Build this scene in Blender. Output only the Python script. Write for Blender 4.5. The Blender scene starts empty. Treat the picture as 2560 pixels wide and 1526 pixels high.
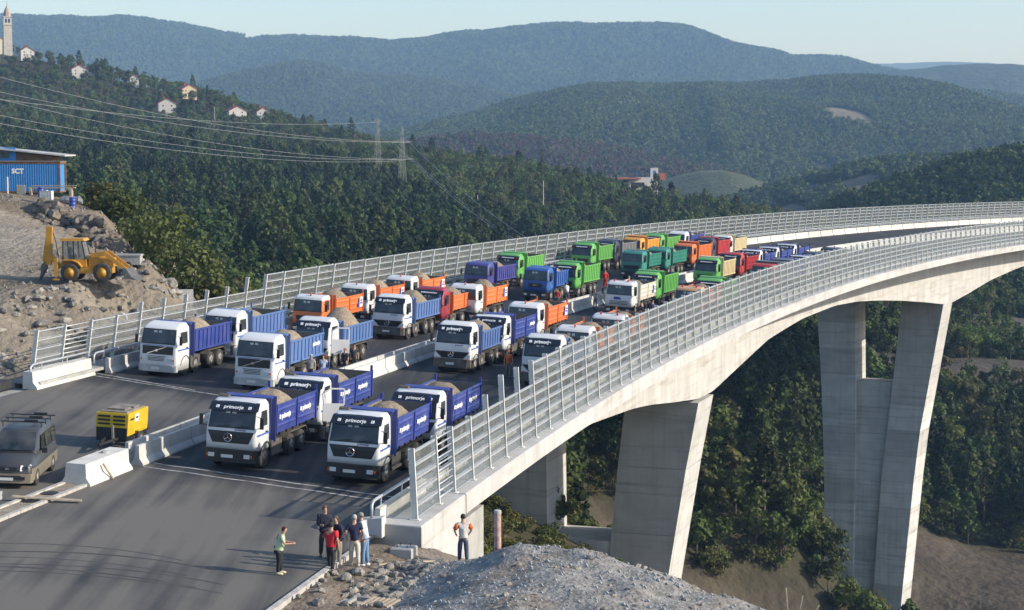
import bpy, math, random
import numpy as np
from mathutils import Matrix, Vector
random.seed(7); rng = np.random.default_rng(11)
R = math.radians
SC = bpy.context.scene
COL = SC.collection

# ------------------------------------------------------------------ camera, sky, sun, exposure
CAM_Z = 15.238
cam = bpy.data.cameras.new('camera'); cam.sensor_width = 36.0; cam.lens = 66.52
cam.clip_start = 0.5; cam.clip_end = 30000
camo = bpy.data.objects.new('camera', cam); COL.objects.link(camo)
camo.location = (0, 0, CAM_Z); camo.rotation_euler = (R(90 - 5.034), 0, 0)
SC.camera = camo

SUN_EL, SUN_AZ = 25.0, 101.0          # azimuth measured from +Y towards +X
sun_dir = Vector((math.sin(R(SUN_AZ)) * math.cos(R(SUN_EL)), math.cos(R(SUN_AZ)) * math.cos(R(SUN_EL)), math.sin(R(SUN_EL))))
wd = bpy.data.worlds.new('World'); SC.world = wd; wd.use_nodes = True
nt = wd.node_tree; nt.nodes.clear()
sky = nt.nodes.new('ShaderNodeTexSky'); sky.sky_type = 'NISHITA'; sky.sun_disc = False
sky.sun_elevation = R(SUN_EL); sky.sun_rotation = R(SUN_AZ); sky.altitude = 200; sky.air_density = 1.0; sky.dust_density = 1.6; sky.ozone_density = 4.0
bg = nt.nodes.new('ShaderNodeBackground'); bg.inputs['Strength'].default_value = 0.15
out = nt.nodes.new('ShaderNodeOutputWorld')
nt.links.new(sky.outputs[0], bg.inputs['Color']); nt.links.new(bg.outputs[0], out.inputs['Surface'])
sl = bpy.data.lights.new('sun', 'SUN'); sl.energy = 3.8; sl.angle = R(0.53); sl.color = (1.0, 0.92, 0.80)
so = bpy.data.objects.new('sun', sl); COL.objects.link(so); so.rotation_euler = sun_dir.to_track_quat('Z', 'Y').to_euler()
so.location = (200, -50, 150)
vs = SC.view_settings; vs.view_transform = 'Standard'; vs.look = 'None'; vs.exposure = 0.62; vs.gamma = 1.0; vs.use_curve_mapping = False
SC.cycles.use_denoising = True
SC.cycles.max_bounces = 6; SC.cycles.diffuse_bounces = 2; SC.cycles.glossy_bounces = 3; SC.cycles.transparent_max_bounces = 24
SC.cycles.transmission_bounces = 3; SC.cycles.volume_bounces = 0
SC.cycles.sample_clamp_indirect = 4.0

# ------------------------------------------------------------------ materials
MATS = {}
def mat(name, col, rough=0.6, metal=0.0, var=0.0, scale=3.0, bump=0.0, bscale=None, spec=0.5, rnd=0.0, col2=None, detail=4.0, coat=0.0):
    """Principled material; noise mixes col towards col2 (or a darker/lighter col) and drives a small bump."""
    if name in MATS: return MATS[name]
    m = bpy.data.materials.new(name); m.use_nodes = True; MATS[name] = m
    n = m.node_tree.nodes; l = m.node_tree.links; b = n['Principled BSDF']
    b.inputs['Roughness'].default_value = rough; b.inputs['Metallic'].default_value = metal
    b.inputs['Specular IOR Level'].default_value = spec
    if coat: b.inputs['Coat Weight'].default_value = coat; b.inputs['Coat Roughness'].default_value = 0.1
    c = (*col, 1)
    b.inputs['Base Color'].default_value = c
    last = None
    if var > 0 or bump > 0 or col2:
        tc = n.new('ShaderNodeTexCoord'); no = n.new('ShaderNodeTexNoise'); no.inputs['Scale'].default_value = scale; no.inputs['Detail'].default_value = detail
        l.new(tc.outputs['Object'], no.inputs['Vector'])
        if var > 0 or col2:
            r = n.new('ShaderNodeValToRGB'); r.color_ramp.elements[0].position = 0.3; r.color_ramp.elements[1].position = 0.7
            a = tuple(max(0, x * (1 - var)) for x in col) if not col2 else col
            z = tuple(min(1, x * (1 + var)) for x in col) if not col2 else col2
            r.color_ramp.elements[0].color = (*a, 1); r.color_ramp.elements[1].color = (*z, 1)
            l.new(no.outputs['Fac'], r.inputs['Fac']); last = r.outputs['Color']
        if bump > 0:
            n2 = n.new('ShaderNodeTexNoise'); n2.inputs['Scale'].default_value = bscale or scale * 4; n2.inputs['Detail'].default_value = 6
            l.new(tc.outputs['Object'], n2.inputs['Vector'])
            bp = n.new('ShaderNodeBump'); bp.inputs['Strength'].default_value = bump; bp.inputs['Distance'].default_value = 0.1
            l.new(n2.outputs['Fac'], bp.inputs['Height']); l.new(bp.outputs['Normal'], b.inputs['Normal'])
    if rnd > 0:
        oi = n.new('ShaderNodeObjectInfo'); hs = n.new('ShaderNodeHueSaturation')
        mr = n.new('ShaderNodeMapRange'); mr.inputs['To Min'].default_value = 1 - rnd; mr.inputs['To Max'].default_value = 1 + rnd
        mh = n.new('ShaderNodeMapRange'); mh.inputs['To Min'].default_value = 0.5 - rnd * 0.055; mh.inputs['To Max'].default_value = 0.5 + rnd * 0.04
        sc_ = n.new('ShaderNodeMath'); sc_.operation = 'MULTIPLY'; sc_.inputs[1].default_value = 7.31
        fr = n.new('ShaderNodeMath'); fr.operation = 'FRACT'
        l.new(oi.outputs['Random'], mr.inputs['Value']); l.new(oi.outputs['Random'], sc_.inputs[0]); l.new(sc_.outputs[0], fr.inputs[0]); l.new(fr.outputs[0], mh.inputs['Value'])
        l.new(mr.outputs[0], hs.inputs['Value']); l.new(mh.outputs[0], hs.inputs['Hue'])
        if last: l.new(last, hs.inputs['Color'])
        else: hs.inputs['Color'].default_value = c
        last = hs.outputs['Color']
    if last: l.new(last, b.inputs['Base Color'])
    return m
def leaf_mat(name, col, rnd=0.35):
    m = mat(name, col, 0.65, rnd=rnd, spec=0.2)
    n = m.node_tree.nodes; l = m.node_tree.links; b = n['Principled BSDF']; o = n['Material Output']
    tr = n.new('ShaderNodeBsdfTranslucent'); mx = n.new('ShaderNodeMixShader'); mx.inputs[0].default_value = 0.25
    src = b.inputs['Base Color'].links[0].from_socket
    l.new(src, tr.inputs['Color']); l.new(b.outputs[0], mx.inputs[1]); l.new(tr.outputs[0], mx.inputs[2]); l.new(mx.outputs[0], o.inputs['Surface'])
    return m

# ------------------------------------------------------------------ mesh builder
class MB:
    def __init__(s): s.v = []; s.f = []; s.m = []
    def add(s, vs, fs, m=0):
        o = len(s.v); s.v += [tuple(map(float, p)) for p in vs]
        for f in fs: s.f.append([i + o for i in f]); s.m.append(m)
        return s
    def hexa(s, p, m=0):      # p: bottom 4 (ccw from above) then top 4
        return s.add(p, [(3, 2, 1, 0), (4, 5, 6, 7), (0, 1, 5, 4), (1, 2, 6, 5), (2, 3, 7, 6), (3, 0, 4, 7)], m)
    def box(s, x0, x1, y0, y1, z0, z1, m=0):
        return s.hexa([(x0, y0, z0), (x1, y0, z0), (x1, y1, z0), (x0, y1, z0), (x0, y0, z1), (x1, y0, z1), (x1, y1, z1), (x0, y1, z1)], m)
    def cbox(s, c, d, m=0): return s.box(c[0]-d[0]/2, c[0]+d[0]/2, c[1]-d[1]/2, c[1]+d[1]/2, c[2]-d[2]/2, c[2]+d[2]/2, m)
    def beam(s, a, b, w, h, m=0):    # square bar between points
        a = Vector(a); b = Vector(b); d = (b - a).normalized(); up = Vector((0, 0, 1)) if abs(d.z) < .95 else Vector((1, 0, 0))
        r = d.cross(up).normalized(); u = r.cross(d)
        q = [r*(-w/2)+u*(-h/2), r*(w/2)+u*(-h/2), r*(w/2)+u*(h/2), r*(-w/2)+u*(h/2)]
        return s.add([a+k for k in q] + [b+k for k in q], [(3,2,1,0),(4,5,6,7),(0,1,5,4),(1,2,6,5),(2,3,7,6),(3,0,4,7)], m)
    def tube(s, pts, r, n=8, m=0, caps=True):
        pts = [Vector(p) for p in pts]; rr = r if isinstance(r, (list, tuple)) else [r]*len(pts)
        o = len(s.v); prev = None
        for i, p in enumerate(pts):
            d = (pts[min(i+1, len(pts)-1)] - pts[max(i-1, 0)]).normalized()
            up = prev if prev is not None else (Vector((0, 0, 1)) if abs(d.z) < .9 else Vector((1, 0, 0)))
            x = d.cross(up)
            if x.length < 1e-4: x = d.cross(Vector((.3, .9, .1)))
            x.normalize(); y = x.cross(d); prev = y
            for k in range(n):
                a = 2*math.pi*k/n; q = p + x*(math.cos(a)*rr[i]) + y*(math.sin(a)*rr[i]); s.v.append((q.x, q.y, q.z))
        for i in range(len(pts)-1):
            for k in range(n):
                a = o+i*n+k; b = o+i*n+(k+1) % n; s.f.append([a, b, b+n, a+n]); s.m.append(m)
        if caps:
            s.f.append([o+k for k in range(n)][::-1]); s.m.append(m); e = o+(len(pts)-1)*n; s.f.append([e+k for k in range(n)]); s.m.append(m)
        return s
    def loft(s, rings, m=0, cap0=True, cap1=True, closed=True):
        o = len(s.v); n = len(rings[0])
        for r_ in rings: s.v += [tuple(map(float, p)) for p in r_]
        for i in range(len(rings)-1):
            for k in range(n if closed else n-1):
                a = o+i*n+k; b = o+i*n+(k+1) % n; s.f.append([a, b, b+n, a+n]); s.m.append(m)
        if cap0: s.f.append([o+k for k in range(n)][::-1]); s.m.append(m)
        if cap1: e = o+(len(rings)-1)*n; s.f.append([e+k for k in range(n)]); s.m.append(m)
        return s
    def prism(s, poly, y0, y1, m=0):    # poly in (x,z), extruded along y
        return s.loft([[(x, y0, z) for x, z in poly], [(x, y1, z) for x, z in poly]], m)
    def wheelprof(s, prof, c, n=20, m=0, ring=False):   # lathe about y axis: prof (r, y); ring closes the section on itself
        rings = []
        for r_, y in prof: rings.append([(c[0]+r_*math.cos(2*math.pi*k/n), c[1]+y, c[2]+r_*math.sin(2*math.pi*k/n)) for k in range(n)])
        if ring: return s.loft(rings+[rings[0]], m, False, False)
        return s.loft(rings, m)
    def lathe(s, prof, c=(0, 0, 0), n=16, m=0):       # about z: prof (r, z)
        return s.loft([[(c[0]+r_*math.cos(2*math.pi*k/n), c[1]+r_*math.sin(2*math.pi*k/n), c[2]+z) for k in range(n)] for r_, z in prof], m)
    def mesh(s, name, mats, smooth=False):
        me = bpy.data.meshes.new(name); me.from_pydata(s.v, [], s.f)
        for m in (mats if isinstance(mats, (list, tuple)) else [mats]): me.materials.append(m)
        if any(s.m): me.polygons.foreach_set('material_index', s.m)
        if smooth: me.polygons.foreach_set('use_smooth', [True]*len(s.f))
        me.update(); return me
def obj(name, me, parent=None, mw=None, label=None, cat=None, group=None, kind=None):
    o = bpy.data.objects.new(name, me); COL.objects.link(o)
    if parent is not None: o.parent = parent
    if mw is not None: o.matrix_local = mw
    if label: o['label'] = label
    if cat: o['category'] = cat
    if group: o['group'] = group
    if kind: o['kind'] = kind
    return o
def empty(name, mw, label, cat, group=None): return obj(name, None, None, mw, label, cat, group)
def T(x, y, z): return Matrix.Translation((x, y, z))
def RZ(a): return Matrix.Rotation(a, 4, 'Z')
BENCH = bpy.data.scenes.new('bench')      # empty scene where modifiers and text are turned into plain meshes; removed at the end
def bake(o):
    BENCH.collection.objects.link(o); vl = BENCH.view_layers[0]; vl.update(); me = bpy.data.meshes.new_from_object(o.evaluated_get(vl.depsgraph), depsgraph=vl.depsgraph); bpy.data.objects.remove(o); return me
TXT = {}
def text_mesh(s, size, m, bold=0.0):
    k = (s, size, m.name)
    if k in TXT: return TXT[k]
    cu = bpy.data.curves.new('lettering', 'FONT'); cu.body = s; cu.size = size; cu.align_x = 'CENTER'; cu.align_y = 'CENTER'; cu.offset = bold; cu.resolution_u = 3
    me = bake(bpy.data.objects.new('lettering', cu)); me.materials.clear(); me.materials.append(m); TXT[k] = me
    return me
FRONT = Matrix(((0, 0, -1, 0), (-1, 0, 0, 0), (0, 1, 0, 0), (0, 0, 0, 1)))   # flat lettering turned to face -x
SIDE = Matrix(((1, 0, 0, 0), (0, 0, -1, 0), (0, 1, 0, 0), (0, 0, 0, 1)))     # flat lettering turned to face -y

# ------------------------------------------------------------------ viaduct alignment: s along, t across (to the far side), h above the road
DX, DY, PHI, K1, K2, G1, G2, ES = -1.716754, 83.731862, 0.230332, 0.001003, 1.0e-6, -0.002585, -4.8e-5, 0.046671
def heading(s): return PHI + K1*s + K2*s*s/2
_U = (np.arange(40)+.5)/40
def deck(s, t=0., h=0.):
    a = PHI + K1*s*_U + K2*(s*_U)**2/2; A = heading(s)
    return Vector((DX+np.sin(a).mean()*s-math.cos(A)*t, DY+np.cos(a).mean()*s+math.sin(A)*t, G1*s+G2/2*s*s+ES*t-0.4+h))
def frame(s, t=0., h=0., cross=True, flip=False):
    A = heading(s); p = deck(s, t, h); g = G1+G2*s; e = ES if cross else 0.0
    x = Vector((math.sin(A), math.cos(A), g if cross else 0)).normalized(); y = Vector((-math.cos(A), math.sin(A), e)).normalized(); z = x.cross(y).normalized(); y = z.cross(x)
    if flip: x = -x; y = -y
    return Matrix(((x.x, y.x, z.x, p.x), (x.y, y.y, z.y, p.y), (x.z, y.z, z.z, p.z), (0, 0, 0, 1)))
_SS = np.arange(-80, 420, 1.0); _CC = np.array([deck(float(s))[:2] for s in _SS]); _HH = heading(_SS)
def st(x, y):
    """world (arrays) -> s,t of the alignment"""
    x = np.asarray(x, float).ravel(); y = np.asarray(y, float).ravel(); S = np.empty_like(x); TT = np.empty_like(x)
    for i in range(0, len(x), 4000):
        d = (x[i:i+4000, None]-_CC[None, :, 0])**2+(y[i:i+4000, None]-_CC[None, :, 1])**2
        k = d.argmin(1); A = _HH[k]; dx = x[i:i+4000]-_CC[k, 0]; dy = y[i:i+4000]-_CC[k, 1]
        S[i:i+4000] = _SS[k]+dx*np.sin(A)+dy*np.cos(A); TT[i:i+4000] = -dx*np.cos(A)+dy*np.sin(A)
    return S, TT
def sweep(prof, s0, s1, step=3.0, closed=True, depth=None):
    """prof: list of (t,h) or a function s -> list; returns MB"""
    b = MB(); n = max(1, int(round((s1-s0)/step))); rings = []
    for i in range(n+1):
        s = s0+(s1-s0)*i/n; pr = prof(s) if callable(prof) else prof
        rings.append([deck(s, t, h) for t, h in pr])
    b.loft(rings, 0, closed, closed, closed); return b

# ------------------------------------------------------------------ vectorised noise and surfaces
def vnoise(x, y, seed=0):
    xi = np.floor(x).astype(np.int64); yi = np.floor(y).astype(np.int64); fx = x-xi; fy = y-yi
    def hsh(a, b):
        h = (a*374761393+b*668265263+seed*1442695041) & 0x7fffffff
        h = ((h ^ (h >> 13))*1274126177) & 0x7fffffff
        return ((h ^ (h >> 16)) & 0xffff)/65535.0
    u = fx*fx*(3-2*fx); v = fy*fy*(3-2*fy)
    return (hsh(xi, yi)*(1-u)+hsh(xi+1, yi)*u)*(1-v)+(hsh(xi, yi+1)*(1-u)+hsh(xi+1, yi+1)*u)*v
def fbm(x, y, o=4, seed=0):
    z = 0; a = 1; n = 0
    for i in range(o): z = z+a*(vnoise(x*2**i, y*2**i, seed+i)-.5); n += a; a *= .5
    return z/n*2
class RBF:
    def __init__(s, pts, lin=True):
        P = np.array(pts, float); s.x = P[:, :2]; s.sc = np.ptp(s.x, axis=0).max(); X = s.x/s.sc
        d = np.linalg.norm(X[:, None]-X[None], axis=2); n = len(P)
        A = np.zeros((n+3, n+3)); A[:n, :n] = d+np.eye(n)*1e-3*0; A[:n, n] = 1; A[:n, n+1:] = X; A[n, :n] = 1; A[n+1:, :n] = X.T
        s.w = np.linalg.lstsq(A, np.concatenate([P[:, 2], [0, 0, 0]]), rcond=None)[0]
    def __call__(s, x, y):
        x = np.asarray(x, float); sh = x.shape; q = np.stack([x.ravel(), np.asarray(y, float).ravel()], 1)/s.sc; X = s.x/s.sc; n = len(X)
        r = np.empty(len(q))
        for i in range(0, len(q), 20000):
            d = np.linalg.norm(q[i:i+20000, None]-X[None], axis=2); r[i:i+20000] = d@s.w[:n]+s.w[n]+q[i:i+20000]@s.w[n+1:]
        return r.reshape(sh)
def grid_mesh(name, X, Y, Z, m, smooth=True, mask=None):
    ny, nx = X.shape; v = np.stack([X.ravel(), Y.ravel(), Z.ravel()], 1)
    i = np.arange(ny*nx).reshape(ny, nx); q = np.stack([i[:-1, :-1], i[:-1, 1:], i[1:, 1:], i[1:, :-1]], -1).reshape(-1, 4)
    if mask is not None: q = q[mask[:-1, :-1].ravel()]
    me = bpy.data.meshes.new(name); me.from_pydata(v.tolist(), [], q.tolist()); me.materials.append(m)
    if smooth: me.polygons.foreach_set('use_smooth', [True]*len(q))
    me.update(); return me

# ------------------------------------------------------------------ shared surfaces
def attr_mat(name, cols_a, cols_b, scale, attr='bare', rough=0.9, bump=0.4, bscale=2.0, dist=0.3, noise_mix=0.0):
    """two noise-varied colours blended by a vertex attribute (bare soil against growth)"""
    m = bpy.data.materials.new(name); m.use_nodes = True; n = m.node_tree.nodes; l = m.node_tree.links; b = n['Principled BSDF']; b.inputs['Roughness'].default_value = rough; b.inputs['Specular IOR Level'].default_value = 0.15
    tc = n.new('ShaderNodeTexCoord'); no = n.new('ShaderNodeTexNoise'); no.inputs['Scale'].default_value = scale; no.inputs['Detail'].default_value = 8; no.inputs['Roughness'].default_value = 0.65
    l.new(tc.outputs['Object'], no.inputs['Vector'])
    rs = []
    for c in (cols_a, cols_b):
        r = n.new('ShaderNodeValToRGB'); r.color_ramp.elements[0].position = 0.32; r.color_ramp.elements[1].position = 0.68
        r.color_ramp.elements[0].color = (*c[0], 1); r.color_ramp.elements[1].color = (*c[1], 1); l.new(no.outputs['Fac'], r.inputs['Fac']); rs.append(r)
    at = n.new('ShaderNodeAttribute'); at.attribute_name = attr
    mx = n.new('ShaderNodeMix'); mx.data_type = 'RGBA'; l.new(at.outputs['Fac'], mx.inputs[0]); l.new(rs[0].outputs[0], mx.inputs[6]); l.new(rs[1].outputs[0], mx.inputs[7]); l.new(mx.outputs[2], b.inputs['Base Color'])
    n2 = n.new('ShaderNodeTexNoise'); n2.inputs['Scale'].default_value = bscale; n2.inputs['Detail'].default_value = 6; l.new(tc.outputs['Object'], n2.inputs['Vector'])
    bp = n.new('ShaderNodeBump'); bp.inputs['Strength'].default_value = bump; bp.inputs['Distance'].default_value = dist; l.new(n2.outputs['Fac'], bp.inputs['Height']); l.new(bp.outputs['Normal'], b.inputs['Normal'])
    return m
def set_attr(me, name, arr):
    a = me.attributes.new(name, 'FLOAT', 'POINT'); a.data.foreach_set('value', np.asarray(arr, dtype=np.float32).ravel())

def concrete(name, col, stain, k=0.35, rnd=0.0):
    """board-marked concrete: cloudy tone, vertical water streaks, faint horizontal board lines"""
    m = mat(name, col, 0.87, var=0.12, scale=0.5, bump=0.12, bscale=8, spec=0.2, detail=8, rnd=rnd); n = m.node_tree.nodes; l = m.node_tree.links; b = n['Principled BSDF']; src = b.inputs['Base Color'].links[0].from_socket
    tc = n.new('ShaderNodeTexCoord'); mp = n.new('ShaderNodeMapping'); mp.inputs['Scale'].default_value = (1.1, 1.1, 0.05); l.new(tc.outputs['Object'], mp.inputs['Vector'])
    no = n.new('ShaderNodeTexNoise'); no.inputs['Scale'].default_value = 1.0; no.inputs['Detail'].default_value = 6; no.inputs['Roughness'].default_value = 0.7; l.new(mp.outputs[0], no.inputs['Vector'])
    mp2 = n.new('ShaderNodeMapping'); mp2.inputs['Scale'].default_value = (0.12, 0.12, 2.2); l.new(tc.outputs['Object'], mp2.inputs['Vector']); n2 = n.new('ShaderNodeTexNoise'); n2.inputs['Scale'].default_value = 1.0; n2.inputs['Detail'].default_value = 3; l.new(mp2.outputs[0], n2.inputs['Vector'])
    r = n.new('ShaderNodeMapRange'); r.inputs['From Min'].default_value = 0.50; r.inputs['From Max'].default_value = 0.80; r.inputs['To Max'].default_value = k; l.new(no.outputs['Fac'], r.inputs['Value'])
    r2 = n.new('ShaderNodeMapRange'); r2.inputs['From Min'].default_value = 0.52; r2.inputs['From Max'].default_value = 0.75; r2.inputs['To Max'].default_value = k*0.8; l.new(n2.outputs['Fac'], r2.inputs['Value'])
    ad = n.new('ShaderNodeMath'); ad.operation = 'ADD'; ad.use_clamp = True; l.new(r.outputs[0], ad.inputs[0]); l.new(r2.outputs[0], ad.inputs[1])
    mx = n.new('ShaderNodeMix'); mx.data_type = 'RGBA'; l.new(ad.outputs[0], mx.inputs[0]); l.new(src, mx.inputs[6]); mx.inputs[7].default_value = (*stain, 1); l.new(mx.outputs[2], b.inputs['Base Color']); return m
M_concrete = concrete('concrete_light', (0.45, 0.447, 0.435), (0.25, 0.235, 0.18), 0.62, 0.05)
M_concgrey = mat('concrete_grey', (0.33, 0.33, 0.31), 0.88, var=0.22, scale=0.7, bump=0.15, bscale=6, spec=0.2)
M_pier = concrete('concrete_pier', (0.50, 0.50, 0.475), (0.17, 0.165, 0.15), 0.55, 0.16)
M_galv = mat('galvanised_steel', (0.44, 0.46, 0.475), 0.42, 0.35, var=0.1, scale=2)
M_post = mat('painted_steel_post', (0.62, 0.62, 0.58), 0.5, 0.1, var=0.1, scale=1.5)
M_dark = mat('dark_steel', (0.03, 0.03, 0.032), 0.6, 0.2, var=0.3, scale=3)
M_black = mat('black_plastic', (0.018, 0.018, 0.02), 0.45)
M_rubber = mat('tyre_rubber', (0.022, 0.021, 0.02), 0.85, var=0.5, scale=4, col2=(0.065, 0.058, 0.048))
M_darkrock = mat('brown_rock_face', (0.085, 0.068, 0.05), 0.95, scale=1.6, col2=(0.22, 0.19, 0.155), bump=0.7, bscale=4, rnd=0.3)
M_glass = mat('vehicle_glass', (0.012, 0.017, 0.022), 0.05, spec=0.75, var=0.8, scale=1.1, col2=(0.075, 0.08, 0.078), detail=6)  # paler noise blotches put reflections and interior hints into the glass colour
M_rock = mat('limestone_rock', (0.16, 0.145, 0.12), 0.95, scale=1.2, col2=(0.33, 0.305, 0.265), bump=0.6, bscale=5, rnd=0.25)
M_wood = mat('weathered_timber', (0.36, 0.30, 0.22), 0.85, var=0.25, scale=4)
M_white = mat('white_lettering', (0.82, 0.82, 0.8), 0.5)
M_roadpaint = mat('worn_road_paint', (0.16, 0.16, 0.16), 0.8, scale=2.5, col2=(0.62, 0.61, 0.58), detail=8)
M_rust = mat('rusty_steel', (0.20, 0.10, 0.05), 0.85, var=0.4, scale=3)

# ------------------------------------------------------------------ land
VAL = [(-308.6, 1150, 67.4), (-274, 1140, 60.2), (-240.5, 1120, 50.7), (-217.1, 1100, 44.2), (-193.3, 1085, 37.8), (-173, 1075, 34.2), (-136, 1040, 23.1), (-108.2, 1010, 16.4), (-83.8, 980, 10.8), (-49.4, 930, 5.6), (-24.4, 890, 2.3), (0, 860, -1.1), (21.3, 840, -4.8), (-300, 1090, 46), (-210, 1040, 24), (-120, 960, 7), (22, 262, -37), (33, 264, -38.8), (45, 268, -42.5), (20, 249, -45), (30, 251, -48), (41, 254, -52), (18, 232, -45), (30, 228, -50), (10, 215, -35), (12, 240, -38), (45.6, 800, -10.9), (59.4, 760, -13.1), (71.5, 720, -18.1), (83.1, 690, -19.9), (93.5, 660, -24.2), (-231.6, 860, 14.6), (-188.7, 830, 9.1), (-144.6, 780, 2.4), (-106.1, 740, -2.1), (-72.9, 720, -4.9), (-48.7, 700, -7.5), (-26.2, 690, -11.7), (-4.3, 680, -16.5), (16.7, 660, -20.4), (-143, 600, -3), (-119.9, 580, -5.2), (-96.3, 550, -8.1), (-76.1, 530, -10.9), (-58.2, 520, -12.8), (-41.8, 520, -13.9), (-26.2, 540, -15.8), (-9.5, 560, -20.1), (8.3, 560, -23.7), (-68.9, 350, -12.5), (-57.6, 340, -13.4), (-48.9, 350, -15.4), (-40.7, 370, -16.7), (-32.2, 400, -16.8), (-20.4, 420, -18), (-7.5, 440, -21), (-33.6, 220, -11.1), (-32.1, 240, -14.7), (-30.6, 180, -6.5), (8, 235, -33), (5.7, 190, -24), (43.7, 360, -35), (61.2, 430, -35.9), (44.1, 290, -42.5), (78, 318, -62), (84, 310, -61.4), (69.1, 315, -62.7), (82.9, 345, -60.3), (92, 340, -61.4), (92.7, 360, -60.4), (96.3, 385, -59.6), (103.2, 380, -58.8), (91.3, 400, -53.6), (112, 470, -41.4), (128.4, 475, -41), (126.8, 510, -45.1), (145.1, 560, -37.3), (142.5, 600, -40.7), (161.6, 600, -40.7), (-1.2, 108, -8.5), (-2.2, 95, -4.7), (1.6, 150, -16.3), (7.6, 160, -20.8), (13.5, 170, -24.9)]
TERR = [(-32.3, 119.0, 4.5), (-30.3, 121.0, 4.3), (-28.0, 122.0, 4.2), (-25.8, 124.0, 4.0), (-23.7, 130.0, 4.3), (-32.1, 124.0, 5.1), (-28.6, 125.0, 5.0), (-29.3, 128.0, 5.4), (-32.0, 128.0, 5.4), (-26.2, 130.0, 4.8), (-35.3, 130.0, 5.8), (-36.9, 136.0, 6.8), (-34.5, 138.0, 6.7), (-33.1, 142.0, 7.0), (-40.6, 150.0, 9.1), (-37.4, 150.0, 8.5), (-43.3, 160.0, 9.9), (-41.1, 165.0, 9.2), (-39.4, 168.0, 9.3), (-35.9, 165.0, 8.9), (-33.3, 150.0, 6.9), (-35.1, 151.0, 7.4), (-44.7, 175.0, 10.0), (-42.8, 178.0, 9.9), (-48.1, 178.0, 10.2), (-32.1, 155.0, 7.3), (-29.5, 148.0, 6.1), (-26.5, 142.0, 5.2), (-24.6, 138.0, 4.3), (-23.4, 136.0, 3.3), (-22.6, 140.0, 1.8), (-21.7, 150.0, -0.4), (-38.2, 160.0, 9.1), (-33.3, 131.0, 5.7), (-37.9, 125.0, 5.4), (-45.3, 150.0, 8.5), (-52.8, 175.0, 10.0)]
MND = [(-1.9, 66.7, 0.2), (-0.5, 66.5, 0.6), (1.7, 66.3, 0.7), (3.3, 64.9, 0.6), (5.2, 64.2, 0.2), (6.6, 63.8, -0.2), (8.4, 63.0, -0.7), (0.2, 55.1, 1.3), (3.9, 56.7, 0.9), (-2.3, 59.6, 0.5), (-3.7, 61.8, -0.4), (-4.6, 64.5, -0.7), (-4.1, 67.4, -0.55), (-5.5, 67.4, -0.25), (-6.5, 63.2, -0.4), (-3.4, 69.8, -0.5), (0.3, 60.2, 1.0), (2.8, 60.1, 0.9), (-1.1, 62.3, 0.65)]

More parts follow.
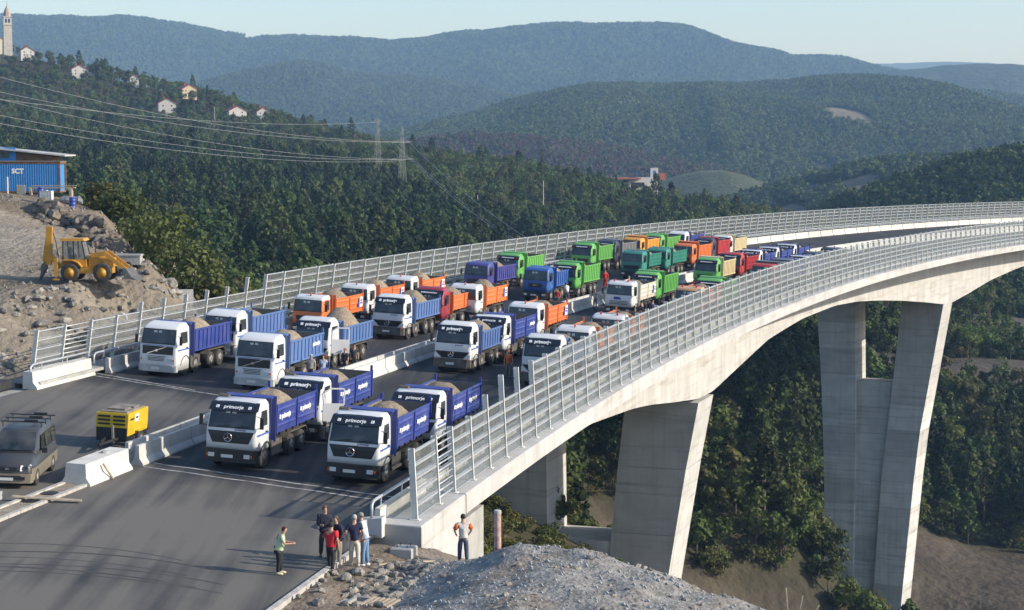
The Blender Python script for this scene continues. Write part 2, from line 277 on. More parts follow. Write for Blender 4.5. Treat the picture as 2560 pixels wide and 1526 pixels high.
RIDGES = {
'far_ridge': [(-1729.5, 5200, 348.5), (-1393.8, 5200, 344.1), (-1360.2, 5200, 344.1), (-1192.4, 5200, 338.5), (-1024.6, 5200, 333), (-912.8, 5200, 321.9), (-834.6, 5200, 307.5), (-767.5, 5200, 297.5), (-711.6, 5200, 285.3), (-661.1, 5200, 290.8), (-610.7, 5200, 290.8), (-521.1, 5200, 285.3), (-431.4, 5200, 285.3), (-353, 5200, 279.7), (-274.6, 5200, 274.1), (-218.6, 5200, 278.6), (-162.5, 5200, 288.6), (-50.4, 5200, 304.1), (61.6, 5200, 318.6), (173.6, 5200, 324.1), (285.6, 5200, 318.6), (420, 5200, 315.2), (464.9, 5200, 307.5), (498.6, 5200, 296.4), (566, 5200, 274.1), (678.5, 5200, 240.8), (734.8, 5200, 224.1), (790.9, 5200, 221.9), (847, 5200, 224.1), (891.9, 5200, 221.9), (925.8, 5200, 207.4), (993.6, 5200, 179.5), (1129.1, 5200, 134.9), (1299.1, 5200, 67.8), (1750.4, 5200, 23)],
'back_ridge': [(1018.5, 8500, 283.7), (1293.3, 8500, 320.2), (1494.7, 8500, 345.7), (1623, 8500, 347.5), (1751.4, 8500, 349.3), (1934.6, 8500, 356.6), (2118.1, 8500, 349.3), (2283.3, 8500, 342), (2852.5, 8500, 320.2)],
'right_ridge': [(703.2, 4200, 116.4), (757.3, 4200, 138.9), (802.4, 4200, 152.4), (847.5, 4200, 164.1), (910.9, 4200, 171.3), (956.1, 4200, 176.7), (1010.4, 4200, 179.4), (1064.8, 4200, 177.6), (1128.3, 4200, 175.8), (1409.2, 4200, 174.9)],
'right_low_ridge': [(645.4, 3300, 80.5), (695.1, 3300, 94.7), (752.2, 3300, 92.6), (823.5, 3300, 89.7), (887.9, 3300, 84.1), (1109.1, 3300, 77)],
'mid_spur': [(-729.2, 3900, 84), (-627.6, 3900, 120), (-576.8, 3900, 134.3), (-509.3, 3900, 151), (-458.6, 3900, 163.5), (-424.9, 3900, 167.7), (-382.9, 3900, 163.5), (-332.5, 3900, 146.8), (-273.6, 3900, 140.1), (-206.3, 3900, 138.4), (-155.8, 3900, 134.3), (-105.3, 3900, 124.2), (-54.8, 3900, 111.7), (12.6, 3900, 92.4), (130.8, 3900, 54.6)],
'mid_hill': [(-231, 2700, -4.1), (-143.2, 2700, 16.3), (-96.4, 2700, 30.9), (-26.3, 2700, 53), (20.4, 2700, 65.7), (61.3, 2700, 74.4), (102.1, 2700, 82), (148.7, 2700, 85.5), (207, 2700, 84.3), (265.4, 2700, 86), (323.7, 2700, 87.8), (381.9, 2700, 91.8), (416.9, 2700, 94.7), (457.7, 2700, 96.5), (492.6, 2700, 95.9), (527.7, 2700, 90.7), (557, 2700, 82), (586.4, 2700, 70.4), (615.9, 2700, 54.1), (645.5, 2700, 33.8), (687, 2700, 7.6), (728.5, 2700, -15.7), (793.6, 2700, -44.9)],
'low_spur': [(-111.8, 1750, 6.5), (-73.9, 1750, 13.3), (-54.9, 1750, 15.2), (-24.6, 1750, 16.7), (5.7, 1750, 14.8), (32.2, 1750, 11.8), (58.7, 1750, 9.5), (89.1, 1750, 5.8), (119.4, 1750, -0.3), (149.8, 1750, -7.9), (180.2, 1750, -13.2), (203.1, 1750, -20), (237.4, 1750, -35.1)],
'vine_hill': [(80.3, 1450, -26.5), (105.4, 1450, -20.2), (127.4, 1450, -13.3), (143.1, 1450, -9.9), (161.9, 1450, -9.5), (177.7, 1450, -13.3), (196.6, 1450, -19.6), (215.6, 1450, -28.1), (237.8, 1450, -39.1)],
'valley_spur': [(128.5, 1300, -36.3), (156.7, 1300, -27.8), (179.2, 1300, -21.6), (207.3, 1300, -13.7), (235.4, 1300, -6.7), (263.5, 1300, -3), (297.2, 1300, -0.2), (331, 1300, 1.7), (381.7, 1300, 3.1)],
'dark_hill': [(131, 820, -21.7), (141.6, 820, -17.3), (148.7, 820, -13.7), (159.3, 820, -10.1), (169.9, 820, -6.2), (180.5, 820, -2.7), (191.1, 820, 0.9), (201.7, 820, 3.7), (210.6, 820, 5.5), (221.2, 820, 6.9), (240.7, 820, 9), (267.3, 820, 10.1)],

}
valley_pts = VAL + [(-600, 1150, 95), (-600, 700, 40), (-330, 900, 25), (-250, 400, 0), (-150, 250, -4), (-90, 230, -2), (-400, 1400, 40), (-200, 1400, 0), (0, 1200, -40), (150, 1000, -60), (300, 700, -50), (300, 400, -50), (200, 250, -60), (120, 200, -58), (70, 260, -70), (50, 215, -60), (55, 285, -69), (62, 290, -70), (48, 278, -66), (70, 298, -70), (58, 268, -69), (60, 150, -50), (40, 100, -25), (20, 85, -12), (-60, 170, -2), (-70, 120, -2), (-15, 140, -12), (-20, 110, -8), (-20, 250, -20), (0, 320, -24), (30, 450, -30), (110, 40, -40), (-60, 40, -12), (0, 40, -8)]
F_val = RBF(valley_pts)
def valley_z(x, y, clip=True):
    x = np.asarray(x, float); y = np.asarray(y, float)
    z = F_val(x, y)+fbm(x/60, y/60, 4, 3)*2.2
    if clip:
        s, t = st(x, y); s = s.reshape(x.shape); t = t.reshape(x.shape)
        dz = G1*s+G2/2*s*s+ES*np.clip(t, 0, 31.4)-0.4
        near = (t > -9) & (t < 41) & (s > -90) & (s < 400)
        z = np.where(near, np.minimum(z, dz-3.5), z)
        z = np.where((s < 24) & (t > -12) & (y < 125), np.minimum(z, dz-4.5), z)
    return z
xs = np.linspace(-620, 420, 190); ys = np.concatenate([np.linspace(20, 420, 110), np.linspace(426, 1500, 130)])
X, Y = np.meshgrid(xs, ys); Z = valley_z(X, Y)
M_valley = attr_mat('valley_floor', ((0.026, 0.029, 0.015), (0.072, 0.064, 0.036)), ((0.05, 0.042, 0.033), (0.105, 0.088, 0.068)), 0.09, bump=0.7, bscale=0.5, dist=1.2)
def bare_of(x, y):
    b = np.zeros_like(x)
    n_ = fbm(x/14, y/14, 4, 9)*7
    b = np.maximum(b, np.clip((260+n_*1.2-y)/6, 0, 1)*((x > 8) & (x < 53)))
    b = np.maximum(b, np.clip((352+n_*1.2-y)/6, 0, 1)*np.clip((x-58)/5, 0, 1))
    b = np.maximum(b, np.clip((y-450)/3, 0, 1)*np.clip((482-y)/4, 0, 1)*(x > 85))
    b = np.maximum(b, np.clip((y-534)/4, 0, 1)*np.clip((585+n_-y)/4, 0, 1)*(x > 100))
    return b
me = grid_mesh('valley_terrain', X, Y, Z, M_valley); set_attr(me, 'bare', bare_of(X, Y))
obj('valley_terrain', me, kind='structure')
# the ground sheet under everything, out to the horizon
a = np.linspace(-9400, 9400, 41); X, Y = np.meshgrid(a, a)
obj('ground', grid_mesh('ground', X, Y, np.full_like(X, -78.0)+fbm(X/900, Y/900, 3, 5)*4, mat('far_fields', (0.05, 0.07, 0.03), 0.95, scale=0.004, col2=(0.12, 0.12, 0.06))), kind='structure')

def hill_mat(name, a, b, scale, bscale, dist, bare=((0.13, 0.11, 0.075), (0.2, 0.17, 0.12))):
    return attr_mat(name, (a, b), bare, scale, bump=1.0, bscale=bscale, dist=dist)
HILLM0 = None
HILLM = {'far_ridge': hill_mat('far_woodland', (0.022, 0.036, 0.016), (0.052, 0.068, 0.030), 0.012, 0.06, 12),
         'mid_hill': hill_mat('hill_woodland', (0.024, 0.040, 0.016), (0.060, 0.078, 0.030), 0.018, 0.10, 7),
         'low_spur': hill_mat('scorched_woodland', (0.05, 0.038, 0.03), (0.085, 0.06, 0.045), 0.05, 0.15, 4),
         'vine_hill': hill_mat('terraced_vineyard', (0.032, 0.05, 0.022), (0.065, 0.08, 0.036), 0.08, 0.3, 2),
         'dark_hill': hill_mat('pine_hill_floor', (0.015, 0.025, 0.012), (0.03, 0.04, 0.02), 0.1, 0.3, 2)}
HP = {  # name: (front length, base z, back length, spur amplitude, spur wavelength, columns, rows, crest roughness)
 'far_ridge': (1500, -40, 900, 44, 420, 360, 90, 3.0), 'back_ridge': (1500, 20, 800, 20, 500, 120, 30, 3.0), 'right_ridge': (800, -30, 500, 12, 250, 160, 50, 2.5),
 'right_low_ridge': (500, -40, 300, 9, 180, 140, 50, 2.5), 'mid_spur': (1000, -30, 600, 16, 230, 200, 70, 2.5), 'mid_hill': (1050, -60, 700, 20, 190, 220, 100, 2.0),
 'low_spur': (330, -50, 250, 5, 90, 130, 40, 2.0), 'vine_hill': (260, -60, 200, 2, 120, 100, 60, 1.0), 'valley_spur': (280, -70, 250, 5, 80, 140, 40, 1.5), 'dark_hill': (330, -70, 260, 4, 60, 140, 60, 0.8)}
HGRID = {}
for k_i, (name, crest) in enumerate(RIDGES.items()):
    Lf, zb, Lb, amp, wl, nc, nr, cr = HP[name]
    c = np.array(crest); xx = np.linspace(c[0, 0], c[-1, 0], nc); zc = np.interp(xx, c[:, 0], c[:, 2]); y0 = c[0, 1]
    ker = np.array([1, 2, 3, 2, 1.]); ker /= ker.sum(); zc = np.convolve(np.pad(zc, 2, mode='edge'), ker, 'valid')
    zc = zc+fbm(xx/35+k_i*17, xx*0+k_i, 4, 21)*cr
    k = np.concatenate([np.linspace(1, 0, nr), -np.linspace(0, 1, nr//3)[1:]])
    XX, KK = np.meshgrid(xx, k); ZC = np.broadcast_to(zc, XX.shape)
    YY = y0-np.where(KK > 0, KK*Lf, KK*Lb)+fbm(XX/wl/3, KK*0+k_i*3, 2, 31)*Lf*0.12*np.sin(np.pi*np.clip(KK, 0, 1))
    prof = np.where(KK > 0, 0.30*KK+0.70*KK**1.6, KK*KK)
    ZZ = ZC-(ZC-zb)*prof
    sp = 1-np.abs(fbm(XX/wl+0.35*KK+k_i*5, KK*2.0, 3, 41))*2
    ZZ = ZZ+amp*sp*np.sin(np.pi*np.clip(KK, 0, 1))**0.8+fbm(XX/40, YY/40, 3, 51)*cr*0.7*(np.abs(KK) > 0.02)
    bare = np.zeros_like(XX)
    if name == 'far_ridge': bare = np.clip((fbm(XX/150, YY/260, 3, 61)-0.32)*6, 0, 0.8)*np.clip(1.2-KK*2.2, 0, 1)*(XX < -300)+0.5*np.clip((fbm(XX/60, YY/60, 3, 63)-0.55)*8, 0, 1)
    if name == 'mid_hill':
        u = (XX-379)/30+fbm(XX/20, YY/40, 2, 4)*.35; w = (KK-0.50)/0.07
        bare = np.clip((1-u*u-w*w)*4, 0, 1)+0.4*np.clip((fbm(XX/50, YY/70, 3, 65)-0.5)*8, 0, 1)
    if name == 'vine_hill': bare = np.clip(np.sin(KK*150)*3, 0, 1)*0.3+0.5*np.clip(1-np.abs(KK-.02)*30, 0, 1)
    if name == 'valley_spur': bare = np.clip((fbm(XX/25, YY/40, 3, 67)-0.15)*5, 0, 0.8)
    m = HILLM.get(name) or HILLM['mid_hill' if name in ('valley_spur', 'right_low_ridge') else 'far_ridge']
    me = grid_mesh('hill', XX, YY, ZZ, m); set_attr(me, 'bare', bare)
    obj('hill_'+name if not name.endswith('hill') else name, me, kind='structure'); HGRID[name] = (XX, YY, ZZ, KK, bare)

# ------------------------------------------------------------------ haze: even pale air round the camera and the whole scene
hz = bpy.data.materials.new('haze_air'); hz.use_nodes = True; n = hz.node_tree.nodes; n.clear()
pv = n.new('ShaderNodeVolumePrincipled'); mo = n.new('ShaderNodeOutputMaterial'); hz.node_tree.links.new(pv.outputs[0], mo.inputs['Volume'])
pv.inputs['Color'].default_value = (0.34, 0.60, 1.0, 1); pv.inputs['Density'].default_value = 0.000122; pv.inputs['Absorption Color'].default_value = (1, 1, 1, 1); pv.inputs['Anisotropy'].default_value = 0.0
obj('haze', MB().box(-9600, 9600, -9600, 9600, -90, 372).mesh('haze', hz), kind='stuff')

# ------------------------------------------------------------------ trees
PINE_L = [leaf_mat('pine_needles', (0.046, 0.071, 0.020), 0.6)]
BROAD_L = [leaf_mat('broad_leaves', (0.074, 0.108, 0.027), 0.5), leaf_mat('yellowing_leaves', (0.092, 0.096, 0.028), 0.35), leaf_mat('shrub_leaves', (0.075, 0.095, 0.028), 0.35)]
M_bark = mat('bark', (0.10, 0.075, 0.06), 0.9, var=0.3, scale=3); M_pinebark = mat('pine_bark', (0.17, 0.12, 0.10), 0.9, var=0.3, scale=2)
def leaf_cloud(cl, m, seed, per, size):
    """cl: clump list (x,y,z,rx,rz); many small leaf faces over the clumps' volume"""
    g = np.random.default_rng(seed); V = []; Fc = []
    for (cx, cy, cz, rx, rz) in cl:
        d = g.normal(size=(per, 3)); d /= np.linalg.norm(d, axis=1)[:, None]; rad = g.uniform(0.55, 1.05, per)[:, None]
        p = d*rad*np.array([rx, rx, rz])+np.array([cx, cy, cz])
        nrm = d+g.normal(size=(per, 3))*0.55; nrm[:, 2] += 0.35; nrm /= np.linalg.norm(nrm, axis=1)[:, None]
        a = np.cross(nrm, g.normal(size=(per, 3))); a /= np.linalg.norm(a, axis=1)[:, None]; b = np.cross(nrm, a)
        sz = (size*g.uniform(0.6, 1.25, per))[:, None]
        q = np.stack([p-a*sz-b*sz*.6, p+a*sz-b*sz*.75, p+a*sz*.8+b*sz*.7, p-a*sz*.7+b*sz*.6], 1)
        o = len(V)*1; V.append(q.reshape(-1, 3))
    V = np.concatenate(V); n_ = len(V)//4; Fc = np.arange(n_*4).reshape(-1, 4)
    me = bpy.data.meshes.new('crown'); me.from_pydata(V.tolist(), [], Fc.tolist()); me.materials.append(m); me.update(); return me
def pine_mesh(seed, h=11., r=2.3, base=0.38, per=16, size=0.34, m=None):
    g = random.Random(seed); cl = []
    n_ = 30
    for i in range(n_):
        u = i/(n_-1); z = h*(base+(1-base)*u*0.96); rr = r*(1-u**3.2)**0.8*(0.62+0.38*min(1, u*4+.3))*g.uniform(.65, 1.12); an = i*2.4+g.uniform(-.5, .5)
        cl.append((math.cos(an)*rr*.72, math.sin(an)*rr*.72, z+g.uniform(-.2, .2), 0.42*r*(1-u*.30), 0.28*r*(1-u*.15)))
    cl.append((0, 0, h*.97, .55, .5))
    tr = MB().tube([(0, 0, -0.6), (g.uniform(-.1, .1), 0, h*.4), (0, g.uniform(-.1, .1), h*.93)], [0.17, 0.13, 0.04], 6)
    for i in range(5): z = h*g.uniform(.3, .8); an = g.uniform(0, 6.28); tr.tube([(0, 0, z), (math.cos(an)*r*.7, math.sin(an)*r*.7, z+.3)], [.05, .02], 4)
    return leaf_cloud(cl, m or PINE_L[0], seed, per, size), tr.mesh('trunk', M_pinebark)
def broad_mesh(seed, h=8., r=2.8, per=34, size=0.30, ncl=15, m=None, base=0.25):
    g = random.Random(seed); cl = []
    for i in range(ncl):
        u = g.uniform(0, 1); an = g.uniform(0, 6.28); z = h*(base+.12+(1-base-.2)*u); rr = r*math.sqrt(max(0.05, 1-(1.7*u-.75)**2))*g.uniform(.3, .78)
        cl.append((math.cos(an)*rr, math.sin(an)*rr, z, r*g.uniform(.3, .5), r*g.uniform(.26, .42)))
    tr = MB().tube([(0, 0, -0.6), (.1, 0, h*.3), (0, .1, h*.6)], [0.2, 0.16, 0.07], 6)
    for c in cl[:7]: tr.tube([(0, 0, h*.25), (c[0]*.5, c[1]*.5, (c[2]+h*.3)/2), (c[0], c[1], c[2])], [.09, .06, .025], 5)
    return leaf_cloud(cl, m or BROAD_L[0], seed, per, size), tr.mesh('trunk', M_bark)
PINES = [pine_mesh(100+i, h=10.5+i*.5, r=2.0+.22*(i % 3), base=(0.25, 0.38, 0.5)[i % 3]) for i in range(6)]
BROADS = [broad_mesh(200+i, h=7.2+.5*i, r=2.5+.25*(i % 3), m=BROAD_L[(0, 0, 1, 0, 2, 0)[i]]) for i in range(6)]
SCORCH = leaf_mat('scorched_leaves', (0.085, 0.055, 0.040), 0.25)
FARS = [leaf_cloud([(0, 0, 4.0, 2.6, 3.2), (1.2, .5, 5.2, 1.8, 2.2), (-1, -.6, 3, 1.9, 2.2)], [BROAD_L[0], PINE_L[0], BROAD_L[2], SCORCH][i], 300+i, 16, 0.95) for i in range(4)]
def make_tree(name, meshes, x, y, z, sc, rot, label, cat, group):
    r = empty(name, T(x, y, z) @ RZ(rot) @ Matrix.Scale(sc, 4), label, cat, group)
    obj('crown', meshes[0], r); obj('trunk', meshes[1], r); return r
PROTO = bpy.data.collections.new('tree_shapes')
def proto(meshes):
    c = bpy.data.collections.new('shapes')
    for i, ms in enumerate(meshes):
        b = ms if isinstance(ms, bpy.types.Mesh) else None
        if b is None:      # crown and trunk merged into one mesh for the massed trees
            V = []; Fs = []; mi = []; o_ = 0
            for q, m_ in enumerate(ms):
                V += [tuple(v.co) for v in m_.vertices]; Fs += [[k+o_ for k in p.vertices] for p in m_.polygons]; mi += [q]*len(m_.polygons); o_ = len(V)
            b = bpy.data.meshes.new('tree_shape'); b.from_pydata(V, [], Fs)
            for m_ in ms: b.materials.append(m_.materials[0])
            b.polygons.foreach_set('material_index', mi); b.update()
        c.objects.link(bpy.data.objects.new('%02d_tree_shape' % i, b))
    return c
DEFER = []
def scatter(name, pts, scl, idx, coll, label, cat):
    """one mass of trees: instances on points"""
    me = bpy.data.meshes.new(name); me.from_pydata([tuple(p) for p in pts], [], [])
    set_attr(me, 'scl', scl); set_attr(me, 'rot', rng.uniform(0, 6.28, len(pts)))
    a_ = me.attributes.new('idx', 'INT', 'POINT'); a_.data.foreach_set('value', np.asarray(idx, dtype=np.int32))
    ng = bpy.data.node_groups.new(name, 'GeometryNodeTree'); ng.interface.new_socket('Geometry', in_out='INPUT', socket_type='NodeSocketGeometry'); ng.interface.new_socket('Geometry', in_out='OUTPUT', socket_type='NodeSocketGeometry')
    n = ng.nodes; l = ng.links; gi = n.new('NodeGroupInput'); go = n.new('NodeGroupOutput'); ip = n.new('GeometryNodeInstanceOnPoints'); ci = n.new('GeometryNodeCollectionInfo')
    ci.inputs['Collection'].default_value = coll; ci.inputs['Separate Children'].default_value = True; ci.inputs['Reset Children'].default_value = True
    def na(nm, ty):
        x = n.new('GeometryNodeInputNamedAttribute'); x.data_type = ty; x.inputs['Name'].default_value = nm; return x.outputs['Attribute']
    cx = n.new('ShaderNodeCombineXYZ'); l.new(na('rot', 'FLOAT'), cx.inputs['Z'])
    e2 = n.new('FunctionNodeEulerToRotation'); l.new(cx.outputs[0], e2.inputs[0])
    l.new(gi.outputs[0], ip.inputs['Points']); l.new(ci.outputs[0], ip.inputs['Instance']); ip.inputs['Pick Instance'].default_value = True
    l.new(na('idx', 'INT'), ip.inputs['Instance Index']); l.new(e2.outputs[0], ip.inputs['Rotation']); l.new(na('scl', 'FLOAT'), ip.inputs['Scale']); l.new(ip.outputs[0], go.inputs[0])
    o = obj(name, me, kind='stuff', label=label, cat=cat); DEFER.append((o, ng))
    return o
def project(x, y, z):   # to pixels of the 1024-wide frame, only to judge which trees show largest
    p = R(5.034); c_, s_ = math.cos(p), math.sin(p); zz = z-CAM_Z; d = y*c_-zz*s_; u = y*s_+zz*c_
    return 512+1892.2*x/d, 305-1892.2*u/d, d
HOUSE_SPOTS = [(-304, 1150, 16), (-190, 1050, 13), (-152, 1050, 12), (-140, 1062, 12), (-186, 1085, 12), (-254, 1115, 14), (-218, 1095, 9), (58, 822, 11), (-291, 1140, 12), (-80, 985, 8), (-49, 900, 4), (-40, 800, 4)]
gy = []; yy = 205.
px_, py_ = [], []
while yy < 1165:
    sp = 4.6+max(0, yy-500)*0.0022; w_ = 0.29*yy+45
    n_ = int(2*w_/sp); xx = -w_+(np.arange(n_)+rng.uniform(-.42, .42, n_)+.5)*sp
    px_.append(xx); py_.append(yy+rng.uniform(-.45, .45, n_)*sp); yy += sp
px_ = np.concatenate(px_); py_ = np.concatenate(py_)
pz_ = valley_z(px_, py_)
S_, T_ = st(px_, py_); dzk = G1*S_+G2/2*S_*S_+ES*np.clip(T_, 0, 31)-0.4
ok = bare_of(px_, py_) < 0.35
ok &= ~((T_ > -4) & (T_ < 36) & (pz_+12 > dzk-6) & (S_ < 390))
ok &= ~((np.abs(T_-15.7) < 15) & ((np.abs(S_-90.5) < 7) | (np.abs(S_-217.5) < 8)))
for hx, hy, hr in HOUSE_SPOTS: ok &= ((px_-hx)**2+((py_-hy)*0.8)**2 > (hr*.55)**2) & ~((np.abs(px_-hx) < hr*.5) & (py_ < hy) & (py_ > hy-hr*1.3))
ok &= vnoise(px_/13, py_/13, 77) > 0.12
px_, py_, pz_, S_, T_ = px_[ok], py_[ok], pz_[ok], S_[ok], T_[ok]
left = (T_ > 20)
pine_p = np.where(left & (px_ < -34+(700-py_)*.414), 0.93, 0.02); pine_p = np.where(left & (py_ > 790), 0.06, pine_p)
pine_p = np.where(left & (py_ > 850), 0.02, pine_p)
pine_p = np.where(~left, np.where(vnoise(px_/40, py_/40, 5) > .5, 0.75, 0.15), pine_p)
pine_p = np.where(left & (py_ < 720) & (vnoise(px_/38+3, py_/55, 15) > .64), 0.12, pine_p)
isp = rng.uniform(0, 1, len(px_)) < pine_p
scl_ = np.where(isp, rng.uniform(.60, 1.22, len(px_)), rng.uniform(.6, 1.1, len(px_))*np.where(py_ > 800, 0.9, 1.0)); ih = rng.integers(0, 6, len(px_))
u_, v_, d_ = project(px_, py_, pz_+6*scl_)
fence_v = np.interp(u_, [0, 150, 260, 560, 760, 1024], [400, 345, 275, 235, 212, 200]); soff_v = np.interp(u_, [480, 560, 690, 760, 830, 930, 1024], [560, 450, 400, 335, 302, 305, 240])
show = (u_ > -4) & (u_ < 1030) & (((v_ < fence_v-3) & (v_ > 20)) | ((v_ > soff_v+3) & (v_ < 615) & (u_ > 560)))
order = np.argsort(d_+np.where(show, 0, 1e6))
single = np.zeros(len(px_), bool); cnt = {True: 0, False: 0}
for i in order:
    if not show[i]: break
    k = bool(isp[i])
    if cnt[k] < 230: cnt[k] += 1; single[i] = True
    if cnt[True] >= 230 and cnt[False] >= 230: break
for i in np.nonzero(single)[0]:
    if isp[i]:
        make_tree('pine_tree', PINES[ih[i]], px_[i], py_[i], pz_[i], scl_[i], rng.uniform(0, 6.28), 'dark green pine tree standing in the pinewood below the viaduct', 'tree', 'pines of the wood beside the viaduct')
    else:
        make_tree('broadleaf_tree', BROADS[ih[i]], px_[i], py_[i], pz_[i], scl_[i], rng.uniform(0, 6.28), 'mid green broadleaf tree growing on the valley slope by the viaduct', 'tree', 'broadleaf trees of the valley slope')
# low undergrowth closing the foot of the woods
SHRUBS = [broad_mesh(260+i, 2.6+.4*i, 1.7+.2*i, 26, 0.2, 10, BROAD_L[(0, 2, 1)[i]], base=.02) for i in range(3)]
un = 9000; uy = np.sqrt(rng.uniform(176**2, 520**2, un)); ux = rng.uniform(-.29, .29, un)*uy; uz = valley_z(ux, uy); us, ut = st(ux, uy)
uo = (bare_of(ux, uy) < 0.45) & ~((us < 30) & (ut > -3) & (ut < 60)) & ~((np.abs(ut-15.7) < 12) & ((np.abs(us-90.5) < 5) | (np.abs(us-217.5) < 6))) & ~((ut > 30) & (us < 60)) & ((ut < 25) | (uy > 230))
rest = ~single
CP, CB, CF = proto(PINES), proto(BROADS), proto(FARS)
scatter('undergrowth', np.stack([ux[uo], uy[uo], uz[uo]], 1), rng.uniform(.5, 1.1, int(uo.sum())), rng.integers(0, 3, int(uo.sum())), proto(SHRUBS), 'low undergrowth filling the ground beneath the valley trees', 'undergrowth')
k = rest & isp; scatter('pinewood', np.stack([px_[k], py_[k], pz_[k]], 1), scl_[k], ih[k], CP, 'dark green pinewood covering the slope behind the far fence', 'forest')
k = rest & ~isp; scatter('broadleaf_wood', np.stack([px_[k], py_[k], pz_[k]], 1), scl_[k], ih[k], CB, 'lighter green broadleaf wood below the hilltop houses and in the valley', 'forest')
def hill_scatter(name, hill, n, smin, smax, w, label):
    XX, YY, ZZ, KK, bare = HGRID[hill]; ny, nx = XX.shape
    i = rng.uniform(0, ny-1.001, n); j = rng.uniform(0, nx-1.001, n); a = i.astype(int); b = j.astype(int); fi = i-a; fj = j-b
    def g(A): return (A[a, b]*(1-fi)+A[a+1, b]*fi)*(1-fj)+(A[a, b+1]*(1-fi)+A[a+1, b+1]*fi)*fj
    p = np.stack([g(XX), g(YY), g(ZZ)], 1); kk = g(KK); bb = g(bare)
    q = (bb < 0.3) & (kk > -0.12) & (kk < 0.9) & (np.abs(p[:, 0]/p[:, 1]) < 0.285); p = p[q]
    scatter(name, p, rng.uniform(smin, smax, len(p)), rng.choice(4, len(p), p=w if len(w) == 4 else list(w)+[0]), CF, label, 'forest')
hill_scatter('hill_forest', 'mid_hill', 76000, 0.6, 1.15, [.5, .25, .25], 'hazy blue green forest covering the big rounded hill with the clearing')
hill_scatter('spur_forest', 'mid_spur', 26000, 0.7, 1.3, [.6, .3, .1], 'hazy blue forest covering the low spur below the skyline ridge')
hill_scatter('dark_pine_forest', 'dark_hill', 16000, 0.55, 0.95, [.1, .85, .05], 'dark pine forest on the hill above the far bend of the viaduct')
hill_scatter('valley_spur_wood', 'valley_spur', 9000, 0.6, 1.1, [.4, .5, .1], 'sparse wood on the low spur behind the broadleaf belt')
hill_scatter('low_spur_wood', 'low_spur', 5000, 0.5, 0.9, [.08, .12, .1, .7], 'thin brownish wood on the scorched low spur')
hill_scatter('right_ridge_forest', 'right_low_ridge', 12000, 0.9, 1.6, [.5, .4, .1], 'hazy dark forest on the low ridge below the back skyline')
hill_scatter('skyline_forest', 'far_ridge', 90000, 0.9, 1.6, [.5, .4, .1], 'blue hazed forest covering the long skyline ridge')

# ------------------------------------------------------------------ near ground: terrace of the building site (far side) and the roadside mound (near side)
M_site = attr_mat('site_earth', ((0.125, 0.10, 0.068), (0.235, 0.195, 0.145)), ((0.19, 0.165, 0.135), (0.27, 0.24, 0.195)), 0.35, bump=0.9, bscale=2.2, dist=0.35)
def deckz(s, t): return G1*s+G2/2*s*s+ES*t-0.4
ter = TERR + [tuple(deck(s, t, hh)) for s, t, hh in [(5, 33, -.3), (15, 33, -.2), (25, 33, 0), (35, 33.5, -0.2), (45, 34, -1.0), (60, 35, -3.0), (75, 36, -6), (5, 40, 1.5), (-10, 34, -.3), (-10, 45, 2), (-25, 40, 0), (50, 40, 1.0), (62, 42, -1.5), (-30, 60, 4)]] + [(-44, 205, 2), (-60, 210, 5), (-30, 195, -2), (-24, 180, -4), (-18, 165, -7), (-80, 180, 12), (-80, 130, 8), (-70, 105, 5), (-34, 185, 5.5), (-28, 170, 1.5), (-26, 160, 2.0), (-28.8, 155, 2.6), (-25.6, 148, 1.8), (-22.4, 142, 0.8), (-20.4, 138, 0.0), (-31.5, 163, 3.8), (-19, 132, -0.5)]
F_ter = RBF(ter)
def terrace_z(x, y):
    x = np.asarray(x, float); y = np.asarray(y, float); z = F_ter(x, y)
    s, t = st(x, y); s = s.reshape(x.shape); t = t.reshape(x.shape); dz = deckz(s, np.clip(t, 0, 31.4))
    rough = np.clip((t-32)/3, 0, 1)
    band = np.clip((t-32.5)/1.5, 0, 1)*np.clip((41-t)/3, 0, 1)*np.clip((48-s)/8, 0, 1)       # riprap zone under the terrace edge
    cl = np.clip(1-((x+36)/4.0)**2-((y-156)/4)**2, 0, 1)                                     # little rock face by the drums
    stp = np.clip((x+43)/4, 0, 1)*np.clip((-30-x)/3, 0, 1)*np.clip((y-147)/4, 0, 1)*np.clip((166-y)/5, 0, 1); ln = 156.3-(x+36)*.75; z = z-stp*0.9*np.clip((ln-y)/1.2+.5, 0, 1)+stp*.35*np.clip((y-ln)/1.2+.5, 0, 1)
    z = z+rough*(fbm(x/2.2, y/2.2, 4, 71)*0.2+band*fbm(x/0.9, y/0.9, 3, 72)*0.55+cl*fbm(x/0.8, y/0.8, 3, 73)*0.9)
    pit = np.exp(-(((x+26.6)/1.9)**2+((y-124.6)/1.5)**2)); z = z-pit*0.9*rough
    hp = np.exp(-(((x+30.5)/3.0)**2+((y-123.0)/1.6)**2)); z = z+hp*0.55*rough*(0.8+0.4*fbm(x/.8, y/.8, 3, 74))
    rp = np.exp(-(((x+25.6)/1.6)**2+((y-133.5)/2.2)**2)); z = z+rp*1.3
    return np.where(t < 32.2, np.minimum(z, dz-1.4), z)
xs = np.arange(-76, -12, 0.55); ys = np.arange(60, 206, 0.6); X, Y = np.meshgrid(xs, ys); Z = terrace_z(X, Y)
S_, T_ = st(X, Y); T_ = T_.reshape(X.shape)
me = grid_mesh('site_terrace', X, Y, Z, M_site, mask=(T_ > 30.5)); set_attr(me, 'bare', np.clip(fbm(X/9, Y/9, 3, 81)*2+.5, 0, 1)*np.clip((138-Y)/8, 0, 1)*0.6+np.clip((-33-X)/3, 0, 1)*np.clip((Y-129)/5, 0, 1)*np.clip((160-Y)/8, 0, 1))
terrace = obj('site_terrace', me, kind='structure')

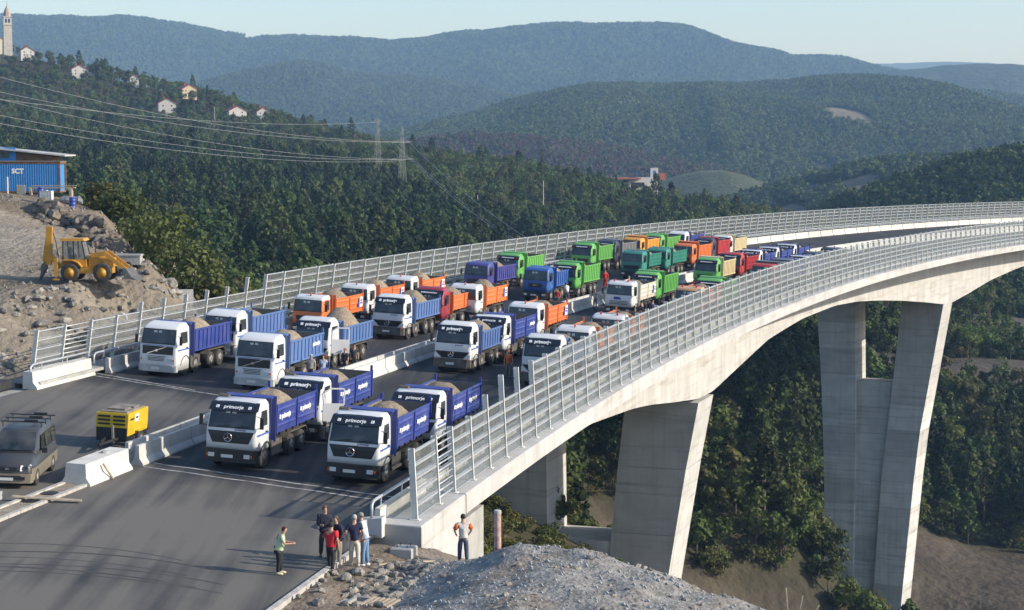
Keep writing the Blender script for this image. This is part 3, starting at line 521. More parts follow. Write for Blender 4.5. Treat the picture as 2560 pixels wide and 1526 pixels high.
M_gravel = attr_mat('mound_gravel', ((0.13, 0.125, 0.115), (0.36, 0.345, 0.32)), ((0.14, 0.10, 0.07), (0.23, 0.19, 0.14)), 1.6, bump=1.0, bscale=6, dist=0.12)
mnd = MND + [tuple(deck(s, 1.3, -0.03)) for s in (-45, -35, -28, -22, -17, -13)] + [tuple(deck(-11, -1.2, -0.2)), tuple(deck(-8, -1.2, -1.2)), tuple(deck(-4, -1.5, -3.2)), tuple(deck(2, -2, -5.5))] + [(4, 72, -3.2), (8, 70, -3.6), (1, 72.5, -2.6), (-1, 73.2, -2.0), (-1.2, 70.4, -0.95), (-1.9, 71.0, -0.9), (12, 66, -4.5), (10, 78, -8), (0, 82, -6.5), (5, 90, -12), (16, 60, -3), (20, 80, -14), (14, 100, -16), (0, 98, -8.5), (4, 108, -10), (25, 100, -24), (30, 70, -14), (6, 48, .5), (14, 48, -1), (-2, 46, .2), (28, 48, -8)]
F_mnd = RBF(mnd)
def mound_z(x, y):
    x = np.asarray(x, float); y = np.asarray(y, float); z = F_mnd(x, y)+fbm(x/1.3, y/1.3, 5, 91)*0.26+fbm(x/4, y/4, 3, 92)*0.28
    s, t = st(x, y); s = s.reshape(x.shape); t = t.reshape(x.shape); z = np.where(t > 0.9, np.minimum(z, deckz(s, t)-0.05), z)
    return np.where((s > -11.2) & (t > -0.8), np.minimum(z, deckz(s, t)-1.2), z)
xs = np.arange(-10, 34, 0.28); ys = np.arange(44, 112, 0.3); X, Y = np.meshgrid(xs, ys); Z = mound_z(X, Y); S_, T_ = st(X, Y); T_ = T_.reshape(X.shape); S_ = S_.reshape(X.shape)
me = grid_mesh('roadside_ground', X, Y, Z, M_gravel, mask=(T_ < 1.35) & ~((S_ > -3) & (T_ > 0)))
set_attr(me, 'bare', np.clip((fbm(X/2.2, Y/2.2, 3, 95)-.1)*2.5, 0, .55)+np.clip((-3.2-X)/2, 0, 1)*0.9+np.clip((Y-69)/3, 0, 1)*np.clip((3-X)/3, 0, 1)*0.7)
roadside = obj('roadside_ground', me, kind='structure')

# ------------------------------------------------------------------ rocks: pieces of the two grounds
def rock_mesh(seed):
    g = random.Random(seed); b = MB(); n = 7; rings = []
    ph = [g.uniform(0, 6.28) for _ in range(4)]
    for i in range(5):
        v = math.pi*(i+.5)/5; rings.append([( (1+.28*math.sin(3*k*2*math.pi/n+ph[0])+g.uniform(-.2, .2))*math.sin(v)*math.cos(2*math.pi*k/n), (0.8+g.uniform(-.18, .18))*math.sin(v)*math.sin(2*math.pi*k/n), -0.62*math.cos(v)+g.uniform(-.1, .1)) for k in range(n)])
    return b.loft(rings).mesh('rock', M_rock)
ROCKS = [rock_mesh(i) for i in range(9)]
DARKROCKS = [r_.copy() for r_ in ROCKS]
for r_ in DARKROCKS: r_.materials[0] = M_darkrock
def rocks(parent, pts, zf, smin, smax, sink=0.25, kinds=None):
    zs = zf(np.array([p[0] for p in pts]), np.array([p[1] for p in pts]))
    for (x, y), z in zip(pts, zs):
        s = random.uniform(smin, smax)*random.uniform(.8, 1.3)
        obj('rock', random.choice(kinds or ROCKS), parent, T(x, y, float(z)+s*sink) @ Matrix.Rotation(random.uniform(0, 6.28), 4, 'Z') @ Matrix.Rotation(random.uniform(-.5, .5), 4, 'X') @ Matrix.Diagonal((s, s*random.uniform(.7, 1), s*random.uniform(.7, 1.1), 1)))
pts = []
while len(pts) < 240:      # riprap between fence and terrace edge
    s = random.uniform(8, 46); t = random.uniform(33, 38.2-max(0, s-30)*0.12); p = deck(s, t); pts.append((p.x, p.y))
rocks(terrace, pts, terrace_z, 0.14, 0.42, 0.15)
pts = [(-39.5+7.0*(i/80)+random.gauss(0, .4), 158.5-5.5*(i/80)**1.2+random.gauss(0, .9)) for i in range(80)]
rocks(terrace, pts, terrace_z, 0.35, 0.85, 0.1, DARKROCKS)
pts = [(-27.5+i*.15+random.gauss(0, .9), 153-i*0.5+random.gauss(0, 1.2)) for i in range(26)] + [(-24.2+random.gauss(0, .8), 138+random.gauss(0, 3)) for _ in range(22)]
rocks(terrace, pts, terrace_z, 0.25, 0.7)
pts = [(random.uniform(-7.5, -4.2), random.uniform(62.2, 67)) for _ in range(26)] + [(-4.5+random.gauss(0, .8), 68.5+random.gauss(0, 1)) for _ in range(10)]
rocks(roadside, pts, mound_z, 0.06, 0.24)
pts = [(random.uniform(-3.2, 8), random.uniform(56, 66.5)) for _ in range(70)]
rocks(roadside, pts, mound_z, 0.04, 0.17, 0.1)
# stones set in the lined drain beside the mound
pts = []
for i in range(10):
    for j in range(5):
        q = Vector((-4.95+i*.17, 64.2+i*0.44, 0))+Vector((.42, -.16, 0))*(j-2)
        pts.append((q.x+random.uniform(-.07, .07), q.y+random.uniform(-.07, .07)))
rocks(roadside, pts, mound_z, 0.18, 0.27, 0.05)
M_chip = mat('gravel_stone', (0.36, 0.345, 0.315), 0.95, var=0.4, scale=6)
cp = MB()                  # loose chippings on the mound: too many to pick apart
for _ in range(4200):
    x = random.uniform(-4, 9); y = random.uniform(54, 68)
    r_ = .014+.11*random.random()**5; cp.add([(x-r_, y, 0), (x+r_*.6, y-r_, 0), (x+r_*.7, y+r_*.8, 0), (x, y, r_*.75)], [(0, 1, 3), (1, 2, 3), (2, 0, 3)])
xy = np.array([v[:2] for v in cp.v]); base = np.repeat(xy[3::4], 4, axis=0); zz = mound_z(base[:, 0], base[:, 1])
cp.v = [(v[0], v[1], v[2]+float(z)-.005) for v, z in zip(cp.v, zz)]
sn = MB(); q_ = []
while len(q_) < 3600:
    x = random.uniform(-46, -22); y = random.uniform(108, 170)
    q_.append((x, y))
zq = terrace_z(np.array([p[0] for p in q_]), np.array([p[1] for p in q_])); _, tq = st(np.array([p[0] for p in q_]), np.array([p[1] for p in q_]))
for (x, y), z, t_ in zip(q_, zq, tq):
    if t_ < 33 or (x < -34 and 130 < y < 156): continue
    r_ = .03+.22*random.random()**4; z = float(z)-.02; sn.add([(x-r_, y-r_*.3, z), (x+r_*.7, y-r_, z), (x+r_*.8, y+r_*.8, z), (x-r_*.5, y+r_, z), (x+random.uniform(-.3, .3)*r_, y, z+r_*1.1)], [(0, 1, 4), (1, 2, 4), (2, 3, 4), (3, 0, 4)])
obj('loose_stones', sn.mesh('loose_stones', M_rock), terrace, kind='stuff')
o = obj('loose_gravel', cp.mesh('loose_gravel', M_chip), roadside, kind='stuff')

# ------------------------------------------------------------------ road surface and markings
m = bpy.data.materials.new('asphalt'); m.use_nodes = True; n = m.node_tree.nodes; l = m.node_tree.links; b = n['Principled BSDF']; b.inputs['Roughness'].default_value = 0.82; b.inputs['Specular IOR Level'].default_value = 0.3
tc = n.new('ShaderNodeTexCoord'); mp = n.new('ShaderNodeMapping'); mp.inputs['Rotation'].default_value = (0, 0, R(14)); mp.inputs['Scale'].default_value = (1.3, 0.06, 1); l.new(tc.outputs['Object'], mp.inputs['Vector'])
n1 = n.new('ShaderNodeTexNoise'); n1.inputs['Scale'].default_value = 1.0; n1.inputs['Detail'].default_value = 5; l.new(mp.outputs[0], n1.inputs['Vector'])
n2 = n.new('ShaderNodeTexNoise'); n2.inputs['Scale'].default_value = 0.11; n2.inputs['Detail'].default_value = 6; l.new(tc.outputs['Object'], n2.inputs['Vector'])
ad = n.new('ShaderNodeMath'); ad.operation = 'ADD'; l.new(n1.outputs['Fac'], ad.inputs[0]); l.new(n2.outputs['Fac'], ad.inputs[1])
at = n.new('ShaderNodeAttribute'); at.attribute_name = 'dust'; a2_ = n.new('ShaderNodeMath'); a2_.operation = 'MULTIPLY_ADD'; a2_.inputs[1].default_value = 0.42; l.new(at.outputs['Fac'], a2_.inputs[0]); l.new(ad.outputs[0], a2_.inputs[2])
r = n.new('ShaderNodeValToRGB'); r.color_ramp.elements[0].position = 0.78; r.color_ramp.elements[0].color = (0.030, 0.031, 0.034, 1); r.color_ramp.elements[1].position = 1.0; r.color_ramp.elements[1].color = (0.046, 0.046, 0.047, 1)
e_ = r.color_ramp.elements.new(0.0); r.color_ramp.elements[0].color = (0.03, 0.031, 0.034, 1)
dv = n.new('ShaderNodeMath'); dv.operation = 'DIVIDE'; dv.inputs[1].default_value = 1.5; l.new(a2_.outputs[0], dv.inputs[0])
r.color_ramp.elements[0].position = 0.58; r.color_ramp.elements[1].position = 0.72; r.color_ramp.elements[2].position = 1.0
r.color_ramp.elements[0].color = (0.024, 0.025, 0.028, 1); r.color_ramp.elements[1].color = (0.040, 0.040, 0.042, 1); r.color_ramp.elements[2].color = (0.135, 0.125, 0.108, 1)
l.new(dv.outputs[0], r.inputs['Fac']); l.new(r.outputs[0], b.inputs['Base Color'])
n3 = n.new('ShaderNodeTexNoise'); n3.inputs['Scale'].default_value = 14; n3.inputs['Detail'].default_value = 4; l.new(tc.outputs['Object'], n3.inputs['Vector'])
bp = n.new('ShaderNodeBump'); bp.inputs['Strength'].default_value = 0.5; bp.inputs['Distance'].default_value = 0.02; l.new(n3.outputs['Fac'], bp.inputs['Height']); l.new(bp.outputs['Normal'], b.inputs['Normal'])
M_asph = m
ss = np.concatenate([np.arange(-50, 40, 1.5), np.arange(40, 361, 4.0)]); tt = np.linspace(1.2, 30.6, 22)
P_ = [[deck(float(s), float(t), 0) for t in tt] for s in ss]
X = np.array([[p.x for p in q] for q in P_]); Y = np.array([[p.y for p in q] for q in P_]); Z = np.array([[p.z for p in q] for q in P_])
me = grid_mesh('road', X, Y, Z, M_asph); S2, T2 = np.meshgrid(ss, tt, indexing='ij')
joint = np.where(T2 < 15.8, -4.2+(T2-3)*.21, 20+(T2-25)*.3)
set_attr(me, 'dust', np.clip((joint+1-S2)/2.5, 0, 1)); obj('road', me, kind='structure')
def strip(name, pts, w, h, m, **k):
    """flat band laid on the road through (s,t) points"""
    b = MB(); P = [Vector((s, t, 0)) for s, t in pts]; L = []; Rr = []
    for i, p in enumerate(P):
        d = (P[min(i+1, len(P)-1)]-P[max(i-1, 0)]).normalized(); nrm = Vector((-d.y, d.x, 0)); L.append(deck(p.x+nrm.x*w/2, p.y+nrm.y*w/2, h)); Rr.append(deck(p.x-nrm.x*w/2, p.y-nrm.y*w/2, h))
    b.add(L+Rr, [(i, i+1, i+1+len(L), i+len(L)) for i in range(len(L)-1)]); return obj(name, b.mesh(name, m), **k)
for s0, s1, t0, t1, h in ((-4.5, -1.75, 2.2, 15.1, .004), (-3.55, -0.75, 2.2, 15.1, .004), (18.6, 23.3, 16.9, 30.5, .004), (20.9, 24.1, 22.5, 30.5, .004)):
    nseg = 12; strip('road_marking', [(s0+(s1-s0)*i/nseg+0.05*math.sin(i*2.1), t0+(t1-t0)*i/nseg) for i in range(nseg+1)], 0.13, h, M_roadpaint, kind='structure')
M_tyremark = mat('tyre_rubber_mark', (0.034, 0.034, 0.034), 0.9, scale=0.8, col2=(0.07, 0.067, 0.062), detail=6)
for k in range(6):
    pts = [(-21.5+(0, .45, 1.2, 1.9, 3.1, 4.0)[k]+0.10*j-(0.022+.003*k)*(j-3)**2, 3.5+(0, 1.1, .4, 2.0, 1.5, 3)[k]+j*0.8) for j in range(15)]
    strip('tyre_mark', pts, (.1, .16, .12, .09, .15, .11)[k], 0.004, M_tyremark, kind='structure')
# tar seam, dust band before the far joint, kerbs
M_kerb = mat('kerb_concrete', (0.42, 0.40, 0.36), 0.9, var=0.2, scale=2, bump=0.2)
def seg_sweep(name, prof, s0, s1, L, mt, parent=None, gap=0.02, **k):
    """real kerb / barrier units laid end to end, one shared straight mesh"""
    b = MB().loft([[(x, t, h) for t, h in prof] for x in (0, L-gap)]); me = b.mesh(name, mt); out = []
    s = s0
    while s < s1-0.01:
        out.append(obj(name, me, parent, frame(s+L/2, 0, 0) @ T(-L/2, 0, 0), **k)); s += L
    return out
def hold(name, label, cat): return empty(name, T(0, 0, 0), label, cat)
k1 = hold('kerb', 'pale concrete kerb running past the group of standing people', 'kerb'); seg_sweep('kerb_stone', [(1.05, -.15), (1.3, -.15), (1.3, .10), (1.27, .13), (1.05, .13)], -45, -13.2, 1.0, M_kerb, k1)
k2 = hold('kerb', 'pale kerb along the near edge of the unfinished central strip', 'kerb'); seg_sweep('kerb_stone', [(15.35, -.1), (15.55, -.1), (15.55, .12), (15.35, .12)], -45, -7.2, 1.0, M_kerb, k2)
k3 = hold('kerb', 'pale kerb of the central strip beside the parked van', 'kerb'); seg_sweep('kerb_stone', [(16.35, -.1), (16.55, -.1), (16.55, .12), (16.35, .12)], -45, -7.2, 1.0, M_kerb, k3)
obj('central_strip', sweep([(15.55, 0.05), (16.35, 0.05)], -45, -2.0, 1.5, closed=False).mesh('central_strip', mat('strip_earth', (0.24, 0.21, 0.16), 0.95, var=0.3, scale=2.5, bump=0.6)), kind='structure')
hole = MB()
for s, t in ((-9.2, 16.0), (-10.9, 16.0)): hole.lathe([(0.01, 0.0), (0.34, 0.0), (0.40, 0.03), (0.36, 0.035)], tuple(deck(s, t, 0.052)), 14)
obj('drain_hole', hole.mesh('drain_hole', M_black), kind='structure')

# ------------------------------------------------------------------ the viaduct
via = empty('viaduct', T(0, 0, 0), 'long curved concrete viaduct carrying the parked trucks across the valley', 'bridge')
DS = [-12, 10, 30, 42, 50, 63.6, 69.7, 77.3, 87.5, 93.6, 97, 105, 118.3, 134.6, 152, 164, 176.7, 189.6, 202.9, 214.7, 220.2, 230, 243.8, 262, 285, 310, 335, 360]
DD = [-3.6, -4.0, -4.6, -5.0, -5.1, -5.8, -6.3, -7.1, -8.07, -8.07, -7.75, -6.95, -5.5, -4.67, -4.42, -4.77, -5.5, -6.4, -7.5, -8.6, -8.6, -7.8, -6.4, -5.1, -4.5, -5.2, -7.0, -8.6]
def soffit(s): return float(np.interp(s, DS, DD))+0.4
W0, W1 = 5.5, 25.9
def gird(s): d = soffit(s); return [(W0, -.35), (W0, d), (W1, d), (W1, -.35)]
def gcore(s): d = soffit(s)+.08; return [(W0+.06, -.4), (W0+.06, d), (W1-.06, d), (W1-.06, -.4)]
obj('girder_core', sweep(gcore, -2, 360, 2.5).mesh('girder_core', M_concgrey), via)
s = -2.0
while s < 359: obj('girder_segment', sweep(gird, s, s+4.98, 2.5).mesh('girder_segment', M_concrete), via); s += 5.0
# deck slab: thin cantilevers, fascia edge beams
obj('deck_slab', sweep([(-0.42, -0.42), (2.5, -0.5), (5.6, -0.75), (25.8, -0.75), (29, -0.5), (31.8, -0.42), (31.8, -0.12), (30.0, -0.07), (1.2, -0.07), (-0.42, -0.12)], -10.4, 360, 3.0).mesh('deck_slab', M_concgrey), via)
near_f = [(-0.50, -0.46), (-0.40, -0.46), (-0.40, 0.2), (1.25, 0.2), (1.25, 0.38), (-0.44, 0.40), (-0.50, 0.36)]
def shift(p, f): return [(f(t), h) for t, h in p]
L_c = 6.0
def curved_units(name, prof, s0, s1, L, mt, parent, gap=0.015):
    s = s0
    while s < s1-0.01: obj(name, sweep(prof, s, min(s+L, s1)-gap, 3.0).mesh(name, mt), parent); s += L
curved_units('edge_beam', near_f, -10.4, -3.35, 7.05, M_concrete, via); curved_units('edge_beam', near_f, -3.25, 360, 18.0, M_concrete, via)
curved_units('edge_beam', [(31.4-t, h) for t, h in near_f][::-1], 16.8, 360, 18.0, M_concgrey, via)
# abutment and wing wall on the near side
obj('abutment', sweep([(-0.44, -9), (31.6, -9), (31.6, -0.8), (-0.44, -0.5)], -10.35, -3.3, 2.0).mesh('abutment', M_concrete), via)
obj('abutment', sweep([(-0.2, -9), (31.4, -9), (31.4, -0.9), (-0.2, -0.9)], -3.1, 1.0, 2.0).mesh('abutment', M_concgrey), via)
obj('end_wall', sweep([(-.49, -1.3), (1.9, -1.3), (1.9, .37), (-.49, .37)], -10.46, -10.3, 1.0).mesh('end_wall', M_concgrey), via)
obj('bearing_wall', sweep([(1.0, -.1), (1.9, -.1), (1.9, .55), (1.0, .7)], -10.9, -10.3, 1.0).mesh('bearing_wall', M_concrete), via)

# piers: two leaning columns in lifts, tied by a wall or a low beam
M_liftedge = M_pier
def column(parent, s0, s1, prof, lift):
    """prof: list of (z, t_out, t_in); every pour is a piece with a recessed joint"""
    zz = [p[0] for p in prof]; z = zz[0]; zs = [z]
    while z-lift > zz[-1]: z -= lift; zs.append(z)
    zs.append(zz[-1])
    def at(z, k): return float(np.interp(-z, [-q for q in zz], [p[k] for p in prof]))
    def pt(s, t, z): p = deck(s, t); return (p.x, p.y, z)
    for i in range(len(zs)-1):
        a, b_ = zs[i], zs[i+1]+0.05; bb = MB()
        lo = [pt(s0, at(b_, 1), b_), pt(s1, at(b_, 1), b_), pt(s1, at(b_, 2), b_), pt(s0, at(b_, 2), b_)]; hi = [pt(s0, at(a, 1), a), pt(s1, at(a, 1), a), pt(s1, at(a, 2), a), pt(s0, at(a, 2), a)]
        bb.hexa(lo+hi); obj('concrete_lift', bb.mesh('concrete_lift', M_pier), parent)
    # core showing only in the joints
    co = MB(); a, b_ = zz[0]-.1, zz[-1]; i_ = 0.06
    sg = 1 if prof[0][2] > prof[0][1] else -1
    for q in range(len(prof)-1):
        z1, z0 = prof[q][0]-(.1 if q == 0 else 0), prof[q+1][0]
        co.hexa([pt(s0+i_, at(z0, 1)+i_*sg, z0), pt(s1-i_, at(z0, 1)+i_*sg, z0), pt(s1-i_, at(z0, 2)-i_*sg, z0), pt(s0+i_, at(z0, 2)-i_*sg, z0), pt(s0+i_, at(z1, 1)+i_*sg, z1), pt(s1-i_, at(z1, 1)+i_*sg, z1), pt(s1-i_, at(z1, 2)-i_*sg, z1), pt(s0+i_, at(z1, 2)-i_*sg, z1)])
    obj('core', co.mesh('core', M_concgrey), parent)
p1 = obj('pier', None, via, None, label='shorter twin-column pier close to the abutment, tied by a low beam')
column(p1, 87.5, 93.6, [(-8.6, 5.5, 12.3), (-14.7, 6.6, 13.0), (-23.5, 8.0, 13.8), (-34, 9.6, 14.6)], 6.2)
column(p1, 87.5, 93.6, [(-8.6, 26.9, 19.9), (-14.7, 26.2, 19.9), (-23.5, 25.1, 19.75), (-34, 23.8, 19.5)], 6.2)
def cross(parent, name, s0, s1, t0, t1, z0, z1, m): pt = lambda s, t, z: (deck(s, t).x, deck(s, t).y, z); obj(name, MB().hexa([pt(s0, t0, z0), pt(s1, t0, z0), pt(s1, t1, z0), pt(s0, t1, z0), pt(s0, t0, z1), pt(s1, t0, z1), pt(s1, t1, z1), pt(s0, t1, z1)]).mesh(name, m), parent)
cross(p1, 'tie_beam', 87.6, 93.5, 13.5, 20.0, -34, -21.9, M_pier)
cross(p1, 'bearing', 88.6, 92.5, 6.6, 9.0, -8.65, -7.9, M_dark); cross(p1, 'bearing', 88.6, 92.5, 22.5, 25.0, -8.65, -7.9, M_dark)
cross(p1, 'access_hatch', 87.46, 87.6, 8.6, 10.0, -10.1, -9.7, M_concrete)
p2 = obj('pier', None, via, None, label='tall twin-column pier rising from the valley floor, joined below its fork')
column(p2, 214.7, 220.2, [(-9.4, 5.5, 12.0), (-30.3, 8.9, 14.0), (-38, 9.7, 14.8), (-58.5, 11.4, 15.9), (-72, 12.0, 16.0)], 4.1)
column(p2, 214.7, 220.2, [(-9.4, 25.7, 19.5), (-24.5, 24.6, 19.15), (-38.7, 24.0, 19.0), (-58.5, 23.7, 19.2), (-72, 23.5, 19.2)], 4.1)
for i, z in enumerate(np.arange(-22.6, -72, -4.1)): cross(p2, 'concrete_lift', 215.6, 219.4, 12.6, 19.3, max(-72, z-4.1)+.04, z, M_pier)
cross(p2, 'access_hatch', 214.65, 214.8, 8.2, 9.6, -10.9, -10.4, M_concrete)

# ------------------------------------------------------------------ concrete barriers
NJ = [(-.30, 0), (.30, 0), (.30, .08), (.12, .32), (.08, .92), (-.08, .92), (-.12, .32), (-.30, .08)]
HALF = [(0, 0), (.42, 0), (.42, .1), (.26, .35), (.22, .92), (0, .92)]
M_barrier = mat('barrier_concrete', (0.52, 0.51, 0.47), 0.88, var=0.14, scale=1.1, bump=0.15, bscale=7, spec=0.2, rnd=0.10)
bn = hold('parapet_barrier', 'concrete parapet barrier along the near walkway behind the tall fence', 'barrier')
seg_sweep('barrier_unit', [(1.3+t, h) for t, h in HALF], -10.2, 290, 6.0, M_barrier, bn)
bf = hold('parapet_barrier', 'sunlit white concrete barrier along the far edge of the deck', 'barrier')
seg_sweep('barrier_unit', [(30.1-t, h) for t, h in HALF][::-1], 24.4, 358, 6.0, M_barrier, bf)
bm = hold('median_barrier', 'long concrete barrier dividing the two carriageways, near row', 'barrier')
seg_sweep('barrier_unit', [(15.5+t, h) for t, h in NJ], -1.7, 356, 6.0, M_barrier, bm)
bm2 = hold('median_barrier', 'long concrete barrier dividing the two carriageways, far row', 'barrier')
seg_sweep('barrier_unit', [(16.25+t, h) for t, h in NJ], -1.2, 356, 6.0, M_barrier, bm2)
# end blocks
eb = obj('barrier_block', MB().loft([[(x, t, h) for t, h in [(-.75, 0), (.6, 0), (.6, .08), (.45, .35), (.40, .95), (-.5, .95), (-.55, .35), (-.75, .08)]] for x in (0, 4.4)]).mesh('barrier_block', M_barrier), None, frame(-7.0, 15.95), 'wide pale concrete barrier block beside the yellow compressor', 'barrier')
obj('timber_stake', MB().beam((2.05, -.86, .02), (1.45, -.66, .75), .09, .07).mesh('timber_stake', M_wood), None, frame(-7.0, 15.95), 'timber stake leaning on the wide concrete barrier block', 'timber')
obj('concrete_lump', MB().lathe([(.05, 0), (.2, .0), (.17, .09), (.05, .11)], (2.9, -.05, .952), 8).mesh('concrete_lump', M_concgrey), None, frame(-7.0, 15.95), 'small concrete lump lying on the barrier block', 'rubble')
fb = obj('barrier_block', MB().loft([[(x, t, h) for t, h in [(-.45, 0), (.45, 0), (.45, 1.0), (-.12, 1.0), (-.18, .4), (-.45, .12)]] for x in (0, 7.3)]).mesh('barrier_block', M_barrier), None, frame(16.3, 30.55), 'pale concrete barrier end block carrying a steel handrail', 'barrier')
# tubular rails
def railing(name, t, s0, s1, h, label, bend=True):
    r_ = empty(name, T(0, 0, 0), label, 'railing')
    n = max(2, int((s1-s0)/4)); pts = [deck(s0+(s1-s0)*i/n, t, h) for i in range(n+1)]
    if bend: pts = [deck(s0-.45, t, h-.65), deck(s0-.45, t, h-.15), deck(s0-.25, t, h-.03)]+pts
    obj('rail', MB().tube(pts, 0.065, 7).mesh('rail', M_galv, True), r_)
    s = s0+.8; me = MB().beam((0, 0, 0), (0, 0, .36), .04, .09).mesh('rail_post', M_galv)
    while s < s1: obj('rail_post', me, r_, frame(s, t, h-.36)); s += 3.0
railing('handrail', 1.45, -10.3, 250, 1.28, 'galvanised tube rail on top of the near parapet barrier')
railing('handrail', 30.3, 24.0, 350, 1.30, 'galvanised tube rail along the far white barrier')
railing('handrail', 30.62, 17.0, 23.4, 1.36, 'short bent tube rail above the pale end block of the far barrier')

# ------------------------------------------------------------------ wind fences
M_pane = bpy.data.materials.new('cloudy_acrylic'); M_pane.use_nodes = True; n = M_pane.node_tree.nodes; l = M_pane.node_tree.links; b = n['Principled BSDF']
b.inputs['Base Color'].default_value = (0.26, 0.28, 0.285, 1); b.inputs['Roughness'].default_value = 0.2
tr = n.new('ShaderNodeBsdfTransparent'); tr.inputs['Color'].default_value = (0.86, 0.9, 0.9, 1); mx = n.new('ShaderNodeMixShader'); no = n.new('ShaderNodeTexNoise'); no.inputs['Scale'].default_value = 1.7; no.inputs['Detail'].default_value = 5
tc = n.new('ShaderNodeTexCoord'); l.new(tc.outputs['Object'], no.inputs['Vector']); oi = n.new('ShaderNodeObjectInfo'); mm = n.new('ShaderNodeMath'); mm.operation = 'MULTIPLY_ADD'; mm.inputs[1].default_value = 0.14; l.new(oi.outputs['Random'], mm.inputs[0]); mr = n.new('ShaderNodeMapRange'); mr.inputs['To Min'].default_value = 0.16; mr.inputs['To Max'].default_value = 0.46; l.new(no.outputs['Fac'], mr.inputs['Value']); l.new(mr.outputs[0], mm.inputs[2])
l.new(mm.outputs[0], mx.inputs[0]); l.new(tr.outputs[0], mx.inputs[1]); l.new(b.outputs[0], mx.inputs[2]); l.new(mx.outputs[0], n['Material Output'].inputs['Surface'])
LV, LEAN = 0.545, 0.10
def post_mesh(H, sg):
    """I-shaped fence post with a scalloped inner edge; sg=+1: deck lies on +y"""
    b = MB(); n = int(round(H/LV))
    def y(z, o): return sg*(LEAN*z+o)
    def bx(s_, o0, o1, z0, z1): b.hexa([(-s_, y(z0, o0), z0), (s_, y(z0, o0), z0), (s_, y(z0, o1), z0), (-s_, y(z0, o1), z0), (-s_, y(z1, o0), z1), (s_, y(z1, o0), z1), (s_, y(z1, o1), z1), (-s_, y(z1, o1), z1)])
    bx(.055, -.03, 0.0, 0, H); bx(.012, 0.0, .20, 0, H)
    for k in range(n+1):
        z = min(H-.06, .05+k*LV); bx(.055, .20, .225, max(0, z-.42), z+.06); bx(.05, 0, .21, z, z+.03)
    b.box(-.16, .16, -.12 if sg > 0 else -.30, .30 if sg > 0 else .12, -0.005, .03); b.beam((.1, sg*.18, .03), (0.0, sg*.12, .25), .02, .05)
    return b.mesh('post', M_post)
def panel_mesh(L, sg):
    """one louvre: bright top rail and a cloudy pane hanging from it"""
    b = MB(); x0, x1 = .06, L-.06
    b.hexa([(x0, sg*.05, .40), (x1, sg*.05, .40), (x1, sg*.14, .44), (x0, sg*.14, .44), (x0, sg*.05, .50), (x1, sg*.05, .50), (x1, sg*.13, .50), (x0, sg*.13, .50)], 0)
    b.add([(x0, sg*.02, .02), (x1, sg*.02, .02), (x1, sg*.085, .41), (x0, sg*.085, .41)], [(0, 1, 2, 3)], 1)
    b.box(x0, x1, sg*.02-.012, sg*.02+.012, .0, .025, 0)
    return b.mesh('panel', [M_galv, M_pane])
def fence(name, t0, sg, spots, hmax, nlev, label, first_special=None, single=300):
    """spots: s of the posts; hmax/nlev give post height and louvre count per post/bay"""
    f = empty(name, T(0, 0, 0), label, 'fence'); pm = {}; pn = {}; made = 0; rest = MB()
    for i, s in enumerate(spots):
        H = hmax(i)
        if H not in pm: pm[H] = post_mesh(H, sg)
        obj('post', pm[H], f, frame(s, t0, .4))
    for i in range(len(spots)-1):
        a = frame(spots[i], t0, .4); L = (deck(spots[i+1], t0)-deck(spots[i], t0)).length; Lk = round(L, 1)
        d = deck(spots[i+1], t0)-deck(spots[i], t0); ang = math.atan2(d.y, d.x); fr = a.copy()
        x = d.normalized(); z = (a.to_3x3() @ Vector((0, 0, 1))); y = z.cross(x).normalized(); z = x.cross(y)
        fr = Matrix(((x.x, y.x, z.x, a[0][3]), (x.y, y.y, z.y, a[1][3]), (x.z, y.z, z.z, a[2][3]), (0, 0, 0, 1)))
        if first_special is not None and i == first_special:
            bar = MB().tube([(0.03, 0, 0), (L-.03, 0, 0)], .035, 7).mesh('bar', M_galv, True)
            for k in range(10): zz = .22+k*.275; obj('bar', bar, f, fr @ T(0, sg*(LEAN*zz+.06), zz))
            continue
        if Lk not in pn: pn[Lk] = panel_mesh(L, sg)
        for k in range(nlev(i)):
            zz = .07+k*LV; mw = fr @ T(0, sg*(LEAN*zz+.02), zz)
            if made < single: obj('panel', pn[Lk], f, mw); made += 1
            else:
                o_ = len(rest.v); me = pn[Lk]; rest.v += [tuple(mw @ v.co) for v in me.vertices]
                for p in me.polygons: rest.f.append([q+o_ for q in p.vertices]); rest.m.append(p.material_index)
    if rest.f: obj('panels', rest.mesh('panels', [M_galv, M_pane]), f, kind='stuff')
    return f
near_s = [-9.25, -5.8, -3.2]+[3.16*i for i in range(0, 92)]
H5, H7 = 5*LV+.15, 7*LV+.15
fence('wind_fence', 0.0, 1, near_s, lambda i: H5 if i < 4 else (H5+LV if i == 4 else H7), lambda i: 5 if i < 7 else 7, 'tall louvred wind fence along the near sunlit edge of the viaduct', 1)
far_s = [50.64+3.28*i for i in range(-10, 92)]
fence('wind_fence', 31.4, -1, far_s, lambda i: H5 if i < 4 else (H5+LV if i < 9 else H7-.1), lambda i: 5 if i < 10 else 7, 'tall louvred wind fence along the far edge of the viaduct against the pinewood', 1)

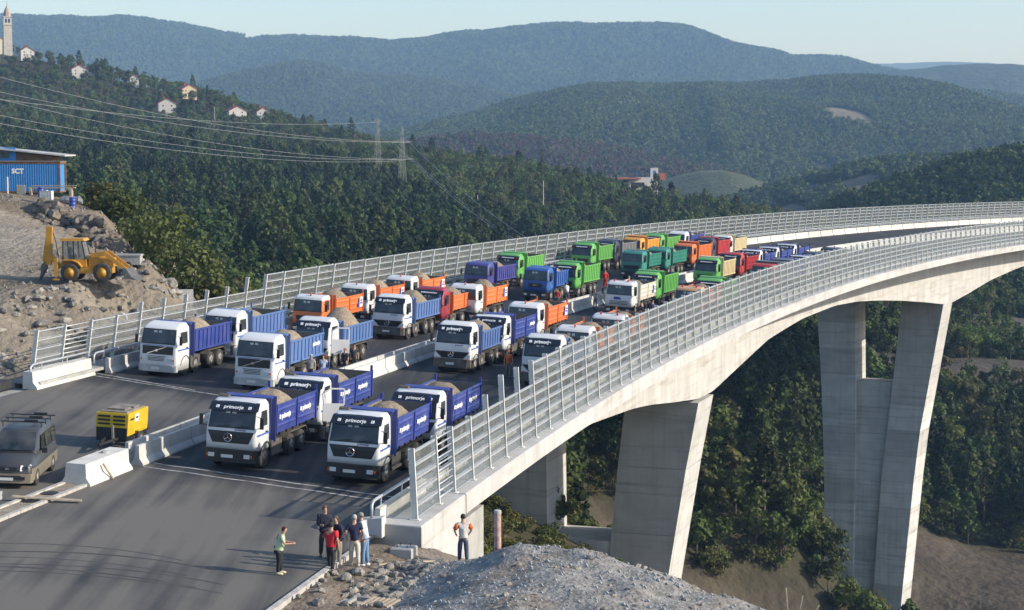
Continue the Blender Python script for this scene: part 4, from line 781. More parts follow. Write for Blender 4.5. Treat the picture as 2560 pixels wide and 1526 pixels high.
# ------------------------------------------------------------------ tipper trucks.  local frame: x runs back from the bumper, y towards the far side, z up
PAINT = {}
def paint(name, c): 
    if name not in PAINT: PAINT[name] = mat('paint_'+name, tuple(.97*x for x in c), 0.45, scale=1.3, coat=0.12, rnd=0.06, col2=tuple(.85*x+.15*d for x, d in zip(c, (.30, .26, .20))), detail=9)
    return PAINT[name]
for nm, c in dict(white=(.66, .67, .67), navy=(.022, .045, .245), blue=(.085, .165, .38), orange=(.66, .16, .035), green=(.11, .38, .075), teal=(.025, .22, .17), maroon=(.30, .015, .04), red=(.42, .03, .03), ink=(.02, .022, .05), manblue=(.02, .10, .36), manviolet=(.045, .05, .25), beige=(.62, .52, .30), amber=(.72, .33, .04), tan=(.62, .36, .18), cream=(.66, .62, .52), steelgrey=(.16, .17, .18), yellow=(.70, .48, .03)).items(): paint(nm, c)
M_inner = mat('worn_bed_steel', (0.10, 0.085, 0.07), 0.75, scale=1.5, col2=(0.24, 0.20, 0.16), detail=6)
M_load = mat('crushed_stone_load', (0.17, 0.135, 0.095), 0.95, scale=5, col2=(0.32, 0.265, 0.19), bump=0.8, bscale=14, rnd=0.18)
M_dirtch = mat('dusty_chassis', (0.055, 0.05, 0.045), 0.85, scale=2.5, col2=(0.14, 0.125, 0.10), detail=6)
M_lamp = mat('lamp_lens', (0.62, 0.64, 0.64), 0.35); M_amber = mat('amber_lens', (0.55, 0.12, 0.02), 0.35); M_redlens = mat('red_lens', (0.55, 0.02, 0.02), 0.3)
M_rim = mat('steel_rim', (0.25, 0.24, 0.22), 0.6, 0.3, var=0.35, scale=4); M_chrome = mat('chrome', (0.6, 0.6, 0.62), 0.2, 0.9)
M_visor = mat('dark_sun_visor', (0.016, 0.02, 0.032), 0.25, spec=0.6); M_plate = mat('number_plate', (0.62, 0.63, 0.6), 0.5)
M_bluestripe = mat('blue_stripe', (0.05, 0.12, 0.42), 0.4); M_dirtywhite = mat('dusty_white_bumper', (0.42, 0.42, 0.40), 0.6, var=0.2, scale=2)
CAB = {  # front profile (z, x), half width, back x, windscreen z range, roof
 'sk': dict(p=[(.92, .10), (1.30, .06), (1.62, .06), (1.92, .10), (2.80, .40), (3.02, .55), (3.16, .90)], hw=1.24, xb=1.78, ws=(1.98, 2.72)),
 'act': dict(p=[(.92, .10), (1.40, .03), (1.80, .03), (1.98, .06), (2.78, .25), (3.05, .36), (3.24, .62), (3.30, 1.0)], hw=1.24, xb=1.88, ws=(2.02, 2.76)),
 'volvo': dict(p=[(.40, .04), (.95, .02), (1.30, .02), (1.95, .05), (2.82, .26), (2.98, .38), (3.16, .85), (3.24, 1.5)], hw=1.25, xb=1.92, ws=(2.02, 2.84)),
 'iveco': dict(p=[(.92, .10), (1.40, .05), (1.95, .06), (2.85, .20), (3.02, .32), (3.12, .75), (3.15, 1.2)], hw=1.23, xb=1.88, ws=(2.04, 2.80)),
 'man': dict(p=[(.92, .10), (1.40, .03), (1.92, .04), (2.82, .20), (3.04, .34), (3.14, .75), (3.16, 1.1)], hw=1.23, xb=1.86, ws=(2.06, 2.84)),
 'old': dict(p=[(.90, .12), (1.45, .06), (1.92, .08), (2.75, .24), (2.96, .36), (3.06, .75), (3.08, 1.1)], hw=1.20, xb=1.70, ws=(1.98, 2.74))}
def cab_x(c, z): return float(np.interp(z, [q[0] for q in c['p']], [q[1] for q in c['p']]))
def cab_hw(c, z): return c['hw']-max(0, z-2.0)*0.055-max(0, z-2.95)*0.45
MC = {}
def cached(key, fn):
    if key not in MC: MC[key] = fn()
    return MC[key]
def cab_mesh(style, m1, m2):
    c = CAB[style]; b = MB(); top = c['p'][-1][0]; r_ = .2
    zs = sorted(set([q[0] for q in c['p']]+[2.0, 2.4, 2.9])); rings = []
    for z in zs:
        hw = cab_hw(c, z); x = cab_x(c, z); xb = c['xb']-max(0, z-3.0)*.8
        ring = [(xb, -hw+.08, z), (xb-.08, -hw, z)]
        for k in range(4): a = math.pi/2*k/3; ring.append((x+r_-r_*math.sin(a), -hw+r_-r_*math.cos(a), z))
        for k in range(4): a = math.pi/2*(1-k/3); ring.append((x+r_-r_*math.sin(a), hw-r_+r_*math.cos(a), z))
        ring += [(xb-.08, hw, z), (xb, hw-.08, z)]; rings.append(ring)
    split = len([z for z in zs if z <= 2.86])
    b.loft(rings[:split][::1], 0, True, False); b.loft(rings[split-1:], 1, False, True)
    for f in b.f: f.reverse()
    return b.mesh('cab', [m1, m2], True)
def front_patch(c, z0, z1, w0, w1, off, m, name, yc=0.0, rows=None):
    zs = sorted(set([z0, z1]+[q[0] for q in c['p'] if z0 < q[0] < z1])); b = MB(); v = []
    for z in zs: w = w0+(w1-w0)*(z-z0)/(z1-z0); x = cab_x(c, z)-off; v += [(x, yc-w, z), (x, yc+w, z)]
    b.add(v, [(2*i, 2*i+2, 2*i+3, 2*i+1) for i in range(len(zs)-1)])
    bk = MB(); bk.v = [(x+.03, y, z) for x, y, z in v]; o = len(b.v); b.v += bk.v
    n = len(zs); ed = [2*i for i in range(n)]+[2*i+1 for i in range(n-1, -1, -1)]
    for i in range(len(ed)): a_, e = ed[i], ed[(i+1) % len(ed)]; b.f.append([a_, e, e+o, a_+o]); b.m.append(0)
    return b.mesh(name, m)
def side_patch(c, poly, sg, off, m, name, th=.02):
    b = MB(); a = [(x, sg*(cab_hw(c, z)+off), z) for x, z in poly]; d = [(x, sg*(cab_hw(c, z)+off-th), z) for x, z in poly]; n = len(poly)
    b.add(a+d, [tuple(range(n))]+[(i, (i+1) % n, (i+1) % n+n, i+n) for i in range(n)]); return b.mesh(name, m)
def tyre_mesh(R_, w, m): return MB().wheelprof([(R_*.60, -w/2), (R_*.86, -w/2), (R_*.97, -w*.42), (R_, -w*.25), (R_, w*.25), (R_*.97, w*.42), (R_*.86, w/2), (R_*.60, w/2)], (0, 0, 0), 22, ring=True).mesh('wheel', m, True)
def rim_mesh(R_, w):
    b = MB(); b.wheelprof([(R_*.60, -w*.46), (R_*.52, -w*.30), (R_*.34, -w*.34), (R_*.30, -w*.52), (R_*.14, -w*.56), (R_*.12, -w*.2), (R_*.60, w*.3), (R_*.60, w*.46)], (0, 0, 0), 18); return b.mesh('rim', M_rim, True)
def bed_mesh(style, mo, x0, x1, top):
    """open tipper body: floor, walls, headboard, ribs"""
    b = MB(); z0 = 1.50; hw = 1.26; th = .07; zt = top
    b.box(x0, x1, -hw, hw, z0-.10, z0, 0)
    for sg in (-1, 1):
        y0, y1 = (sg*hw, sg*(hw-th)) if sg < 0 else (sg*(hw-th), sg*hw); b.box(x0, x1, y0, y1, z0, zt, 0)
        b.add([(x0+.08, sg*(hw-th)-sg*.004, z0), (x1-.08, sg*(hw-th)-sg*.004, z0), (x1-.08, sg*(hw-th)-sg*.004, zt-.03), (x0+.08, sg*(hw-th)-sg*.004, zt-.03)], [(0, 1, 2, 3)], 1)
        L = x1-x0
        if style == 'ribs':
            n = 9
            for i in range(n+1): x = x0+.03+(L-.14)*i/n; b.box(x, x+.09, *sorted((sg*hw, sg*(hw+.055))), z0-.08, zt-.07, 0)
            b.box(x0, x1, *sorted((sg*hw, sg*(hw+.07))), zt-.09, zt+.02, 0); b.box(x0, x1, *sorted((sg*hw, sg*(hw+.06))), z0-.14, z0-.02, 0)
        elif style == 'grid':
            for i in range(12): x = x0+.02+(L-.1)*i/11; b.box(x, x+.07, *sorted((sg*hw, sg*(hw+.045))), z0-.08, zt-.03, 0)
            for z in (z0+.0, z0+.38, z0+.76, zt-.06): b.box(x0, x1, *sorted((sg*hw, sg*(hw+.06))), z, z+.06, 0)
        else:    # drop-side boards with swages and hinge posts
            for i, f in enumerate((0.0, .5, 1.0)): x = x0+(L-.1)*f; b.box(x, x+.1, *sorted((sg*hw, sg*(hw+.06))), z0-.14, zt+.04, 0)
            for f0 in (0.03, .53):
                for z in (z0+.14, z0+.5, z0+.88):
                    xa, xb_ = x0+L*f0, x0+L*(f0+.42); zz = min(z, zt-.2)
                    b.hexa([(xa, sg*hw, zz), (xb_, sg*hw, zz), (xb_, sg*(hw+.035), zz+.05), (xa, sg*(hw+.035), zz+.05), (xa, sg*hw, zz+.17), (xb_, sg*hw, zz+.17), (xb_, sg*(hw+.035), zz+.12), (xa, sg*(hw+.035), zz+.12)] if sg > 0 else [(xa, sg*(hw+.035), zz+.05), (xb_, sg*(hw+.035), zz+.05), (xb_, sg*hw, zz), (xa, sg*hw, zz), (xa, sg*(hw+.035), zz+.12), (xb_, sg*(hw+.035), zz+.12), (xb_, sg*hw, zz+.17), (xa, sg*hw, zz+.17)], 0)
                for q in range(3): x = x0+L*(f0+.05+.16*q); b.cbox((x, sg*(hw+.03), z0-.12), (.08, .09, .12), 2)
            b.box(x0, x1, *sorted((sg*hw, sg*(hw+.045))), zt-.05, zt+.02, 0)
    hb = zt+.45 if style != 'drop' else zt+.30
    b.box(x0-.07, x0, -hw-.02, hw+.02, z0-.45, hb, 0)
    for y in (-1.0, -.5, 0, .5, 1.0): b.box(x0-.14, x0-.07, y-.04, y+.04, z0-.4, hb-.02, 0)
    if style != 'drop': b.hexa([(x0-.42, -hw+.1, hb-.12), (x0, -hw+.1, hb-.05), (x0, hw-.1, hb-.05), (x0-.42, hw-.1, hb-.12), (x0-.42, -hw+.1, hb-.05), (x0, -hw+.1, hb+.02), (x0, hw-.1, hb+.02), (x0-.42, hw-.1, hb-.05)], 0)
    b.add([(x0+.004, -hw+th, z0), (x0+.004, hw-th, z0), (x0+.004, hw-th, hb-.06), (x0+.004, -hw+th, hb-.06)], [(0, 1, 2, 3)], 1)
    for sg in (-1, 1):
        y0, y1 = sorted((sg*(hw-.1), sg*(hw+.02))); b.hexa([(x1-.10, y0, z0), (x1+.02, y0, z0), (x1+.02, y1, z0), (x1-.10, y1, z0), (x1-.06, y0, zt+.30), (x1+.02, y0, zt+.30), (x1+.02, y1, zt+.30), (x1-.06, y1, zt+.30)], 0)
    return b.mesh('tipper_bed', [mo, M_inner, M_dark])
def tailgate_mesh(mo, x1, top): b = MB().box(x1-.06, x1+.0, -1.15, 1.15, 1.5, top-.02, 0); b.add([(x1-.064, -1.15, 1.5), (x1-.064, 1.15, 1.5), (x1-.064, 1.15, top-.03), (x1-.064, -1.15, top-.03)], [(0, 1, 2, 3)], 1); b.box(x1, x1+.06, -1.15, 1.15, top-.2, top-.1, 0); b.box(x1, x1+.06, -1.15, 1.15, 1.6, 1.7, 0); return b.mesh('tailgate', [mo, M_inner])
def load_mesh(seed, x0, x1, peak):
    nx, ny = 26, 13; xs = np.linspace(x0+.02, x1-.08, nx); ys = np.linspace(-1.17, 1.17, ny); X, Y = np.meshgrid(xs, ys); c = x0+(x1-x0)*(.40+.04*(seed % 3))
    z = 1.75+(peak+.25)*np.exp(-(np.abs(X-c)/1.75)**2.2-(np.abs(Y)/1.3)**2.6)-.12+fbm(X*1.3+seed*9, Y*1.3, 4, seed)*.13
    z = np.maximum(z, 1.66+.3*peak*np.exp(-((X-c)/2.6)**2)); return grid_mesh('gravel_load', X, Y, z, M_load)
def star_mesh():
    b = MB(); n = 16; b.tube([(0, .19*math.cos(2*math.pi*k/n), .19*math.sin(2*math.pi*k/n)) for k in range(n+1)], .016, 5, caps=False)
    for k in range(3): a = math.pi/2+k*2*math.pi/3; b.beam((0, 0, 0), (0, .18*math.cos(a), .18*math.sin(a)), .022, .035)
    return b.mesh('emblem', M_chrome)
def truck(s, t, style, cabc, bedc, bed, label, roofc=None, visor=None, front='plain', axles=(1.3, 4.95, 6.4), peak=1.15, door=False, beacons=0, beacon_m=None, snork=False, logo=False, seed=0, near=True, bumper='black', x1=8.25, top=2.74, side_logo=None, rot=0.0):
    c = CAB[style]; tr = empty('tipper_truck', frame(s-.35, t) @ RZ(rot), label, 'truck', 'tipper trucks parked on the viaduct')
    m1 = paint(*[cabc, None]) if cabc in PAINT else None; m2 = PAINT[roofc] if roofc else PAINT[cabc]; m1 = PAINT[cabc]
    def put(name, key, fn, mw=None, parent=None, label=None): return obj(name, cached(key, fn), parent or tr, mw, label)
    put('cab', ('cab', style, cabc, roofc), lambda: cab_mesh(style, m1, m2))
    z0, z1 = c['ws']; w = c['hw']-.17
    put('windscreen', ('ws', style), lambda: front_patch(c, z0, z1, w, w-.04, .012, M_glass, 'windscreen'))
    put('windscreen_seal', ('wss', style), lambda: front_patch(c, z0-.05, z1+.05, w+.05, w+.01, .004, M_black, 'windscreen_seal'))
    if near:
        for y in (-.55, .35): put('wiper', ('wip', style), lambda: MB().beam((cab_x(c, z0+.05)-.03, -.32, z0+.08), (cab_x(c, z0+.05)-.035, .35, z0+.02), .02, .03).mesh('wiper', M_black), T(0, y, 0))
    # doors, side windows
    for sg in (-1, 1):
        poly = [(.42, 1.12), (c['xb']-.28, 1.12), (c['xb']-.28, 2.80), (cab_x(c, 2.80)+.28, 2.80), (.40, 2.0)]
        wp = [(.46, 2.02), (c['xb']-.36, 2.02), (c['xb']-.36, 2.72), (cab_x(c, 2.72)+.34, 2.72)]
        mw = None
        if door and sg < 0:
            hx, hy = .42, -c['hw']; mw = T(hx, hy, 0) @ Matrix.Rotation(R(-62), 4, 'Z') @ T(-hx, -hy, 0)
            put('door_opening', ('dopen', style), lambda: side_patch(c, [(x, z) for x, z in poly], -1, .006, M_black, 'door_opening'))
            def dm():
                b = MB(); y = -c['hw']-.02; X0, X1, Zb, Zm, Zt = .42, c['xb']-.28, 1.12, 2.02, 2.80
                b.box(X0, X1, y-.05, y, Zb, Zm, 0); b.box(X0, X0+.06, y-.05, y, Zm, Zt-.25, 0); b.box(X1-.07, X1, y-.05, y, Zm, Zt, 0); b.box(X0+.3, X1, y-.05, y, Zt-.07, Zt, 0); b.beam((X0+.03, y-.025, Zt-.28), (X0+.33, y-.025, Zt-.03), .05, .06, 0); return b.mesh('door', [m1])
            d_ = put('door', ('dooropen', style, cabc), dm, mw); continue
        d_ = put('door', ('door', style, cabc, sg), lambda: side_patch(c, poly, sg, .014, m1, 'door'))
        if near: put('door_handle', ('dh', style, sg), lambda: MB().cbox((c['xb']-.45, sg*(c['hw']+.03), 1.72), (.2, .03, .06)).mesh('door_handle', M_black), None, d_)
        put('side_window', ('sw', style, sg), lambda: side_patch(c, wp, sg, .024, M_glass, 'side_window'))
        put('mirror', ('mir', style, sg), lambda: MB().cbox((.12, sg*1.47, 2.25), (.10, .16, .52)).beam((.2, sg*1.2, 2.55), (.12, sg*1.45, 2.48), .03, .03).beam((.25, sg*1.2, 1.98), (.12, sg*1.45, 2.02), .03, .03).mesh('mirror', M_black))
    # sun visor with lettering
    if visor:
        zv = z1+.02
        def vm():
            b = MB(); ww = c['hw']-.06; xa, xt = cab_x(c, zv), cab_x(c, zv+.33)
            b.loft([[(xa-.15, -ww, zv-.02), (xt-.10, -ww+.03, zv+.30), (xt+.05, -ww+.03, zv+.34), (xa+.02, -ww, zv+.0)], [(xa-.19, 0, zv-.04), (xt-.13, 0, zv+.31), (xt+.05, 0, zv+.36), (xa+.02, 0, zv)], [(xa-.15, ww, zv-.02), (xt-.10, ww-.03, zv+.30), (xt+.05, ww-.03, zv+.34), (xa+.02, ww, zv+.0)]])
            return b.mesh('sun_visor', M_visor)
        v_ = put('sun_visor', ('visor', style), vm)
        xa, xt = cab_x(c, zv), cab_x(c, zv+.33); tilt = math.atan2((xt-.13)-(xa-.19), .35)
        mw = T((xa+xt)/2-.172, 0, zv+.135) @ Matrix.Rotation(tilt, 4, 'Y') @ FRONT
        if visor == 'primorje':
            obj('lettering', text_mesh('primorje', .27, M_white, .006), v_, mw)
            for y in (-.78, .78): put('logo_tile', ('tile',), lambda: MB().box(-.004, .004, -.075, .075, -.075, .075).add([(-.006, -.05, -.05), (-.006, .05, .05), (-.006, .05, .02), (-.006, -.02, -.05)], [(0, 1, 2, 3)], 1).mesh('logo_tile', [M_white, M_visor]), T((xa+xt)/2-.165, y, zv+.135) @ Matrix.Rotation(tilt, 4, 'Y'), v_)
        elif visor == 'bold':
            obj('lettering', text_mesh('primorje', .30, M_white, .016), v_, mw @ T(0.05, 0, 0))
            put('logo_tile', ('tileb',), lambda: MB().box(-.004, .004, -.09, .09, -.09, .09).mesh('logo_tile', M_white), T((xa+xt)/2-.175, .72, zv+.135) @ Matrix.Rotation(tilt, 4, 'Y'), v_)
        else:
            def marks():
                g = random.Random(5); b = MB(); y = .62
                while y > -.6: w_ = g.uniform(.05, .11); b.box(-.004, .004, y-w_, y, -.05, g.uniform(.03, .06)); y -= w_+.025
                return b.mesh('lettering', M_white)
            put('lettering', ('marks',), marks, T((xa+xt)/2-.176, 0, zv+.15) @ Matrix.Rotation(tilt, 4, 'Y'), v_)
            if visor == 'lamps':
                for y in (-.95, .95): put('marker_lamp', ('mk',), lambda: MB().cbox((0, 0, 0), (.05, .16, .08)).mesh('marker_lamp', M_redlens), T((xa+xt)/2-.17, y, zv+.16), v_)
    # front end
    if front in ('star', 'staract'):
        if front == 'star': put('grille', ('gr1', style), lambda: front_patch(c, 1.26, 1.80, .88, 1.12, .02, M_black, 'grille')); ez = 1.52
        else: put('grille', ('gr2', style), lambda: front_patch(c, 1.02, 1.46, .72, 1.18, .02, M_black, 'grille')); ez = 1.28
        e_ = put('emblem', ('star',), star_mesh, T(cab_x(c, ez)-.05, .12 if front == 'star' else .1, ez))
    elif front == 'volvo':
        put('grille', ('grv', style), lambda: front_patch(c, 1.36, 1.86, 1.0, 1.02, .015, M_black, 'grille')); put('grille_bar', ('grb', style), lambda: MB().beam((cab_x(c, 1.4)-.03, .7, 1.38), (cab_x(c, 1.8)-.03, -.55, 1.84), .03, .05).cbox((cab_x(c, 1.6)-.03, .08, 1.6), (.03, .14, .14)).mesh('grille_bar', M_chrome))
        def sl():
            b = MB()
            for k in range(4): b.cbox((cab_x(c, 1.0)-.012, .1, .98+k*.085), (.02, 1.15-.1*(k < 3), .035))
            return b.mesh('grille_slats', M_black)
        put('grille_slats', ('vsl', style), sl); put('stripe', ('vst', style), lambda: front_patch(c, 1.89, 1.93, 1.04, 1.04, .012, M_bluestripe, 'stripe'))
    elif front == 'iveco':
        def iv():
            b = MB()
            for k in range(3): b.cbox((cab_x(c, 1.4)-.012, 0, 1.22+k*.12), (.02, 1.6, .05))
            return b.mesh('grille_slats', M_black)
        put('grille_slats', ('ivs', style), iv)
        if logo: put('logo', ('ivl',), lambda: MB().add([(0, .35, 1.60), (0, -.35, 1.60), (0, -.18, 1.83), (0, .32, 1.83)], [(0, 1, 2, 3)]).mesh('logo', mat('logo_violet', (.05, .04, .3), .5)), T(cab_x(c, 1.7)-.02, .1, 0))
    elif front == 'man':
        put('grille', ('grm', style), lambda: front_patch(c, 1.36, 1.72, .62, .66, .015, M_black, 'grille')); g_ = obj('lettering', text_mesh('MAN', .2, M_chrome, .01), tr, T(cab_x(c, 1.6)-.04, 0, 1.56) @ FRONT)
    else:
        put('grille', ('grp', style), lambda: front_patch(c, 1.22, 1.62, .8, .9, .015, M_black, 'grille'))
    if near and front in ('star', 'staract'): obj('lettering', text_mesh('primorje', .15, mat('navy_lettering', (.03, .04, .2), .5), .004), tr, T(cab_x(c, 1.87)-.02, -.45, 1.885) @ Matrix.Rotation(.1, 4, 'Y') @ FRONT)
    if near and style == 'sk' or style == 'volvo' or front == 'staract':
        put('stripe', ('str', style), lambda: side_patch(c, [(.2, 1.60), (c['xb']-.05, 1.60), (c['xb']-.05, 1.68), (.2, 1.68)], -1, .02, M_bluestripe, 'stripe'))
    mb_ = {'black': M_black, 'white': M_dirtywhite, 'grey': M_dirtch}[bumper]
    def bump_():
        b = MB(); zt, zb = (.98, .40) if bumper != 'white' else (.72, .30)
        b.loft([[(.30, -1.25, z), (.04, -1.25, z), (-.06, -1.0, z), (-.08, 0, z), (-.06, 1.0, z), (.04, 1.25, z), (.30, 1.25, z)] for z in (zb, zb+.08, zt)]); return b.mesh('bumper', mb_)
    bu = put('bumper', ('bump', bumper), bump_)
    hz_ = .70 if bumper != 'white' else 1.05
    if front == 'staract': hz_ = .98
    for sg in (-1, 1):
        put('headlight', ('hl', style, bumper, front == 'staract', sg), (lambda sg=sg: (MB().loft([[(cab_x(c, 1.1)-.03, sg*y, z) for y, z in [(.70, .92), (1.2, .95), (1.22, 1.28), (1.0, 1.25)]], [(cab_x(c, 1.1)+.12, sg*y, z) for y, z in [(.70, .92), (1.26, .95), (1.26, 1.28), (1.0, 1.25)]]]) if front == 'staract' else MB().box(-.10 if bumper != 'white' else -.02, .05, *sorted((sg*.72, sg*1.0)), hz_-.09, hz_+.09)).mesh('headlight', M_lamp)))
        put('indicator', ('ind', bumper, sg), lambda sg=sg: MB().box(-.09 if bumper != 'white' else -.03, .08, *sorted((sg*1.03, sg*1.10)), hz_-.06, hz_+.06).mesh('indicator', M_amber))
    if near: put('number_plate', ('plate',), lambda: MB().box(-.10, -.082, -.28, .28, .58, .72).mesh('number_plate', M_plate), T(0, .1, -.13 if bumper == 'white' else .02), bu)
    if near:
        for y in (.25, -.05): put('paper_notice', ('note', style), lambda: MB().add([(cab_x(c, z1-.05)-.02, -.1, z1-.22), (cab_x(c, z1-.05)-.02, .1, z1-.22), (cab_x(c, z1-.05)-.016, .1, z1-.05), (cab_x(c, z1-.05)-.016, -.1, z1-.05)], [(0, 1, 2, 3)]).mesh('paper_notice', M_plate), T(-.02, y, 0))
    for k in range(beacons): put('beacon', ('beac', beacon_m), lambda: MB().lathe([(.08, 0), (.08, .05), (.065, .06), (.06, .18), (.02, .21)], (0, 0, 0), 8).mesh('beacon', beacon_m or M_amber), T(.7, (0, .75, -.75)[k] if beacons != 2 else (.6, -.6)[k], c['p'][-1][0]-.02))
    if snork: put('air_intake', ('snk',), lambda: MB().tube([(1.55, .7, 3.12), (1.55, 1.15, 3.12)], .17, 10).tube([(1.75, .95, 1.6), (1.75, .95, 3.1)], .11, 8).mesh('air_intake', M_dirtch))
    # chassis, tanks, guards, wheels
    put('chassis', ('chs', x1), lambda: MB().box(.6, x1-.2, -.45, -.33, .85, 1.15).box(.6, x1-.2, .33, .45, .85, 1.15).box(2.0, x1-.3, -.5, .5, 1.15, 1.42).box(.5, 2.2, -.9, .9, .55, 1.0).box(x1-.35, x1-.2, -1.1, 1.1, .6, .75).mesh('chassis', M_dirtch))
    for sg in (-1, 1):
        put('fuel_tank' if sg < 0 else 'battery_box', ('tank', sg), lambda: MB().prism([(2.25, .50), (3.55, .50), (3.6, .6), (3.6, 1.05), (3.5, 1.12), (2.3, 1.12), (2.2, 1.0), (2.2, .6)], *sorted((sg*.62, sg*1.2))).box(2.2, 3.7, *sorted((sg*1.16, sg*1.24)), .42, .52).mesh('fuel_tank', M_dirtch))
        def guard():
            b = MB(); n = 8
            for k in range(n): a0, a1 = math.pi*(.06+.86*k/n), math.pi*(.06+.86*(k+1)/n); r0 = .66; xa = axles[0]; q = lambda a, r_: (xa-r_*math.cos(a), .54+r_*math.sin(a)); p = [q(a0, r0), q(a1, r0), q(a1, r0+.06), q(a0, r0+.06)]; b.loft([[(x, sg*.92, z) for x, z in p], [(x, sg*1.27, z) for x, z in p]])
            return b.mesh('wheel_arch', M_black)
        put('wheel_arch', ('guard', sg, axles[0]), guard)
        def rg():
            b = MB(); a0, a1 = axles[-2], axles[-1]
            b.loft([[(x, y, z) for x, z in [(a0-.75, .95), (a0-.5, 1.22), (a1+.45, 1.22), (a1+.72, .95), (a1+.72, .90), (a1+.45, 1.17), (a0-.5, 1.17), (a0-.75, .90)]] for y in sorted((sg*.72, sg*1.26))]); return b.mesh('mudguard', M_dirtch)
        put('mudguard', ('mud', sg, axles[-2:]), rg)
        for i, ax in enumerate(axles):
            rear = i >= len(axles)-2; w_ = .58 if rear else .34; R_ = .54
            wh = put('wheel', ('tyre', w_), lambda: tyre_mesh(R_, w_, M_rubber), T(ax, sg*(1.22-w_/2), R_) @ (Matrix.Identity(4) if sg < 0 else Matrix.Rotation(math.pi, 4, 'Z')))
            put('rim', ('rim', w_), lambda: rim_mesh(R_, w_), None, wh)
    # body and load
    x0 = 2.55
    bd = put('tipper_bed', ('bed', bed, bedc, x0, x1, top), lambda: bed_mesh(bed, PAINT[bedc], x0, x1, top))
    put('tailgate', ('tail', bedc, x1, top), lambda: tailgate_mesh(PAINT[bedc], x1, top), None, bd)
    if side_logo == 'primorje':
        for x in (3.6, 6.5): obj('lettering', text_mesh('primorje', .34, M_white, .02), bd, T(x+.2, -1.315, 2.16) @ SIDE); put('logo_tile', ('tiles',), lambda: MB().box(-.1, .1, -.004, .004, -.1, .1).mesh('logo_tile', M_white), T(x-.62, -1.315, 2.16), bd)
    elif side_logo == 'one': obj('lettering', text_mesh('primorje', .36, M_white, .02), bd, T(6.9, -1.335, 2.2) @ SIDE)
    elif side_logo == 'tile':
        put('company_tile', ('ctile',), lambda: MB().add([(-.45, 0, -.38), (.0, 0, -.38), (.0, 0, .38), (-.05, 0, .38)], [(0, 1, 2, 3)], 1).box(0, .62, -.004, .004, -.38, .38, 0).box(.10, .52, -.008, -.003, -.16, .0, 1).box(.10, .52, -.008, -.003, .06, .2, 1).mesh('company_tile', [M_white, mat('tile_violet', (.06, .05, .28), .5)]), T(x1-.85, -1.335, 2.16), bd)
    put('gravel_load', ('load', seed % 5, x0, x1, round(peak, 2)), lambda: load_mesh(seed % 5+1, x0, x1, peak))
    return tr
A4 = (1.3, 2.95, 5.35, 6.75)
SK = dict(style='sk', peak=1.26, cabc='white', bedc='navy', bed='boards', visor='primorje', front='star', snork=True, side_logo='primorje', bumper='black')
AC = dict(style='act', cabc='white', bedc='blue', bed='ribs', visor='bold', front='staract', axles=A4, bumper='grey', top=2.58)
VO = dict(style='volvo', cabc='white', bedc='blue', bed='ribs', front='volvo', axles=A4, bumper='white', peak=1.3)
IV = dict(style='iveco', cabc='white', bedc='orange', bed='drop', front='iveco', beacons=1, side_logo='tile', axles=A4)
GR = dict(style='act', cabc='green', bedc='green', bed='ribs', visor='lamps', front='plain', axles=A4, top=2.95, snork=False, x1=8.0)
MN = dict(style='man', front='man', bed='ribs', axles=(1.3, 4.9, 6.3))
TL = dict(style='iveco', cabc='teal', bedc='teal', bed='grid', visor='marks', front='plain', beacons=1, axles=A4, top=2.75)
def V(d, **k): q = dict(d); q.update(k); return q
F = dict(near=False)
